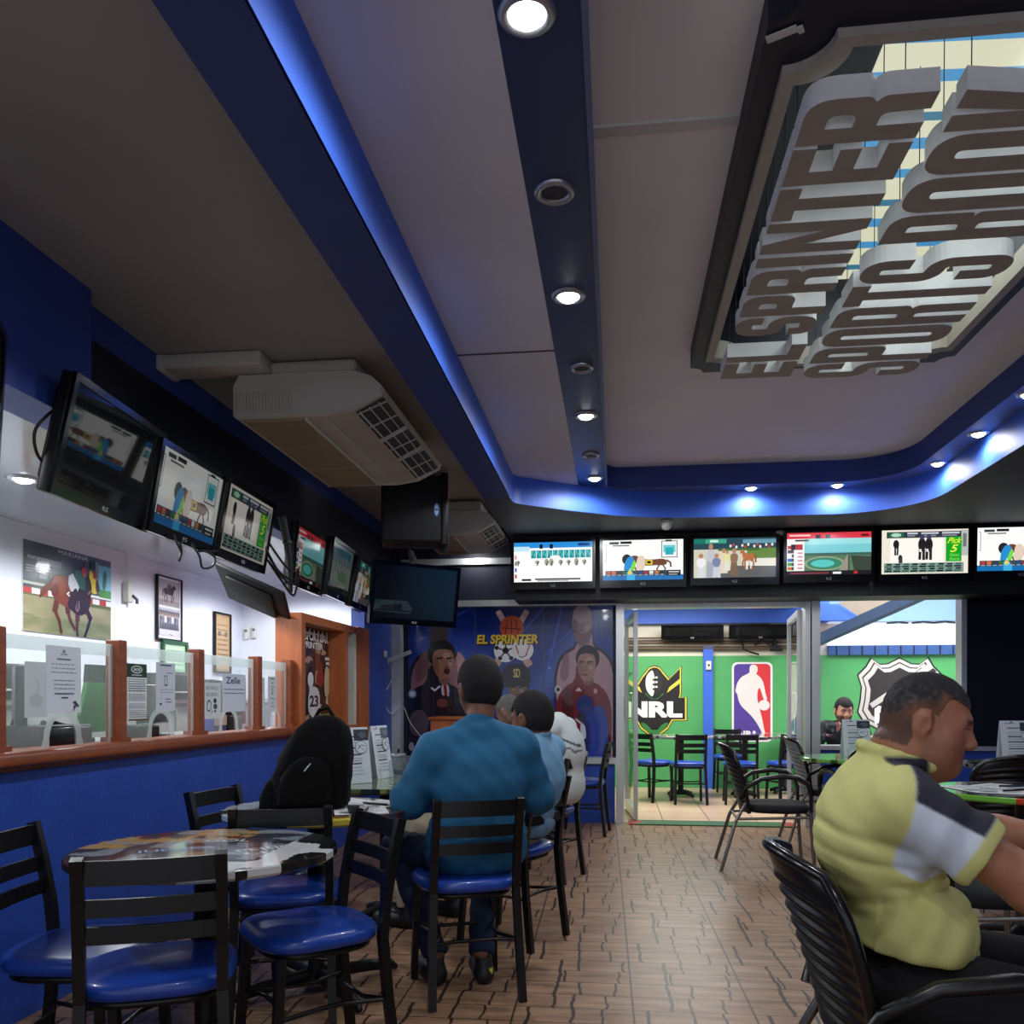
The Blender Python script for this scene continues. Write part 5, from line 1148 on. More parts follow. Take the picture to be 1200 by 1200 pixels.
# ================================================================== emblems painted on the annex wall
def wall_emblem(name, label, x0, x1, z0, z1, fn):
    t = thing(name, label, 'wall emblem', (x0, 11.598, z0), 0)
    mb = MB(); a = Art(mb, frame((0, 0, 0), (1, 0, 0), (0, -1, 0)), x1 - x0, z1 - z0, step=.0005, clip=False); fn(a); obj('print', mb, m_print, t); return t
def nrl(a):
    yl = C3(232, 206, 74); gr = C3(54, 120, 62)
    shield = [(.0, .62), (.0, .86), (.1, .80), (.18, .76), (.2, .72), (.3, .86), (.42, .98), (.5, 1.0), (.58, .98), (.68, .88), (.74, .82), (.94, .99), (.94, .62), (.92, .56), (1.03, .56), (1.03, .24), (.80, .24), (.72, .12), (.5, -.02), (.28, .12), (.2, .24), (-.03, .24), (-.03, .56), (.08, .56)]
    a.poly(shield, C3(24, 22, 22)); c = (.5, .5)
    a.poly([(c[0] + (p[0] - c[0]) * .975, c[1] + (p[1] - c[1]) * .975) for p in shield], yl); a.poly([(c[0] + (p[0] - c[0]) * .93, c[1] + (p[1] - c[1]) * .925) for p in shield], C3(28, 27, 27))
    a.poly([(.74, .70), (.92, .82), (.92, .76), (.70, .62)], yl); a.poly([(.26, .70), (.06, .82), (.06, .76), (.3, .62)], yl); a.poly([(.16, .9), (.05, .82), (.05, .9)], C3(28, 27, 27))
    a.smooth([(.3, .64), (.5, .50), (.7, .64), (.5, .56)], gr, 1)
    a.ell(.5, .755, .165, .215, C3(28, 27, 27), 28); a.smooth([(.5, .96), (.38, .88), (.35, .76), (.38, .63), (.5, .54)], C3(232, 232, 226), 2); a.smooth([(.5, .96), (.6, .88), (.64, .76), (.6, .63), (.5, .54)], C3(40, 39, 40), 2)
    for k in range(6): a.rect(.47 + .04 * (k % 2), .66 + .032 * k, .51 + .04 * (k % 2), .685 + .032 * k, C3(232, 232, 226) if k % 2 else K_)
    a.smooth([(.25, .2), (.5, -.0), (.75, .2), (.66, .22), (.5, .08), (.34, .22)], gr, 1); a.smooth([(.33, .22), (.5, .1), (.67, .22)], C3(28, 27, 27), 1)
    a.text('NRL', .03, .285, .92, .22, C3(240, 240, 236), .055)
def nba(a):
    def rr(x0, y0, x1, y1, rx, ry, col):
        P = []
        for cx, cy, a0 in ((x1 - rx, y1 - ry, 0), (x0 + rx, y1 - ry, 90), (x0 + rx, y0 + ry, 180), (x1 - rx, y0 + ry, 270)):
            for k in range(7): q = math.radians(a0 + 15 * k); P.append((cx + rx * math.cos(q), cy + ry * math.sin(q)))
        a.poly(P, col)
    rr(0, 0, 1, 1, .14, .065, C3(236, 234, 232)); rr(.05, .022, .95, .978, .12, .055, C3(84, 64, 150))
    a.poly([(.52, .978), (.83, .978), (.91, .963), (.95, .92), (.95, .08), (.91, .04), (.83, .022), (.8, .022), (.72, .3), (.62, .62)], C3(216, 56, 62))
    w = C3(240, 224, 220)
    a.smooth([(.44, .86), (.43, .92), (.46, .965), (.54, .97), (.62, .955), (.64, .91), (.62, .87), (.58, .84), (.46, .845)], w)
    a.smooth([(.46, .88), (.58, .86), (.68, .82), (.76, .77), (.80, .68), (.84, .58), (.87, .54), (.83, .50), (.79, .52), (.73, .62), (.69, .68), (.64, .66), (.62, .56), (.66, .46), (.74, .3), (.78, .2), (.80, .14), (.84, .10), (.83, .07), (.76, .08), (.70, .16), (.56, .28), (.38, .38), (.24, .44), (.16, .52), (.14, .60), (.08, .63), (.10, .68), (.14, .75), (.24, .82), (.36, .845)], w)
    a.ell(.79, .46, .14, .066, w, 26)
    a.text('NBA', .15, .055, .5, .085, C3(240, 236, 236), .05)
def nhl(a):
    # shield outline, its two bands and the diagonal word
    base = [(.16, 1.0), (.26, .925), (.36, .93), (.5, 1.0), (.64, .93), (.74, .925), (.84, 1.0), (.90, .90), (1.0, .80), (.955, .66), (.97, .5), (1.0, .36), (.93, .25), (.78, .17), (.62, .1), (.5, 0), (.38, .1), (.22, .17), (.07, .25), (0, .36), (.03, .5), (.045, .66), (0, .80), (.10, .90)]
    sc = lambda s: [(.5 + (p[0] - .5) * s, .53 + (p[1] - .53) * s) for p in base]
    for s, c in ((1.02, K_), (.985, C3(206, 202, 196)), (.90, C3(64, 60, 58)), (.865, C3(206, 202, 196)), (.76, C3(52, 48, 47))): a.poly(sc(s), c)
    mb = a.mb
    a.poly([(.14, .46), (.2, .38), (.9, .86), (.84, .93)], C3(200, 196, 192)); a.poly([(.165, .40), (.19, .36), (.94, .84), (.90, .88)], C3(56, 52, 52))
    a.poly([(.30, .16), (.36, .12), (.94, .52), (.93, .60)], C3(200, 196, 192))
    vs, fs, w, h = text_geo('NHL', .05)
    ax, ay, bx, by = .20, .20, .52, .42   # along the diagonal
    a.put([(.20 + x / w * .62 + (y / h) * -.0, .20 + x / w * .47 + y / h * .20) for x, y in vs], fs, C3(240, 238, 236))
wall_emblem('rugby_emblem_sign', 'black and yellow NRL shield with an oval ball on the green annex wall', .10, .92, .66, 1.64, nrl)
wall_emblem('basketball_emblem_sign', 'tall NBA emblem with white player silhouette on the green annex wall', 1.525, 2.05, .62, 1.675, nba)
wall_emblem('hockey_emblem_sign', 'silver and black NHL shield on the green annex wall', 3.13, 4.17, .62, 1.72, nhl)
t = thing('wall_phone', 'small white wall box on the blue annex post', 'switch', (1.215, 11.535, 1.63)); obj('case', MB().rbox(-.035, .035, -.03, 0, -.06, .06, .01), m_wplast, t); obj('button', MB().box(-.012, .012, -.034, -.03, -.01, .02), m_softblk, t)
t = thing('no_smoking_sign', 'white sign with a red crossed ring on the pale blue post', 'sign', (2.43, 11.535, 1.62)); mb = MB(); mb.box(0, .17, 0, .004, 0, .30, 0, C3(230, 226, 222)); a = Art(mb, frame((0, -.0005, 0), (1, 0, 0), (0, -1, 0)), .17, .30, step=.0004); a.ell(.5, .64, .4, .23, C3(200, 60, 56), 24); a.ell(.5, .64, .3, .17, C3(232, 228, 224), 24); a.line([(.28, .76), (.72, .52)], .05, C3(200, 60, 56)); a.rect(.3, .62, .7, .66, C3(70, 70, 70)); a.rect(.1, .08, .9, .3, C3(214, 150, 140)); obj('sign_face', mb, m_print, t)
t = thing('hanging_wire_tangle', 'tangled black cables hanging on the pipes above the basketball emblem', 'cable', (1.7, 11.5, 1.9)); obj('cables', MB().tube([(0, 0, .18), (-.06, 0, .06), (-.04, -.01, -.06), (.06, 0, -.1), (.16, 0, -.13)], .012, 6).tube([(.1, 0, .0), (.22, 0, .06), (.3, 0, -.02), (.4, 0, .04)], .01, 6).tube([(.36, 0, .12), (.36, 0, -.08)], .018, 6), m_wire, t); obj('junction_box', MB().rbox(.3, .46, -.02, .02, -.09, -.01, .01), m_softblk, t)

t = thing('cash_box', 'dark cash box seen through the first glass arch', 'box', (-2.40, 3.36, DZ)); obj('box_body', MB().rbox(-.1, .1, -.16, .16, 0, .10, .006, 1), m_softblk, t); obj('front_plate', MB().rbox(.1, .108, -.15, .15, .01, .09, .003, 1), m_plastic, t)
t = thing('back_cabinet', 'long grey cabinet along the booth back wall behind the tellers', 'cabinet', (-3.5, 5.0, 0)); obj('cabinet_body', MB().box(-.18, .16, -2.4, 2.9, 0, 1.16), mat('grey_green_laminate', C3(142, 150, 146), .5, noise=.06), t); obj('cabinet_top', MB().box(-.19, .18, -2.42, 2.92, 1.16, 1.19), m_wplast, t)
for k in range(6): obj('door', MB().box(.16, .172, -2.36 + k * .88, -1.52 + k * .88, .05, 1.13), mat('pale_laminate_door', C3(176, 180, 174), .5, noise=.04), t)
for y, lab in ((4.3, 'black office machine on the booth cabinet behind the second glass'), (6.2, 'black office machine on the booth cabinet behind the third glass')):
    t = thing('office_machine', lab, 'printer', (-3.45, y, 1.19)); obj('machine_body', MB().rbox(-.16, .16, -.2, .2, 0, .2, .02, 2), m_softblk, t); obj('paper_tray', MB().box(.0, .2, -.14, .14, .05, .06), m_wplast, t)
# ================================================================== ladder-back chairs with blue seats
m_cframe = mat('black_chair_frame', C3(9, 9, 10), .36, noise=.2, nscale=20)
m_vinyl = mat('royal_blue_vinyl', C3(30, 66, 158), .30, noise=.08, nscale=7, bump=.06, bscale=20, coat=.2)
def pad(mb, cx, cy, hw, hd, z0, z1, taper=.06, n=36, e=3.2, mat_=0):
    """puffy seat pad with a superellipse plan"""
    prof = [(.86, z0), (.965, z0 + .006), (1.0, z0 + (z1 - z0) * .38), (.985, z0 + (z1 - z0) * .65), (.93, z0 + (z1 - z0) * .86), (.80, z1 - .004), (.55, z1 + .003), (.25, z1 + .005), (.001, z1 + .005)]
    v = []; f = []
    for s, z in prof:
        for k in range(n):
            a = 2 * PI * k / n; c, q = math.cos(a), math.sin(a)
            x = math.copysign(abs(c) ** (2 / e), c) * hw * s; y = math.copysign(abs(q) ** (2 / e), q) * hd * s
            v.append((cx + x * (1 + taper * y / hd), cy + y, z))
    for i in range(len(prof) - 1):
        for k in range(n): f.append((i * n + k, i * n + (k + 1) % n, (i + 1) * n + (k + 1) % n, (i + 1) * n + k))
    f.append(tuple(range(n))[::-1]); return mb.add(v, f, mat_, None, True)
GCH = 'black ladder-back chairs with blue seats'
def ladder_chair():
    t = thing('ladder_chair', 'x', 'chair', (0, 0, 0), 0, GCH)
    obj('seat', pad(MB(), 0, .0, .205, .20, .43, .487), m_vinyl, t)
    mb = MB(); mb.tube([(.17 * math.copysign(abs(math.cos(a)) ** .6, math.cos(a)), .165 * math.copysign(abs(math.sin(a)) ** .6, math.sin(a)), .42) for a in [2 * PI * k / 24 for k in range(24)]], .012, 6, closed=True)
    obj('seat_frame', mb, m_cframe, t)
    for s in (-1, 1):
        obj('leg', MB().tube([(s * .165, .15, .425), (s * .172, .165, .2), (s * .178, .18, 0)], .0135, 4, smooth=False, square=True), m_cframe, t)
        obj('back_post', MB().tube([(s * .182, -.225, 0), (s * .174, -.195, .25), (s * .168, -.180, .44), (s * .168, -.192, .56), (s * .167, -.218, .70), (s * .166, -.245, .81)], .0145, 4, smooth=False, square=True), m_cframe, t)
    for z, h in ((.772, .062), (.682, .045), (.612, .044)):
        y = -.193 - (z - .56) * .20
        mb = MB(); n = 8
        v = []; 
        for i in range(n + 1):
            u = i / n * 2 - 1; yy = y - .014 * (1 - u * u); x = u * .162
            v += [(x, yy - .006, z - h / 2), (x, yy - .006 - .01 * 0, z + h / 2), (x, yy + .006, z + h / 2), (x, yy + .006, z - h / 2)]
        f = []
        for i in range(n):
            a = i * 4; b = a + 4
            for q in range(4): f.append((a + q, a + (q + 1) % 4, b + (q + 1) % 4, b + q)[::-1])
        mb.add(v, f); obj('slat', mb, m_cframe, t)
    mb = MB(); mb.tube([(-.174, .16, .24), (-.13, .03, .235), (-.12, -.06, .235), (-.172, -.19, .24)], .008, 6); mb.tube([(.174, .16, .24), (.13, .03, .235), (.12, -.06, .235), (.172, -.19, .24)], .008, 6)
    mb.tube([(-.172, -.19, .24), (-.09, -.145, .235), (.09, -.145, .235), (.172, -.19, .24)], .008, 6); mb.tube([(-.174, .16, .24), (-.09, .115, .235), (.09, .115, .235), (.174, .16, .24)], .008, 6)
    obj('stretcher', mb, m_cframe, t)
    return t
CH0 = ladder_chair(); _used = [False]
def place_chair(x, y, deg, label, s=1.0):
    if not _used[0]:
        _used[0] = True; CH0.location = (x, y, 0); CH0.rotation_euler = (0, 0, R_(deg)); CH0['label'] = label; o = CH0
    else: o = dup(CH0, (x, y, 0), R_(deg), label)
    o.scale = (s, s, s); return o
place_chair(-1.247, 2.21, 25, 'ladder-back chair with its back to the camera at the nearest printed table')
place_chair(-1.56, 2.36, -82, 'ladder-back chair against the blue wall left of the nearest printed table')
place_chair(-.985, 2.66, 131, 'empty ladder-back chair with shiny seat, turned from the right to the nearest table')
place_chair(-1.257, 3.16, 16, 'ladder-back chair between the two nearest round tables, behind the first')
place_chair(-1.49, 3.47, -99, 'ladder-back chair by the blue wall left of the backpack table')
place_chair(-.624, 3.484, 24, 'ladder-back chair carrying the man in the teal sweater')
place_chair(-.53, 4.25, 66, 'ladder-back chair under the man in the light blue shirt')
place_chair(-.49, 5.72, 72, 'ladder-back chair under the person in the white jersey')
place_chair(-.30, 7.62, 84, 'empty ladder-back chair at the far table below the mural')
def annex_chair(x, y, d, label): return place_chair(x, y, d, label, .98)
annex_chair(.82, 9.95, 4, 'annex ladder-back chair below the rugby emblem, back towards the door')
annex_chair(1.41, 10.0, -3, 'annex ladder-back chair below the blue post, back towards the door')
annex_chair(.42, 10.15, -40, 'annex ladder-back chair deep behind the left door leaf')
annex_chair(1.95, 10.12, 14, 'annex ladder-back chair below the basketball emblem')
annex_chair(2.40, 9.75, -80, 'annex ladder-back chair seen just behind the open right door leaf')
annex_chair(1.45, 11.25, 180, 'annex ladder-back chair facing the door from the green wall')

# ================================================================== black armchairs with ribbed backs
m_seatf = mat('black_seat_fabric', C3(18, 18, 20), .85, noise=.2, nscale=60, bump=.15, bscale=220)
m_shell = mat('black_ribbed_shell', C3(19, 19, 22), .34)
m_ctube = mat('grey_metal_tube', C3(120, 118, 114), .3, metal=.85)
GAC = 'black armchairs with ribbed backs'
def arm_chair(shell=None):
    t = thing('office_armchair', 'x', 'chair', (0, 0, 0), 0, GAC)
    obj('seat', pad(MB(), 0, .02, .235, .225, .40, .465, .04), m_seatf, t)
    def back(u, v, off=0.0, rib=1.0):
        z = .40 + v * .47
        w = (.185 + .055 * math.sin(min(1, v * 1.25) * PI / 2)) * (1.0 if v < .8 else math.sqrt(max(0.0, 1 - ((v - .8) / .2) ** 2 * .42)))
        q = u * 2 - 1
        y = -.205 - .10 * v - .05 * v * v + .075 * q * q * (.5 + .5 * v)
        if rib and .12 < v < .86: y += -.007 * math.cos(v * 2 * PI * 13) * (1 - q ** 4)
        zz = z - .035 * q * q * v
        return (q * w, y - off, zz)
    mb = MB(); nu, nv = 16, 78
    F_ = [[back(i / nu, j / nv) for i in range(nu + 1)] for j in range(nv + 1)]
    B_ = [[back(i / nu, j / nv, .016) for i in range(nu + 1)] for j in range(nv + 1)]
    mb.sheet(lambda u, v: F_[round(v * nv)][round(u * nu)], nu, nv); mb.sheet(lambda u, v: B_[round(v * nv)][round((1 - u) * nu)], nu, nv)
    obj('back_shell', mb, shell or m_shell, t)
    rim = [back(0, v / 14, .008, 0) for v in range(15)] + [back(u / 10, 1, .008, 0) for u in range(1, 10)] + [back(1, 1 - v / 14, .008, 0) for v in range(15)]
    obj('back_rim', MB().tube(rim, .0145, 8, closed=False), mat('glossy_black_rim', C3(20, 20, 22), .2), t)
    for s in (-1, 1):
        pts = [(s * .205, -.235, .50), (s * .245, -.20, .585), (s * .262, -.10, .645), (s * .268, .04, .665), (s * .268, .14, .655), (s * .266, .205, .61), (s * .262, .225, .53), (s * .258, .225, .42)]
        obj('armrest', MB().tube(pts, [.016, .018, .021, .024, .024, .021, .016, .014], 10, flat=.75, up=(0, 0, 1)), m_plastic, t)
        obj('leg', MB().tube([(s * .255, .222, .44), (s * .258, .235, .2), (s * .262, .25, 0.0)], .0125, 8), m_ctube, t)
        obj('leg', MB().tube([(s * .20, -.20, .47), (s * .215, -.27, .34), (s * .24, -.37, 0.0)], .0125, 8), m_ctube, t)
    obj('cross_bar', MB().tube([(-.25, .225, .385), (.25, .225, .385)], .010, 8).tube([(-.21, -.255, .36), (.21, -.255, .36)], .010, 8).tube([(-.252, .22, .385), (-.212, -.255, .36)], .010, 8).tube([(.252, .22, .385), (.212, -.255, .36)], .010, 8), m_ctube, t)
    return t
AC0 = arm_chair(); _ua = [False]
def place_arm(x, y, deg, label, s=1.0):
    if not _ua[0]:
        _ua[0] = True; AC0.location = (x, y, 0); AC0.rotation_euler = (0, 0, R_(deg)); AC0['label'] = label; o = AC0
    else: o = dup(AC0, (x, y, 0), R_(deg), label)
    o.scale = (s, s, s); return o
place_arm(.705, 1.975, -89, 'black armchair in the foreground holding the man in the yellow polo')
place_arm(1.10, 6.27, -92, 'empty black armchair standing sideways before the doorway')
place_arm(1.83, 6.55, 8, 'black armchair tucked under the green table, its round top behind the man\'s collar')
place_arm(1.44, 3.62, -88, 'black armchair whose legs show under the man\'s forearm')
place_arm(2.25, 5.45, 4, 'black armchair standing beyond the papers table')
place_arm(2.95, 5.62, 30, 'black armchair cut by the right picture edge beside the big menu')
g = arm_chair(mat('grey_mesh_back', C3(120, 128, 136), .6, noise=.1, nscale=80)); g.location = (1.76, 7.35, 0); g.rotation_euler = (0, 0, R_(-92)); g['label'] = 'armchair with grey mesh back beside the right door jamb'

# ================================================================== round tables
m_tedge = mat('table_print', rough=.12, attr=True, coat=.4)
m_iron = mat('black_cast_iron', C3(16, 16, 17), .5, noise=.1)
def collage(seed, base, bright):
    def fn(x, y):
        n = vn(x * 7 + seed, y * 7, seed); m = vn(x * 15 + 9, y * 15 + seed, seed + 1); k = vn(x * 34, y * 34, seed + 2)
        c = mixc(base[0], base[1], n)
        if m > .62: c = mixc(c, base[2], .85)
        if n > .66 and k > .35: c = bright
        if m < .22 and k > .4: c = base[3]
        return mixc(c, K_, .25 * k)
    return fn
def round_table(x, y, label, paint, r=.38, z=.745, rz=0.0, words=None, edge=None, fl=.20):
    t = thing('round_table', label, 'table', (x, y, 0), rz, 'round tables with printed tops')
    mb = MB(); nr, na = 40, 150
    v = [(0, 0, z)]; f = []; c = []
    for i in range(1, nr + 1):
        for k in range(na):
            a = 2 * PI * k / na; v.append((r * i / nr * math.cos(a), r * i / nr * math.sin(a), z))
    for k in range(na):
        f.append((0, 1 + k, 1 + (k + 1) % na)); c.append(paint(.01 * math.cos(2 * PI * k / na), .01 * math.sin(2 * PI * k / na)))
    for i in range(1, nr):
        for k in range(na):
            f.append((1 + (i - 1) * na + k, 1 + i * na + k, 1 + i * na + (k + 1) % na, 1 + (i - 1) * na + (k + 1) % na))
            a = 2 * PI * (k + .5) / na; q = r * (i + .5) / nr; c.append(paint(q * math.cos(a), q * math.sin(a)))
    mb.add(v, f, 0, c)
    prof = [(r, z), (r + .004, z - .004), (r + .004, z - .022), (r - .004, z - .03), (r * .6, z - .032), (.03, z - .032)]
    v = []; f = []; c = []
    for i, (q, zz) in enumerate(prof):
        for k in range(na): v.append((q * math.cos(2 * PI * k / na), q * math.sin(2 * PI * k / na), zz))
    for i in range(len(prof) - 1):
        for k in range(na):
            f.append((i * na + k, i * na + (k + 1) % na, (i + 1) * na + (k + 1) % na, (i + 1) * na + k)[::-1]); a = 2 * PI * (k + .5) / na
            c.append((edge(a) if edge else mixc(paint(r * .97 * math.cos(a), r * .97 * math.sin(a)), K_, .15)) if i < 3 else K_)
    mb.add(v, f, 0, c, False)
    for (txt, tx, ty, tw, th, ang, colr) in (words or []):
        vs, fs, w, h = text_geo(txt, .02)
        ca, sa = math.cos(ang), math.sin(ang)
        mb.add([(tx + (vx / w * tw) * ca - (vy / h * th) * sa, ty + (vx / w * tw) * sa + (vy / h * th) * ca, z + .0006) for vx, vy in vs], fs, 0, colr)
    obj('tabletop', mb, m_tedge, t)
    obj('column', MB().lathe([(.10, z - .04), (.10, z - .05), (.036, z - .06), (.034, .09), (.06, .05), (.06, .03)], 20), m_iron, t)
    for k in range(4):
        a = PI / 4 + k * PI / 2; c_, s_ = math.cos(a), math.sin(a)
        obj('foot', MB().tube([(c_ * .04, s_ * .04, .06), (c_ * fl * .65, s_ * fl * .65, .045), (c_ * fl * .93, s_ * fl * .93, .03), (c_ * fl, s_ * fl, .012)], [.028, .026, .022, .012], 8), m_iron, t)
    return t
white = C3(214, 216, 216)
def paint1(x, y):
    b = collage(2.0, (C3(40, 44, 60), C3(60, 60, 72), C3(150, 160, 170), C3(120, 40, 40)), C3(190, 150, 90))(x, y)
    if x > .22 or (x > .1 and y < -.16): b = white if vn(x * 11 + 3, y * 13, 5) > .44 else C3(22, 24, 24)
    elif -.05 < x < .1 and y < .0: b = mixc(b, C3(120, 124, 124), .4)
    return b
round_table(-1.234, 2.458, 'nearest round table with shiny sports collage top, edge lettering at right', paint1, .385, .745, 0,
            [('PERIBA', .13, -.06, .22, .045, R_(40), white), ('CLUB', .17, -.10, .17, .04, R_(40), white), ('DO', .07, -.30, .06, .05, R_(70), white), ('JUEGO', -.16, -.12, .2, .05, R_(30), C3(150, 180, 220)), ('GOL', -.06, .1, .14, .05, R_(10), C3(200, 200, 206))])
def paint2(x, y):
    b = collage(5.0, (C3(90, 50, 30), C3(30, 28, 30), C3(170, 96, 56), C3(60, 60, 70)), C3(200, 180, 150))(x, y)
    if x < -.1 and abs(y) < .3: b = C3(170, 186, 200) if vn(x * 13, y * 20, 3) > .5 else C3(26, 34, 46)
    if x > .02 and y < -.22: b = C3(206, 190, 70) if vn(x * 12, y * 12, 1) > .4 else b
    return b
round_table(-1.234, 3.415, 'round printed table carrying the black backpack and loose papers', paint2, .378, .745, 0, None, None, .38)
def paint4(x, y):
    b = collage(8.0, (C3(38, 60, 44), C3(24, 28, 30), C3(96, 120, 70), C3(150, 160, 150)), C3(120, 140, 60))(x, y)
    return b
round_table(-1.24, 4.52, 'round dark green table carrying a glass jar and two menus', paint4, .385, .745)
round_table(-1.2, 5.62, 'round table half hidden behind the seated men', collage(11.0, (C3(60, 60, 70), C3(30, 30, 40), C3(150, 150, 150), C3(90, 60, 40)), white), .378, .745)
round_table(-.66, 7.3, 'far round table with pale edge below the mural', collage(4.0, (C3(150, 160, 120), C3(90, 100, 80), white, C3(40, 40, 44)), white), .42, .745, 0, None, lambda a: (C3(214, 214, 170), C3(190, 200, 160), C3(36, 36, 40))[int(a * 14) % 3])
round_table(1.86, 6.85, 'green edged round table in front of the right-hand window', collage(6.0, (C3(96, 170, 90), C3(84, 150, 76), C3(130, 190, 110), C3(60, 110, 60)), C3(150, 200, 130)), .43, .745, 0, None, lambda a: C3(120, 186, 84) if int(a * 9) % 4 else C3(60, 90, 50))
round_table(2.0, 4.5, 'round table spread with papers, green and red on its edge', collage(9.0, (C3(60, 66, 60), C3(36, 38, 40), C3(120, 130, 120), C3(50, 50, 60)), C3(150, 150, 150)), .43, .745, 0, None, lambda a: C3(120, 190, 70) if R_(200) < a < R_(243) else (C3(206, 70, 50) if R_(243) <= a < R_(330) else C3(40, 40, 44)))
round_table(2.85, 6.35, 'round table at the right picture edge under the big menu', collage(13.0, (C3(40, 44, 48), C3(30, 30, 34), C3(100, 110, 110), C3(50, 50, 60)), C3(130, 130, 130)), .43, .745)
for x, y, lab in ((.78, 10.55, 'annex round table below the rugby emblem'), (1.55, 10.6, 'annex round table below the basketball emblem'), (2.95, 10.35, 'annex round table where the man in black sits'), (2.1, 11.1, 'annex round table behind the door jamb')):
    round_table(x, y, lab, collage(x * 7, (C3(70, 70, 76), C3(40, 40, 46), C3(170, 170, 160), C3(150, 60, 50)), white), .39, .745)

# ================================================================== things on the tables
def menu(loc, rz, label, w=.21, h=.30, lean=.32, art=0):
    t = thing('menu_card', label, 'menu', loc, rz, 'menus standing on tables')
    def sheet(sgn):
        mb = MB(); top = Vector((0, 0, h)); d = Vector((0, sgn * lean * h * .5, 0))
        M = Matrix.Translation((0, d.y, 0)) @ Matrix.Rotation(math.atan2(lean * .5, 1) * sgn, 4, 'X')
        mb.M = M; mb.box(-w / 2, w / 2, -.001, .001, 0, h, 0, C3(206, 212, 220)); mb.M = None
        if sgn < 0:
            A = Art(mb, M @ frame((-w / 2, -.0013, 0), (1, 0, 0), (0, -1, 0)), w, h, step=.0001)
            A.rect(0, 0, 1, 1, C3(214, 220, 228)); A.rect(.12, .93, .4, .945, C3(120, 126, 134)); A.ell(.3, .965, .04, .012, K_, 8)
            A.rect(.52, .76, 1, .96, C3(66, 72, 78)); A.ell(.8, .86, .14, .06, C3(96, 102, 108), 12)
            for y in (.82, .62, .50, .34): A.rect(.18, y, .72, y + .022, C3(60, 64, 72))
            for y in (.72, .67, .57, .44, .40, .28, .22, .16): lines_art(A, y, y - .01, 1, .18, .75, C3(150, 156, 164), 1.2)
            A.ell(.72, .64, .2, .12, C3(90, 96, 104), 18); A.ell(.72, .64, .185, .108, C3(214, 220, 228), 18); A.line([(.6, .6), (.72, .68), (.84, .66)], .012, C3(90, 96, 104)); A.line([(.62, .68), (.8, .58)], .01, C3(90, 96, 104)); A.line([(.14, .2), (.15, .0)], .012, C3(120, 126, 134))
        return mb
    obj('front_leaf', sheet(-1), mat('menu_print', rough=.25, attr=True, coat=.3), t); obj('rear_leaf', sheet(1), m_print, t); return t
TZ = .7465
menu((-1.40, 4.42, TZ), R_(50), 'tall white menu standing right of the backpack', .19, .30)
menu((-1.34, 4.72, TZ), R_(78), 'narrow menu seen nearly edge-on beside the glass jar', .19, .30)
menu((1.86, 6.95, TZ), R_(4), 'white menu standing on the green edged table behind the man\'s neck', .21, .29)
menu((2.76, 6.28, TZ), R_(6), 'large white menu at the right picture edge', .26, .30)
t = thing('glass_jar', 'clear glass jar on the dark green table beside the teal sweater', 'jar', (-1.125, 4.33, TZ))
m_jar = glass_mat('jar_glass', (.86, .92, .92, 1), haze=.12, hazecol=(.5, .56, .56, 1))
obj('jar_body', MB().lathe([(.002, .004), (.045, .004), (.048, .012), (.048, .11), (.044, .125), (.036, .135), (.037, .15)], 24), m_jar, t); obj('jar_lid', MB().lathe([(.038, .146), (.039, .165), (.034, .167), (.0002, .167)], 24), mat('grey_tin_lid', C3(120, 124, 124), .35, metal=.6), t); obj('straw', MB().tube([(0, 0, .165), (.004, 0, .19)], .006, 6), m_softblk, t)
def paper(loc, rz, label, w=.21, h=.28, ink=True, group='loose papers', col=None):
    t = thing('paper_sheet', label, 'paper', loc, rz, group)
    mb = MB(); mb.box(-w / 2, w / 2, -h / 2, h / 2, 0, .0012, 0, col or C3(226, 228, 228)); A = Art(mb, Matrix.Translation((-w / 2, -h / 2, .0013)), w, h, step=.00008)
    A.rect(0, 0, 1, 1, col or C3(228, 230, 230))
    if ink:
        lines_art(A, .9, .5, 8, .1, .9, C3(130, 134, 140)); A.rect(.1, .15, .45, .4, C3(180, 184, 188)); lines_art(A, .4, .15, 5, .52, .9, C3(130, 134, 140))
    obj('sheet', mb, m_print, t); return t
def pen(loc, rz, label, col):
    t = thing('pen', label, 'pen', loc, rz, 'pens on the tables')
    mb = MB(); mb.tube([(-.07, 0, .005), (.055, 0, .005)], .005, 8); obj('barrel', mb, mat('pen_%s' % label[:10], col, .35), t); obj('tip', MB().tube([(.055, 0, .005), (.072, 0, .005)], [.004, .001], 8), m_ring, t); return t
paper((-1.03, 3.36, TZ), R_(20), 'loose white sheet right of the backpack, nearest the yellow print'); paper((-1.02, 3.52, TZ + .0004), R_(-30), 'white sheet with a pen on it near the teal sweater'); paper((-1.16, 3.60, TZ), R_(60), 'white sheet lying behind the backpack')
pen((-1.0, 3.50, TZ + .0022), R_(-20), 'black pen on the sheet near the teal sweater', C3(30, 30, 34)); pen((-.99, 3.31, TZ + .002), R_(100), 'short dark pen on the table edge by the sheets', C3(40, 30, 30))
t = thing('black_cup', 'small black cup beside the sheets on the backpack table', 'cup', (-1.02, 3.24, TZ)); obj('cup_body', MB().lathe([(.018, 0), (.024, .03), (.022, .03), (.016, .004), (.0003, .004)], 18), m_softblk, t); obj('cup_rim', MB().lathe([(.0235, .029), (.0255, .031), (.0235, .033)], 18), m_plastic, t)
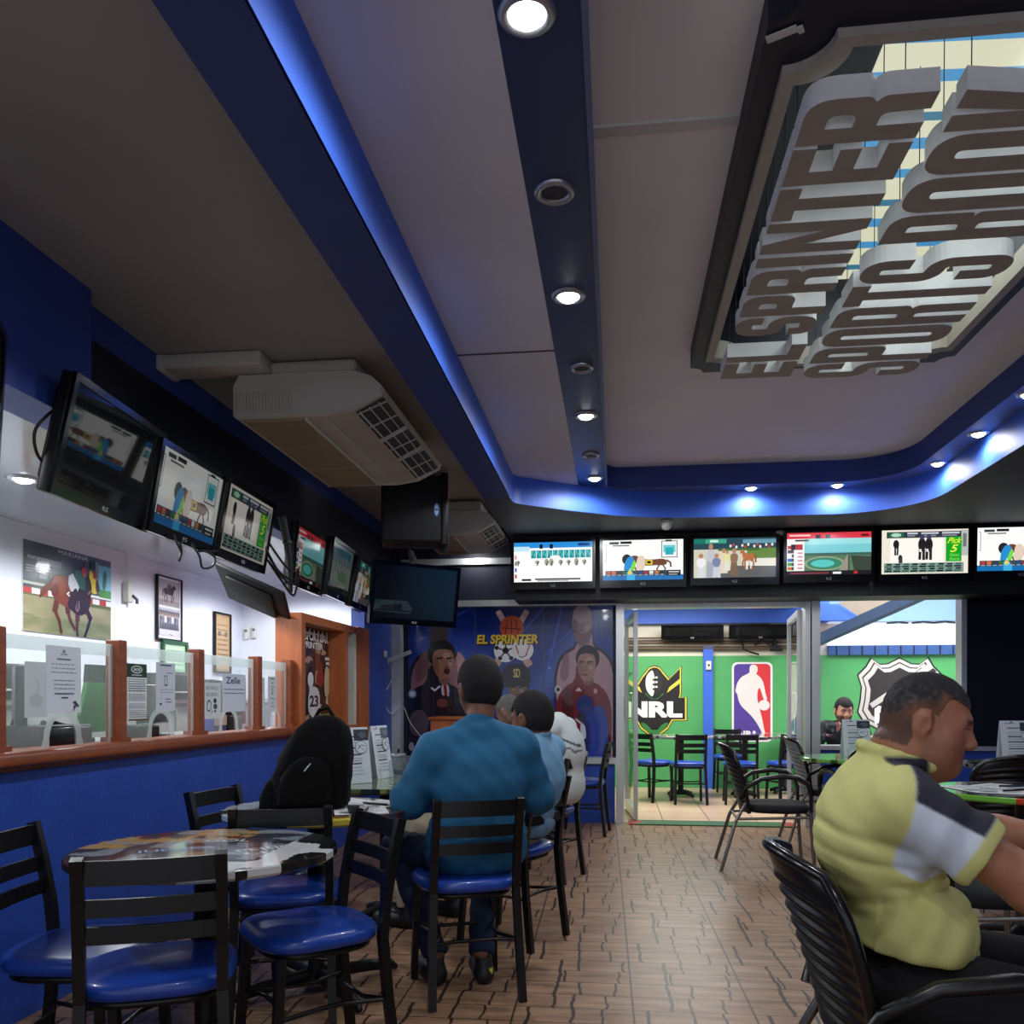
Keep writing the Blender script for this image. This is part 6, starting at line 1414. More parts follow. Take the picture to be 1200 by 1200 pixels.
for x, y, r, lab in ((1.78, 4.52, 12, 'white sheet on the papers table nearest the man\'s chin'), (1.86, 4.42, -22, 'white printed sheet crossing the others at the front of the papers table'), (1.98, 4.62, 40, 'white sheet further back on the papers table'), (2.12, 4.44, 8, 'grey newspaper sheet at the right of the papers table')):
    paper((x, y, TZ + .0003 * abs(r) * .1), R_(r), lab, .22, .29, True, 'loose papers', C3(160, 164, 166) if 'grey' in lab else None)
pen((1.90, 4.36, TZ + .006), R_(25), 'dark pen lying across the sheets of the papers table', C3(36, 36, 44)); pen((1.98, 4.56, TZ + .007), R_(8), 'blue pen behind the dark pen on the papers table', C3(40, 44, 70)); pen((2.05, 4.28, TZ + .002), R_(-12), 'black pen on the bare front edge of the papers table', C3(24, 24, 28))
for x, y, c, lab in ((2.72, 10.12, C3(216, 206, 150), 'yellowish packet on the annex table of the man in black'), (2.95, 10.05, C3(190, 180, 168), 'pale packet on the annex table of the man in black')):
    t = thing('packet', lab, 'packet', (x, y, TZ)); obj('wrap', MB().rbox(-.09, .09, -.05, .05, 0, .03, .01, 2), mat('packet_%d' % int(x * 100), c, .4, noise=.2, nscale=30), t); obj('seal', MB().box(-.1, -.088, -.048, .048, .01, .014), m_wplast, t)
t = thing('dark_bottle', 'short dark bottle standing beside the pale packet in the annex', 'bottle', (3.06, 10.08, TZ)); obj('bottle_body', MB().lathe([(.03, 0), (.032, .01), (.032, .09), (.014, .12), (.012, .15)], 18), mat('dark_glass', C3(30, 22, 20), .15), t); obj('cap', MB().lathe([(.014, .148), (.014, .165), (.0003, .166)], 14), m_ring, t)

# ------------------------------------------------------------------ backpack
t = thing('backpack', 'black backpack standing upright on the round table with papers', 'backpack', (-1.26, 3.385, TZ), R_(8))
m_bag = mat('black_bag_cloth', C3(6, 6, 7), .9, noise=.25, spec=.2, nscale=14, bump=.3, bscale=30)
def bag(mb, hw, hd, h, cy=0, z0=0, lean=0.0, n=30):
    prof = [(.80, 0), (.97, .025), (1.0, .12), (1.0, .35), (.95, .55), (.84, .72), (.66, .86), (.42, .955), (.18, .995), (.002, 1.0)]
    v = []; f = []
    for s, q in prof:
        for k in range(n):
            a = 2 * PI * k / n; c, si = math.cos(a), math.sin(a)
            x = math.copysign(abs(c) ** .66, c) * hw * s; y = math.copysign(abs(si) ** .7, si) * hd * (s ** .8)
            wob = 1 + .05 * math.sin(3 * a + q * 9) + .03 * math.sin(7 * a - q * 14)
            v.append((x * wob + lean * q, cy + y * wob, z0 + q * h))
    for i in range(len(prof) - 1):
        for k in range(n): f.append((i * n + k, i * n + (k + 1) % n, (i + 1) * n + (k + 1) % n, (i + 1) * n + k))
    f.append(tuple(range(n))[::-1]); return mb.add(v, f, 0, None, True)
obj('main_bag', bag(MB(), .155, .10, .385, 0, 0, .07), m_bag, t); obj('front_pocket', bag(MB(), .105, .045, .20, -.095, .02, .03), m_bag, t)
obj('side_pocket', bag(MB(), .045, .07, .13, .0, .0, .02).add([], []), m_bag, t).location = (-.15, 0, 0); 
obj('side_pocket', bag(MB(), .05, .07, .25, .0, .0, .02), m_bag, t).location = (.12, -.01, .02)
obj('top_handle', MB().tube([(.02, .02, .36), (.045, .02, .405), (.08, .02, .412), (.105, .02, .37)], .008, 8), m_bag, t)
obj('zip_pull', MB().tube([(.02, -.152, .165), (.045, -.150, .195)], .003, 6), m_ring, t)
obj('shoulder_strap', MB().tube([(.08, .08, .36), (.02, .14, .25), (-.06, .14, .08), (-.1, .1, .02)], .02, 8, flat=.3), m_bag, t)
# wooden lectern under the mural
t = thing('wooden_lectern', 'orange wooden box stand in front of the mural behind the teal sweater', 'lectern', (-1.42, 7.75, 0))
obj('body', MB().box(-.24, .24, -.2, .2, 0, 1.0), m_oak, t); obj('top_board', MB().rbox(-.26, .26, -.22, .22, 1.0, 1.03, .006, 1), m_oak, t); obj('shelf_edge', MB().box(-.245, .245, -.205, -.2, .5, .53), m_wood, t)
# loose wires by the white end post
cable([(-2.14, 8.1, 1.62), (-2.16, 8.1, 1.4), (-2.22, 8.0, 1.2), (-2.16, 8.05, 1.05), (-2.06, 8.1, 1.12), (-1.98, 8.12, .95), (-1.8, 8.14, .72)], 'thin white wire hanging in a loop beside the white end post', .004, 'loose_wire', m_wplast)
t = thing('cable_duct', 'white plastic duct stub jutting from the white end post', 'duct', (-2.1, 8.12, 1.62)); obj('duct', MB().sq((-.11, -.02, -.06), (.12, 0, .03), .018), m_wplast, t); obj('duct_cap', MB().rbox(-.125, -.095, -.045, .005, -.085, -.04, .004, 1), m_wplast, t)
t = thing('wall_socket', 'small white socket on the blue end wall left of the white post', 'socket', (-2.195, 7.95, 1.62)); obj('plate', MB().rbox(0, .012, -.05, .05, -.03, .03, .004, 1), m_wplast, t); obj('slots', MB().box(.012, .0125, -.02, -.012, -.01, .01).box(.012, .0125, .012, .02, -.01, .01), m_softblk, t)
# ================================================================== people: one blended surface per body
class Field:
    def __init__(s, lo, hi, h):
        s.lo = np.array(lo, np.float32); s.h = h
        s.n = np.ceil((np.array(hi) - np.array(lo)) / h).astype(int) + 1
        s.ax = [s.lo[i] + h * np.arange(s.n[i], dtype=np.float32) for i in range(3)]
        s.D = np.full(s.n, 1.0, np.float32)
    def _sl(s, lo, hi):
        a = np.maximum(np.floor((np.array(lo) - s.lo) / s.h).astype(int), 0); b = np.minimum(np.ceil((np.array(hi) - s.lo) / s.h).astype(int) + 1, s.n)
        if np.any(b <= a): return None, None, None
        sl = tuple(slice(a[i], b[i]) for i in range(3))
        X = s.ax[0][sl[0]][:, None, None]; Y = s.ax[1][sl[1]][None, :, None]; Z = s.ax[2][sl[2]][None, None, :]
        return sl, (X, Y, Z), None
    def _mix(s, sl, d, k, op):
        a = s.D[sl]
        if op == 'add':
            if k > 0:
                h = np.maximum(k - np.abs(a - d), 0) / k; s.D[sl] = np.minimum(a, d) - h * h * k * .25
            else: s.D[sl] = np.minimum(a, d)
        else:
            d = -d
            if k > 0:
                h = np.maximum(k - np.abs(a - d), 0) / k; s.D[sl] = np.maximum(a, d) + h * h * k * .25
            else: s.D[sl] = np.maximum(a, d)
    def cap(s, a, b, ra, rb=None, k=.03, op='add', end=False, squash=None):
        """tapered limb from a to b; end: flat cut at b; squash = (direction, factor)"""
        rb = ra if rb is None else rb
        a = np.array(a, np.float32); b = np.array(b, np.float32); R = max(ra, rb) * (squash[1] if squash and squash[1] > 1 else 1) + k + .01
        sl, P, _ = s._sl(np.minimum(a, b) - R, np.maximum(a, b) + R)
        if sl is None: return s
        q = [P[i] - a[i] for i in range(3)]; d = b - a; L2 = float(d @ d) + 1e-9
        if squash is not None:
            n = np.array(squash[0], np.float32); n = n / np.linalg.norm(n); dn = q[0] * n[0] + q[1] * n[1] + q[2] * n[2]
            c = (1 / squash[1] - 1) * dn; q = [q[i] + c * n[i] for i in range(3)]
            d = d + (1 / squash[1] - 1) * float(d @ n) * n; L2 = float(d @ d) + 1e-9
        t = (q[0] * d[0] + q[1] * d[1] + q[2] * d[2]) / L2; tc = np.clip(t, 0, 1)
        r = np.sqrt((q[0] - tc * d[0]) ** 2 + (q[1] - tc * d[1]) ** 2 + (q[2] - tc * d[2]) ** 2) - (ra + (rb - ra) * tc)
        if end: r = np.maximum(r, (t - 1) * math.sqrt(L2))
        s._mix(sl, r, k, op); return s
    def ell(s, c, rad, axes=None, k=.03, op='add'):
        c = np.array(c, np.float32); A = np.array(axes if axes is not None else np.eye(3), np.float32); rad = np.array(rad, np.float32); R = float(rad.max()) + k + .01
        sl, P, _ = s._sl(c - R, c + R)
        if sl is None: return s
        q = [P[i] - c[i] for i in range(3)]
        u = [(q[0] * A[j][0] + q[1] * A[j][1] + q[2] * A[j][2]) / rad[j] for j in range(3)]
        k0 = np.sqrt(u[0] ** 2 + u[1] ** 2 + u[2] ** 2); k1 = np.sqrt((u[0] / rad[0]) ** 2 + (u[1] / rad[1]) ** 2 + (u[2] / rad[2]) ** 2) + 1e-6
        s._mix(sl, k0 * (k0 - 1) / k1, k, op); return s
    def cutplane(s, p, n, k=0.0):
        """drop everything on the side of p that n points to"""
        X, Y, Z = s.ax[0][:, None, None], s.ax[1][None, :, None], s.ax[2][None, None, :]
        d = (X - p[0]) * n[0] + (Y - p[1]) * n[1] + (Z - p[2]) * n[2]
        s.D = np.maximum(s.D, d.astype(np.float32)); return s
    def warp(s, fn):
        X, Y, Z = s.ax[0][:, None, None], s.ax[1][None, :, None], s.ax[2][None, None, :]
        s.D = (s.D + fn(X, Y, Z)).astype(np.float32); return s
    def mesh(s):
        D = s.D; D[0], D[-1] = 1, 1; D[:, 0], D[:, -1] = 1, 1; D[:, :, 0], D[:, :, -1] = 1, 1
        ins = (D < 0); n = D.shape
        c = np.zeros((n[0] - 1, n[1] - 1, n[2] - 1), np.int8)
        for i in (0, 1):
            for j in (0, 1):
                for k in (0, 1): c += ins[i:n[0] - 1 + i, j:n[1] - 1 + j, k:n[2] - 1 + k]
        act = (c > 0) & (c < 8); idx = np.full(c.shape, -1, np.int64); I = np.argwhere(act); idx[act] = np.arange(len(I))
        pos = np.zeros((len(I), 3)); cnt = np.zeros(len(I))
        cor = [(i, j, k) for i in (0, 1) for j in (0, 1) for k in (0, 1)]
        val = {q: D[I[:, 0] + q[0], I[:, 1] + q[1], I[:, 2] + q[2]] for q in cor}
        for a in cor:
            for ax in range(3):
                if a[ax]: continue
                b = list(a); b[ax] = 1; b = tuple(b)
                va, vb = val[a], val[b]; m = (va < 0) != (vb < 0)
                t = np.where(m, va / np.where(m, va - vb, 1), 0)
                for q in range(3): pos[:, q] += np.where(m, a[q] + (t if q == ax else 0), 0)
                cnt += m
        pos = (pos / cnt[:, None] + I) * s.h + s.lo
        F = []
        for ax in range(3):
            o1, o2 = [(1, 2), (2, 0), (0, 1)][ax]
            sa = [slice(None)] * 3; sb = [slice(None)] * 3; sa[ax] = slice(0, -1); sb[ax] = slice(1, None)
            A, B = ins[tuple(sa)], ins[tuple(sb)]; E = np.argwhere(A != B)
            E = E[(E[:, o1] > 0) & (E[:, o2] > 0) & (E[:, o1] < n[o1] - 1) & (E[:, o2] < n[o2] - 1)]
            flip = A[E[:, 0], E[:, 1], E[:, 2]]
            def cell(d1, d2):
                q = E.copy(); q[:, o1] -= d1; q[:, o2] -= d2; return idx[q[:, 0], q[:, 1], q[:, 2]]
            Q = np.stack([cell(1, 1), cell(0, 1), cell(0, 0), cell(1, 0)], 1)
            Q[~flip] = Q[~flip][:, ::-1]; F.append(Q)
        F = np.concatenate(F)
        return pos.astype(np.float32), F
def smooth_pts(P, F, it=1, lam=.5):
    E = np.concatenate([F[:, [0, 1]], F[:, [1, 2]], F[:, [2, 3]], F[:, [3, 0]]])
    for _ in range(it):
        acc = np.zeros_like(P); cn = np.zeros(len(P), np.float32)
        np.add.at(acc, E[:, 0], P[E[:, 1]]); np.add.at(acc, E[:, 1], P[E[:, 0]]); np.add.at(cn, E[:, 0], 1); np.add.at(cn, E[:, 1], 1)
        P = P + lam * (acc / np.maximum(cn, 1)[:, None] - P)
    return P
def field_obj(name, fld, m, parent, colfn=None, it=1, origin=(0, 0, 0)):
    P, F = fld.mesh(); P = smooth_pts(P, F, it)
    col = colfn(P) if colfn else None
    P = P - np.array(origin, np.float32)
    me = bpy.data.meshes.new(name); me.vertices.add(len(P)); me.vertices.foreach_set('co', P.ravel().astype(np.float32))
    me.loops.add(len(F) * 4); me.loops.foreach_set('vertex_index', F.ravel().astype(np.int32))
    me.polygons.add(len(F)); me.polygons.foreach_set('loop_start', np.arange(0, len(F) * 4, 4, dtype=np.int32)); me.polygons.foreach_set('loop_total', np.full(len(F), 4, np.int32))
    me.polygons.foreach_set('use_smooth', np.ones(len(F), bool))
    me.materials.append(m); me.update(calc_edges=True)
    if col is not None:
        ca = me.color_attributes.new('Col', 'FLOAT_COLOR', 'POINT'); ca.data.foreach_set('color', np.concatenate([col, np.ones((len(col), 1))], 1).astype(np.float32).ravel())
    me.validate()
    return obj(name, me, None, parent)
def c3(*a): return np.array(C3(*a)[:3])

def skin_mat(name): return mat(name, rough=.48, attr=True, noise=.06, nscale=40, bump=.08, bscale=240, spec=.4)
m_skin = skin_mat('skin')
def cloth(name, col, attr=False, rough=.85, bump=.12, noise=.05): return mat(name, col or (.5, .5, .5, 1), rough, noise=noise, nscale=20, bump=bump, bscale=160, attr=attr)

class Person:
    """joints are given as (forward, right, up) from a base point on the floor"""
    def __init__(s, base, ang, label, group=None):
        s.b = np.array([base[0], base[1], 0.0]); s.F = np.array([math.cos(ang), math.sin(ang), 0]); s.R = np.array([math.sin(ang), -math.cos(ang), 0]); s.U = np.array([0, 0, 1.0])
        s.t = thing('person', label, 'person', (base[0], base[1], 0), 0, group)
    def w(s, p): return s.b + p[0] * s.F + p[1] * s.R + p[2] * s.U
    def axes(s, lean=0.0):
        """right, forward, up with up tipped forward by lean"""
        f = s.F * math.cos(lean) - s.U * math.sin(lean); u = s.U * math.cos(lean) + s.F * math.sin(lean); return np.array([s.R, f, u])
    def head_frame(s, c, pitch, yaw, sc, roll=0.0):
        F = s.F * math.cos(yaw) + s.R * math.sin(yaw); Rr = s.R * math.cos(yaw) - s.F * math.sin(yaw)
        f = F * math.cos(pitch) - s.U * math.sin(pitch); u = s.U * math.cos(pitch) + F * math.sin(pitch)
        s.hc = s.w(c); s.hF, s.hR, s.hU, s.hs = f, Rr, u, sc
    def H(s, f, r, u): return s.hc + s.hs * (f * s.hF + r * s.hR + u * s.hU)
    def head(s, fd, jowl=0.0, k=.02):
        A = np.array([s.hR, s.hF, s.hU]); q = s.hs
        fd.ell(s.H(-.012, 0, .032), (.076 * q, .098 * q, .090 * q), A, .02); fd.ell(s.H(-.03, 0, .0), (.072 * q, .078 * q, .085 * q), A, .03)
        fd.ell(s.H(.035, 0, -.035), (.060 * q, .060 * q, .082 * q), A, .03)
        for sg in (-1, 1):
            fd.cap(s.H(-.0, sg * .050, -.062), s.H(.068, sg * .014, -.098), .026 * q, .020 * q, .03)
            fd.ell(s.H(.052, sg * .038, -.035), ((.026 + jowl * .6) * q, .028 * q, (.03 + jowl) * q), A, .03)
            if jowl: fd.ell(s.H(.02, sg * .045, -.075), (.032 * q, .045 * q, .036 * q), A, .03)
            fd.cap(s.H(.083, sg * .012, .022), s.H(.072, sg * .045, .02), .012 * q, .010 * q, .02)
            fd.ell(s.H(.093, sg * .031, .0), (.016 * q, .012 * q, .010 * q), A, .012, 'sub'); fd.ell(s.H(.075, sg * .031, .0), (.0125 * q,) * 3, A, .004)
            fd.ell(s.H(.102, sg * .013, -.036), (.010 * q, .012 * q, .009 * q), A, .008)
            # ear: rim, hollow, lobe
            e = s.H(-.012, sg * .083, -.008)
            fd.ell(e, (.013 * q, .021 * q, .033 * q), np.array([s.hR * .9 - s.hF * .35 * sg, s.hF * .93 + s.hR * .3 * sg, s.hU]), .008)
            fd.ell(e + s.hs * (s.hR * sg * .016 + s.hF * .005), (.012 * q, .0115 * q, .020 * q), A, .004, 'sub'); fd.ell(e + s.hs * (s.hF * .016 - s.hU * .006), (.010 * q, .006 * q, .009 * q), A, .006)
            fd.ell(s.H(-.004, sg * .080, -.042), (.009 * q, .011 * q, .012 * q), A, .008)
        fd.ell(s.H(.078, 0, -.098), (.022 * q, .020 * q, .018 * q), A, .02)
        fd.cap(s.H(.090, 0, .008), s.H(.112, 0, -.030), .009 * q, .013 * q, .012)
        fd.cap(s.H(.087, -.018, -.062), s.H(.087, .018, -.062), .007 * q, .007 * q, .01); fd.cap(s.H(.085, -.015, -.074), s.H(.085, .015, -.074), .008 * q, .008 * q, .01)
        fd.cap(s.H(.096, 0, -.062), s.H(.096, 0, -.063), .006 * q, .006 * q, .01)
        fd.cap(s.H(.101, -.019, -.0682), s.H(.101, .019, -.0682), .0018 * q, .0018 * q, .002, 'sub')
    def head_cols(s, P, skin, hair, stubble=.25, lips=None, brows=True):
        d = (P - s.hc) / s.hs; f = d @ s.hF; r = d @ s.hR; u = d @ s.hU
        col = np.tile(skin, (len(P), 1)); inh = (np.abs(f) < .16) & (np.abs(r) < .12) & (u > -.14) & (u < .16)
        def put(mask, c, a):
            m = (mask * a)[:, None]; col[:] = col * (1 - m) + c * m
        rng = vnoise(P * 60)
        hr = ((u > .072 - .35 * np.clip(f - .05, -.05, .05)) | ((f < .010) & (u > -.07))) & inh & (np.abs(r) < .080)
        put(hr, hair, .75)
        put(inh & (u < -.038) & (f > .0) & (u > -.13) & ~((np.abs(r) < .02) & (u > -.055)), skin * .55 if stubble < .6 else hair, stubble * (.7 + .3 * rng))
        put(inh & (f > .06) & (u > -.082) & (u < -.054) & (np.abs(r) < .024 - np.abs(u + .068) * .5), lips if lips is not None else skin * np.array([.85, .55, .55]), .6)
        if brows: put(inh & (f > .055) & (np.abs(np.abs(r) - .030) < .019) & (np.abs(u - .024 + .15 * (np.abs(r) - .03) ** 2 * 40) < .0055), hair * .6, .85)
        put(inh & (f > .06) & (np.abs(np.abs(r) - .031) < .014) & (np.abs(u) < .0045), c3(225, 220, 212), .55); put(inh & (f > .06) & (np.abs(np.abs(r) - .031) < .006) & (np.abs(u) < .005), c3(25, 18, 16), .95)
        put(inh & (f > .05) & (np.abs(np.abs(r) - .031) < .018) & (np.abs(u - .0065) < .0025), skin * .3, .8)
        put(inh & (f > .1) & (np.abs(np.abs(r) - .009) < .0045) & (np.abs(u + .043) < .004), skin * .25, .8)
        return col
    def hair_field(s, grow, h, front=.066, side=.018, nape=-.085, ear=True):
        fd = Field(s.hc - .17 * s.hs, s.hc + .19 * s.hs, h); A = np.array([s.hR, s.hF, s.hU]); q = s.hs
        fd.ell(s.H(-.012, 0, .032), (.076 * q + grow, .098 * q + grow, .090 * q + grow * 1.3), A, .0); fd.ell(s.H(-.03, 0, .0), (.072 * q + grow, .078 * q + grow, .085 * q + grow), A, .02)
        X, Y, Z = fd.ax[0][:, None, None] - s.hc[0], fd.ax[1][None, :, None] - s.hc[1], fd.ax[2][None, None, :] - s.hc[2]
        f = (X * s.hF[0] + Y * s.hF[1] + Z * s.hF[2]) / q; r = (X * s.hR[0] + Y * s.hR[1] + Z * s.hR[2]) / q; u = (X * s.hU[0] + Y * s.hU[1] + Z * s.hU[2]) / q
        top = front - .35 * np.clip(f - .05, -.05, .05) + 5.0 * np.clip(np.abs(r) - .03, 0, .04) ** 2 - u
        sidep = f - side - .25 * np.clip(u, -.1, .06); k = .03
        a, b = top, sidep; hh = np.maximum(k - np.abs(a - b), 0) / k; reg = (np.minimum(a, b) - hh * hh * k * .25) * q
        fd.D = np.maximum(fd.D, reg.astype(np.float32))
        fd.cutplane(s.H(0, 0, nape), -s.hU)
        if ear:
            for sg in (-1, 1): fd.ell(s.H(-.006, sg * .085, -.014), (.03 * q, .025 * q, .038 * q), A, .01, 'sub')
        fd.warp(lambda X, Y, Z: .0012 * np.sin(X * 900 + Y * 700) * np.sin(Z * 800 + Y * 300))
        return fd
    def hand(s, fd, wrist, dirn, palm_n, thumb, sc=1.0, curl=.6):
        """palm, five unequal fingers bent at the knuckles, and a thumb from the side of the palm"""
        d = np.array(dirn, float); d /= np.linalg.norm(d); nrm = np.array(palm_n, float); nrm -= d * (nrm @ d); nrm /= np.linalg.norm(nrm); sd = np.cross(d, nrm) * thumb
        W = np.array(wrist); pc = W + d * .055 * sc
        fd.cap(W + d * .015 * sc, W + d * .085 * sc, .030 * sc, .036 * sc, .012, squash=(nrm, .42))
        for i, (off, L) in enumerate(((.030, .072), (.010, .080), (-.011, .074), (-.031, .058))):
            k0 = W + d * (.092 - .004 * abs(i - 1)) * sc + sd * off * sc; a1 = curl * .5; a2 = curl * 1.3; a3 = curl * 1.9
            q = k0
            for ln, an, r0, r1 in ((.42, a1, .0092, .0086), (.33, a2, .0086, .0078), (.25, a3, .0078, .0068)):
                e = q + (d * math.cos(an) + nrm * math.sin(an)) * L * ln * sc * 1.05; fd.cap(q, e, r0 * sc, r1 * sc, .004); q = e
        t0 = W + d * .03 * sc + sd * .030 * sc; t1 = t0 + (d * .7 + sd * .6 + nrm * .25) * .038 * sc; t2 = t1 + (d * .9 + sd * .1 + nrm * .4) * .032 * sc
        fd.cap(t0 - sd * .01 * sc, t1, .013 * sc, .0105 * sc, .008); fd.cap(t1, t2, .0105 * sc, .008 * sc, .004)
def vnoise(P):
    return .5 + .5 * np.sin(P[:, 0] * 3.1 + 1.7 * np.sin(P[:, 1] * 2.3)) * np.sin(P[:, 1] * 2.7 + 1.3 * np.sin(P[:, 2] * 3.3)) 
def shoe(p, name, heel, toe, z=0.0, col=None, sc=1.0, mark=None):
    h = np.array(heel, float); t_ = np.array(toe, float); d = t_ - h; L = np.linalg.norm(d); d /= L
    fd = Field(np.minimum(h, t_) - .09, np.maximum(h, t_) + np.array([.09, .09, .16]), .006)
    fd.cap(h + d * .04 + np.array([0, 0, .035]), t_ - d * .045 + np.array([0, 0, .03]), .042 * sc, .044 * sc, .0); fd.cap(h + d * .045 + np.array([0, 0, .05]), h + d * .06 + np.array([0, 0, .105]), .040 * sc, .036 * sc, .02)
    fd.cap(h + d * .05 + np.array([0, 0, .115]), h + d * .055 + np.array([0, 0, .16]), .026, .026, .0, 'sub')
    fd.cutplane((h[0], h[1], z + .004), (0, 0, -1))
    o = field_obj(name, fld=fd, m=mat('shoe_leather', C3(30, 30, 30) if col is None else col, .5, noise=.1), parent=p.t, origin=p.b)
    return o

# ------------------------------------------------------------------ the man in the yellow polo (foreground right)
def yellow_man():
    p = Person((.66, 2.02), R_(-5), 'heavy man in yellow polo with grey sleeves seated in the foreground, head bowed'); w = p.w; A = p.axes()
    p.head_frame((.036, 0, 1.147), R_(15), R_(13), .875)
    skin = c3(164, 110, 84); hair = c3(46, 42, 42)
    shR, shL = (-.045, .195, .972), (-.01, -.19, .972); elR, elL = (.165, .255, .835), (.17, -.255, .855); wrR, wrL = (.42, .17, .825), (.42, -.12, .875)
    hipR, hipL = (.0, .11, .575), (.0, -.11, .575); knR, knL = (.44, .19, .545), (.44, -.19, .545); anR, anL = (.42, .17, .10), (.46, -.18, .10)
    fd = Field(w((0, 0, 0)) + np.array([-.45, -.55, 0]), w((0, 0, 0)) + np.array([.85, .60, 1.30]), .0054)
    fd.ell(w((-.06, 0, .86)), (.165, .105, .16), A, .04); fd.ell(w((-.0, 0, .68)), (.17, .10, .14), A, .04); fd.ell(w((.0, 0, .58)), (.16, .11, .09), A, .06)
    fd.cap(w((-.06, 0, .98)), p.H(-.035, 0, -.05), .070, .060, .04); fd.cap(w((shR[0], .15, shR[2] - .02)), w((shL[0], -.15, shL[2] - .02)), .045, .045, .05)
    for sh, el, wr, th in ((shR, elR, wrR, -1), (shL, elL, wrL, 1)):
        fd.cap(w(sh), w(el), .046, .050, .03); fd.cap(w(el), w(wr), .050, .032, .03)
        fd.ell((np.array(w(el)) * .72 + np.array(w(wr)) * .28), (.044, .044, .044), None, .05)
        p.hand(fd, w(wr), w(wr) - w(el), -p.U, th, 1.05, .55)
    for hp, kn, an in ((hipR, knR, anR), (hipL, knL, anL)): fd.cap(w(hp), w(kn), .075, .055, .05); fd.cap(w(kn), w(an), .052, .04, .03)
    p.head(fd, .020); fd.ell(p.H(.015, 0, -.105), (.058, .055, .045), A, .04)
    # rolls at the nape
    fd.cap(p.H(-.085, -.04, -.075), p.H(-.085, .04, -.075), .024, .024, .02)
    def col(P):
        c = p.head_cols(P, skin, hair, .30); d = (P - p.hc) / p.hs
        return c
    field_obj('body', fd, m_skin, p.t, col, 1, p.b)
    hf = p.hair_field(.003, .004, .066, .014, -.100)
    def hair_col(P):
        d = (P - p.hc) / p.hs; f = d @ p.hF; r = d @ p.hR; u = d @ p.hU
        front = np.maximum(u - .062 + .35 * np.clip(f - .05, -.05, .05), .018 - f)
        fade = np.clip(np.minimum(.25 + front / .016, (u + .095) / .085), 0, 1); fade = fade * np.clip(.55 + (u + .03) / .11, .4, 1)
        ear = np.sqrt((f + .01) ** 2 + (u + .012) ** 2); fade = fade * np.clip((ear - .035) / .04 + .25 * (np.abs(r) < .05), .15, 1)
        sp = np.clip(vnoise(P * 90) * vnoise(P * 47 + 4) * 1.3, 0, 1) * np.clip(1 - (u - .02) / .09, 0, 1)
        base = c3(40, 37, 38) * (1 - sp[:, None]) + c3(104, 100, 100) * sp[:, None]
        return base * fade[:, None] + skin * .62 * (1 - fade[:, None])
    field_obj('hair', hf, mat('short_grey_black_hair', rough=.9, attr=True, bump=.5, bscale=420), p.t, hair_col, 1, p.b)
    # shirt
    sf = Field(w((0, 0, 0)) + np.array([-.45, -.5, .46]), w((0, 0, 0)) + np.array([.5, .5, 1.16]), .005)
    sf.ell(w((-.068, 0, .875)), (.200, .136, .175), A, .05); sf.ell(w((-.012, 0, .71)), (.205, .134, .125), A, .04); sf.ell(w((-.004, 0, .665)), (.208, .130, .11), A, .04); sf.ell(w((-.10, 0, .92)), (.165, .085, .12), A, .05)
    sf.cap(w((-.05, -.13, 1.0)), w((-.05, .13, 1.0)), .060, .060, .05); sf.cap(w((-.06, 0, 1.0)), w((-.035, 0, 1.07)), .092, .070, .03)
    for sh, el in ((shR, elR), (shL, elL)):
        e = np.array(sh) * .38 + np.array(el) * .62; sf.cap(w(sh), w(e), .070, .072, .05, end=True)
    # collar: stand and fold
    sf.cutplane(w((-.035, 0, 1.083)), (p.U * .94 + p.F * .30))
    for k in range(14):
        a0, a1 = 2 * PI * k / 14, 2 * PI * (k + 1) / 14
        q = [w((-.024 + .080 * math.cos(a), .076 * math.sin(a), 1.066 - .026 * math.cos(a))) for a in (a0, a1)]
        sf.cap(q[0], q[1], .013, .013, .006)
    dirA = (np.array(elR) - np.array(shR)); dirA = dirA / np.linalg.norm(dirA)
    wsh = w(shR); wdir = dirA[0] * p.F + dirA[1] * p.R + dirA[2] * p.U; wshL = w(shL); dL = np.array(elL) - np.array(shL); dL /= np.linalg.norm(dL); wdL = dL[0] * p.F + dL[1] * p.R + dL[2] * p.U
    def folds(X, Y, Z):
        f = (X - p.b[0]) * p.F[0] + (Y - p.b[1]) * p.F[1]; r = (X - p.b[0]) * p.R[0] + (Y - p.b[1]) * p.R[1]
        g = 0
        for z0, sl, dep, wd in ((.775, .10, .018, .012), (.80, -.06, .009, .009), (.745, .16, .008, .010), (.835, -.22, .007, .010), (.875, -.30, .006, .012), (.645, .12, .005, .010), (.76, -.1, .006, .007)):
            g = g + dep * np.exp(-((Z - z0 - sl * (f + .03) + .006 * np.sin(f * 30)) / wd) ** 2) * np.clip(.55 + .8 * np.sin(f * 11 + z0 * 40), .15, 1)
        t = (X - wsh[0]) * wdir[0] + (Y - wsh[1]) * wdir[1] + (Z - wsh[2]) * wdir[2]
        g = g + .004 * np.sin(t * 70 + f * 25) * np.clip(t / .1, 0, 1) * (r > .15)
        return g + .0018 * np.sin(f * 41 + Z * 23) * np.sin(Z * 61 + r * 37)
    sf.warp(folds); sf.cutplane(w((.0, 0, .652)), -p.U - p.F * .12)
    yel, gry, nav = c3(206, 204, 128), c3(204, 213, 224), c3(44, 42, 56)
    def sst(x, w_=.0035): return np.clip(x / w_ * .5 + .5, 0, 1)
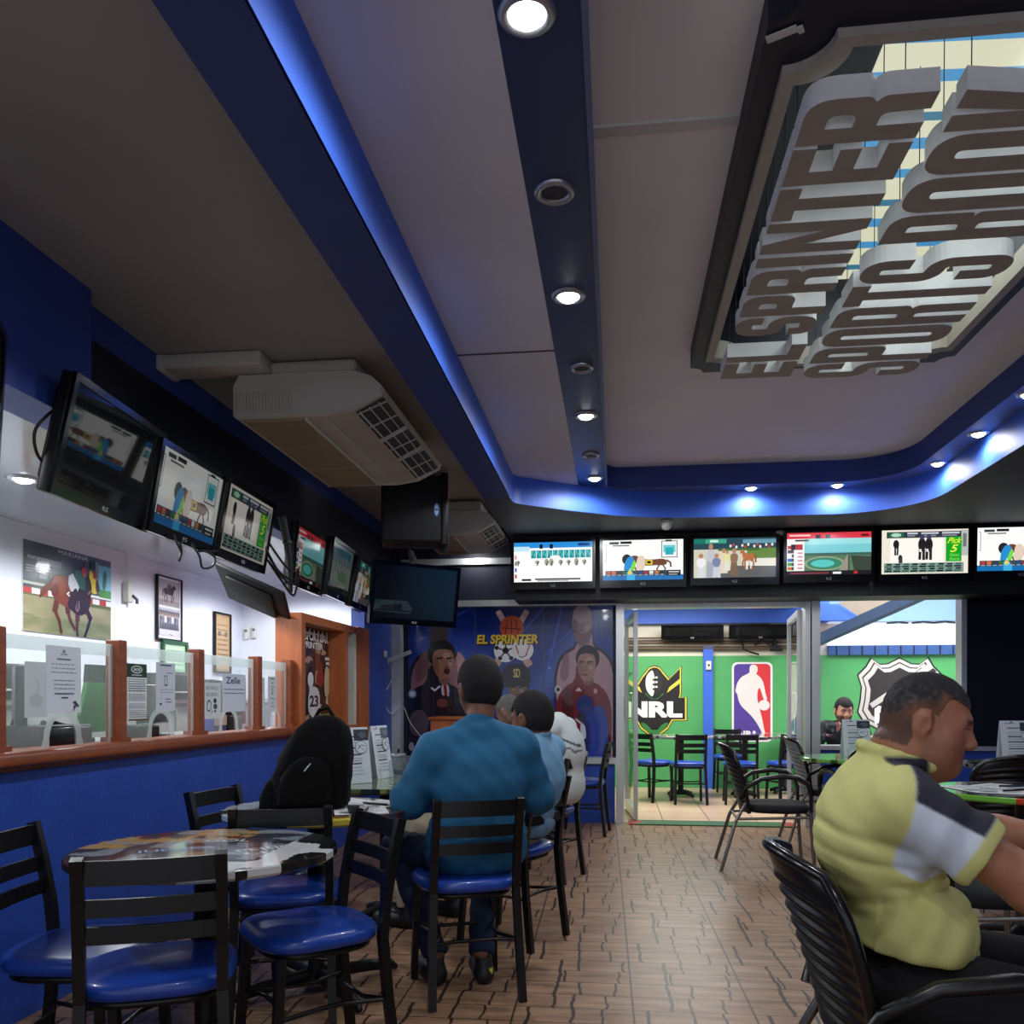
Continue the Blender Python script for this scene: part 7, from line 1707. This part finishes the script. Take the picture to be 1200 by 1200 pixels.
    def shirt_col(P):
        c = np.tile(yel, (len(P), 1)); rel = P - p.b; f = rel @ p.F; r = rel @ p.R; z = rel[:, 2]
        for sg, o, d in ((1, wsh, wdir), (-1, wshL, wdL)):
            q = P - o; t = q @ d; ax = q - t[:, None] * d; rr = np.linalg.norm(ax, axis=1)
            up = p.U - (p.U @ d) * d; up = up / np.linalg.norm(up); fw = p.F - (p.F @ d) * d; fw = fw / np.linalg.norm(fw)
            ang_up = (ax @ up) * .80 + (ax @ fw) * .60
            L = .62 * (np.linalg.norm(np.array(elR) - np.array(shR)) if sg > 0 else np.linalg.norm(np.array(elL) - np.array(shL)))
            m = sst(r * sg - .140) * sst(f + .070 - .22 * (z - .91)) * sst(L - .028 - t) * (rr < .12)
            c = c * (1 - m[:, None]) + gry * m[:, None]
            m = m * sst(ang_up - .018 - .10 * t); c = c * (1 - m[:, None]) + nav * m[:, None]
            m = sst(r * sg - .062) * sst(.150 - r * sg) * sst(f + .075 - .1 * (r * sg - .06)) * sst(.0 + .02 - f) * sst(z - 1.0) * sst(1.072 - z)
            c = c * (1 - m[:, None]) + nav * m[:, None]
        return c
    field_obj('polo_shirt', sf, cloth('polo_cloth', None, True, .8, .06, .03), p.t, shirt_col, 1, p.b)
    tf = Field(w((0, 0, 0)) + np.array([-.4, -.5, .02]), w((0, 0, 0)) + np.array([.75, .6, .68]), .008)
    tf.ell(w((-.0, 0, .585)), (.195, .142, .105), A, .05)
    for hp, kn, an in ((hipR, knR, anR), (hipL, knL, anL)): tf.cap(w(hp), w(kn), .093, .072, .04); tf.cap(w(kn), w(an), .070, .058, .03, end=True)
    tf.warp(lambda X, Y, Z: .003 * np.sin(X * 40 + Z * 30) * np.sin(Y * 35))
    field_obj('trousers', tf, cloth('black_trouser_cloth', C3(18, 18, 20)), p.t, None, 1, p.b)
    for an, sg in ((anR, 1), (anL, -1)): shoe(p, 'shoe', w((an[0] - .06, an[1], 0)), w((an[0] + .22, an[1] + .03 * sg, 0)))
yellow_man()

# ------------------------------------------------------------------ simpler builder for the others
def seated(base, ang, label, head, pitch, yaw, hs, skin, hair, hair_grow, shL, shR, elL, elR, wrL, wrR, chest, belly, hips, knees, ankles, shirt_m, trouser_m, shirt_mat=None, sleeve=1.0, res=.009, hem=.50, jowl=0.0, stub=.25, collar=None, shoes=True, toe=.2, hair_front=.064, hand_sc=1.0, hand_n=None, shirt_col=None, sleeve_r=(.062, .056, .048), curl=.5, hair_nape=-.085, trap=0.0):
    p = Person(base, ang, label); w = p.w
    p.head_frame(head, pitch, yaw, hs)
    pts = np.array([w(q) for q in (head, shL, shR, elL, elR, wrL, wrR, chest[0], belly[0]) + tuple(hips) + tuple(knees) + tuple(ankles)])
    lo, hi = pts.min(0) - .24, pts.max(0) + .24; lo[2] = 0.0
    A = p.axes(chest[2]); B = p.axes(0)
    fd = Field(lo, hi, res)
    fd.ell(w(chest[0]), np.array(chest[1]) * .92, A, .05); fd.ell(w(belly[0]), np.array(belly[1]) * .92, B, .05)
    nb = (np.array(shL) + np.array(shR)) / 2
    fd.cap(w(nb), p.H(-.03, 0, -.05), .062, .056 * hs, .04); fd.cap(w(shL), w(shR), .055, .055, .05)
    for sh, el, wr, th in ((shR, elR, wrR, -1), (shL, elL, wrL, 1)):
        fd.cap(w(sh), w(el), .050, .042, .03); fd.cap(w(el), w(wr), .042, .028, .03); p.hand(fd, w(wr), w(wr) - w(el), hand_n if hand_n is not None else -p.U, th, hand_sc, curl)
    for hp, kn, an in zip(hips, knees, ankles): fd.cap(w(hp), w(kn), .068, .052, .04); fd.cap(w(kn), w(an), .05, .036, .03)
    p.head(fd, jowl)
    field_obj('body', fd, m_skin, p.t, lambda P: p.head_cols(P, skin, hair, stub), 1, p.b)
    if hair_grow: field_obj('hair', p.hair_field(hair_grow, .007, hair_front, nape=hair_nape), mat('hair_%d' % int(hair[0] * 9999), (hair[0], hair[1], hair[2], 1), .8, noise=.3, nscale=90, bump=.5, bscale=300), p.t, None, 1, p.b)
    sf = Field(lo, hi, res)
    sf.ell(w(chest[0]), np.array(chest[1]), A, .05); sf.ell(w(belly[0]), np.array(belly[1]), B, .05); sf.cap(w(shL), w(shR), .066, .066, .05)
    sf.cap(w(nb), w((nb[0] + .0, nb[1], nb[2] + (.085 if trap else .045))), .085, .064, .04)
    if trap:
        for sh in (shL, shR): sf.cap(w((nb[0], nb[1] * .9 + sh[1] * .1, nb[2] + trap)), w((sh[0], sh[1], sh[2] + .012)), .058, .056, .05)
    for sh, el, wr in ((shR, elR, wrR), (shL, elL, wrL)):
        if sleeve >= 1:
            e = np.array(el) * .15 + np.array(wr) * .85; sf.cap(w(sh), w(el), sleeve_r[0], sleeve_r[1], .04); sf.cap(w(el), w(e), sleeve_r[1], sleeve_r[2] * .85, .03, end=True)
        else:
            e = np.array(sh) * (1 - sleeve) + np.array(el) * sleeve; sf.cap(w(sh), w(e), sleeve_r[0], sleeve_r[1] + .008, .04, end=True)
    hipc = (np.array(hips[0]) + np.array(hips[1])) / 2
    sf.ell(w((hipc[0] - .01, hipc[1], hem + .07)), (belly[1][0] * .98, belly[1][1] * .98, .09), B, .05)
    sf.warp(lambda X, Y, Z: (.0015 if shirt_col else .0035) * np.sin(Z * 55 + X * 22 + 3 * np.sin(Y * 9)) * np.sin(X * 25 + Y * 31) + (.3 if shirt_col else 1) * .006 * np.exp(-((Z - belly[0][2] - .04) / .012) ** 2) + (.3 if shirt_col else 1) * .005 * np.exp(-((Z - belly[0][2] + .03 - .1 * (X - p.b[0])) / .012) ** 2))
    sf.cutplane(w((0, 0, hem)), -p.U)
    if collar:
        for k in range(12):
            q = [w((nb[0] + .012 + .078 * math.cos(a), nb[1] + .074 * math.sin(a), nb[2] + .062 - .02 * math.cos(a))) for a in (2 * PI * k / 12, 2 * PI * (k + 1) / 12)]; sf.cap(q[0], q[1], .012, .012, .006)
    field_obj(shirt_m[0], sf, shirt_m[1], p.t, (lambda P: shirt_col(P, p)) if shirt_col else None, 2, p.b)
    tf = Field(lo, hi, res); tf.ell(w((hipc[0], hipc[1], hipc[2] - .01)), (belly[1][0] * .92, belly[1][1] * .93, .095), B, .05)
    for hp, kn, an in zip(hips, knees, ankles): tf.cap(w(hp), w(kn), .084, .066, .04); tf.cap(w(kn), w(an), .064, .052, .03, end=True)
    tf.warp(lambda X, Y, Z: .004 * np.sin(X * 50 + Z * 40) * np.sin(Y * 45 + Z * 20)); tf.cutplane(w((0, 0, .10)), -p.U)
    field_obj('trousers', tf, trouser_m, p.t, None, 1, p.b)
    if shoes:
        for an in ankles: shoe(p, 'shoe', w((an[0] - .07, an[1], 0)), w((an[0] + toe, an[1] + .03 * (1 if an[1] > 0 else -1), 0)))
    return p

blk = c3(16, 14, 14)
pm = seated((-.605, 3.50), math.atan2(.92, -.39), 'man in teal sweater seen from behind on a ladder-back chair', (.06, .055, 1.243), R_(6), R_(-8), 1.0, c3(120, 80, 64), blk, .016,
       (-.0, -.145, .975), (.0, .215, .99), (.06, -.245, .775), (.06, .315, .775), (.30, -.13, .80), (.30, .19, .80),
       ((-.005, .04, .86), (.205, .14, .21), .08), ((-.01, .03, .63), (.215, .155, .17)), ((.0, -.07, .545), (.0, .11, .545)), ((.40, -.24, .53), (.42, .17, .53)), ((.10, -.12, .11), (.06, .065, .11)),
       ('sweater', cloth('teal_sweater_knit', C3(26, 92, 130), rough=.8, bump=.2)), cloth('dark_blue_denim', C3(22, 38, 66)), res=.0075, hem=.485, sleeve_r=(.080, .074, .060), hair_nape=-.122, trap=.085)
o = obj('shoe_logo', MB(), m_print, pm.t)
lg = MB(); q = pm.w((-.006, .078, .035)) - pm.b
al = Art(lg, frame(q - pm.F * .002 * 0 + pm.R * .0, tuple(pm.R), tuple(-pm.F)), .022, .045, step=.0002); al.smooth([(.1, .0), (.6, .1), (1, .5), (.8, 1), (.5, .7), (.2, .9), (.3, .5)], C3(226, 206, 60))
bpy.data.objects.remove(o); obj('shoe_logo', lg, m_print, pm.t)

seated((-.535, 4.25), math.atan2(.42, -.9), 'man in light blue shirt in profile behind the teal sweater', (-.13, 0, 1.10), R_(10), R_(8), 1.05, c3(108, 68, 52), blk, .010,
       (-.17, -.17, .945), (-.15, .17, .945), (.02, -.24, .74), (.03, .24, .74), (.28, -.12, .77), (.28, .14, .77),
       ((-.165, 0, .82), (.185, .125, .185), .05), ((-.10, 0, .62), (.185, .135, .15)), ((-.05, -.10, .545), (-.05, .10, .545)), ((.60, -.13, .53), (.56, .17, .51)), ((.56, -.12, .11), (.50, .18, .11)),
       ('shirt', cloth('light_blue_shirt_cloth', C3(112, 158, 192), rough=.75)), cloth('beige_trouser_cloth', C3(176, 164, 140)), sleeve=.6, res=.0085, hem=.52, collar=True, hair_front=.05)
def jersey_col(P, p):
    c = np.tile(c3(206, 212, 210), (len(P), 1)); rel = P - p.b; f = rel @ p.F; r = rel @ p.R; z = rel[:, 2]
    zz = z - .6 * (f + .2); m = (r < -.02) & (f > -.30) & (f < -.10) & ((np.abs(zz - .925) < .007) | (np.abs(zz - .885 - .008 * np.sin(f * 160)) < .006))
    c[m] = c3(70, 76, 84); return c
seated((-.47, 5.72), math.atan2(.31, -.95), 'person in white jersey with dark script, hunched over behind the light blue shirt', (.27, 0, 1.10), R_(35), R_(10), .98, c3(112, 82, 68), c3(92, 88, 84), .004,
       (-.10, -.17, 1.0), (-.08, .17, 1.0), (.05, -.26, .80), (.08, .26, .80), (.32, -.14, .80), (.32, .14, .80),
       ((-.13, 0, .87), (.19, .135, .20), .25), ((-.13, 0, .63), (.185, .14, .16)), ((-.05, -.10, .545), (-.05, .10, .545)), ((.40, -.14, .515), (.40, .16, .515)), ((.38, -.14, .11), (.38, .16, .11)),
       ('jersey', cloth('white_jersey_cloth', None, True, .8)), cloth('grey_trouser_cloth', C3(70, 72, 76)), sleeve=.75, res=.010, hem=.50, shirt_col=jersey_col)
# the man in the annex, phone in hand, facing the door
pa_ = seated((2.62, 10.28), R_(-90 - 12), 'bearded man in black sweater holding a phone at the annex table', (.03, 0, 1.055), R_(10), R_(-14), 1.16, c3(196, 142, 116), c3(26, 20, 18), .014,
       (0, -.20, .87), (0, .20, .87), (.05, -.28, .70), (.05, .29, .68), (.27, -.16, .79), (.24, .15, .80),
       ((0, 0, .76), (.21, .13, .18), .05), ((0, 0, .58), (.19, .14, .15)), ((0, -.1, .52), (0, .1, .52)), ((.38, -.14, .50), (.38, .14, .50)), ((.36, -.14, .11), (.36, .14, .11)),
       ('sweater', cloth('black_sweater_knit', C3(24, 24, 28))), cloth('black_trouser_cloth', C3(18, 18, 20)), res=.009, hem=.48, stub=.95, hand_sc=1.15, hand_n=(0, 0, 1), curl=.7)
q = pa_.w((.36, .15, .855))
t = thing('phone', 'dark phone held up by the bearded man in the annex', 'phone', tuple(q), math.atan2(-pa_.F[0], pa_.F[1]) + PI)
t.rotation_euler = (R_(-15), 0, R_(-12))
obj('phone_body', MB().rbox(-.055, .055, -.006, .006, -.06, .07, .004, 1), m_plastic, t); obj('camera_strip', MB().box(-.05, .05, -.0068, -.006, .04, .058).box(.01, .03, -.0068, -.006, -.04, .0), mat('grey_phone_strip', C3(90, 92, 96), .4), t)
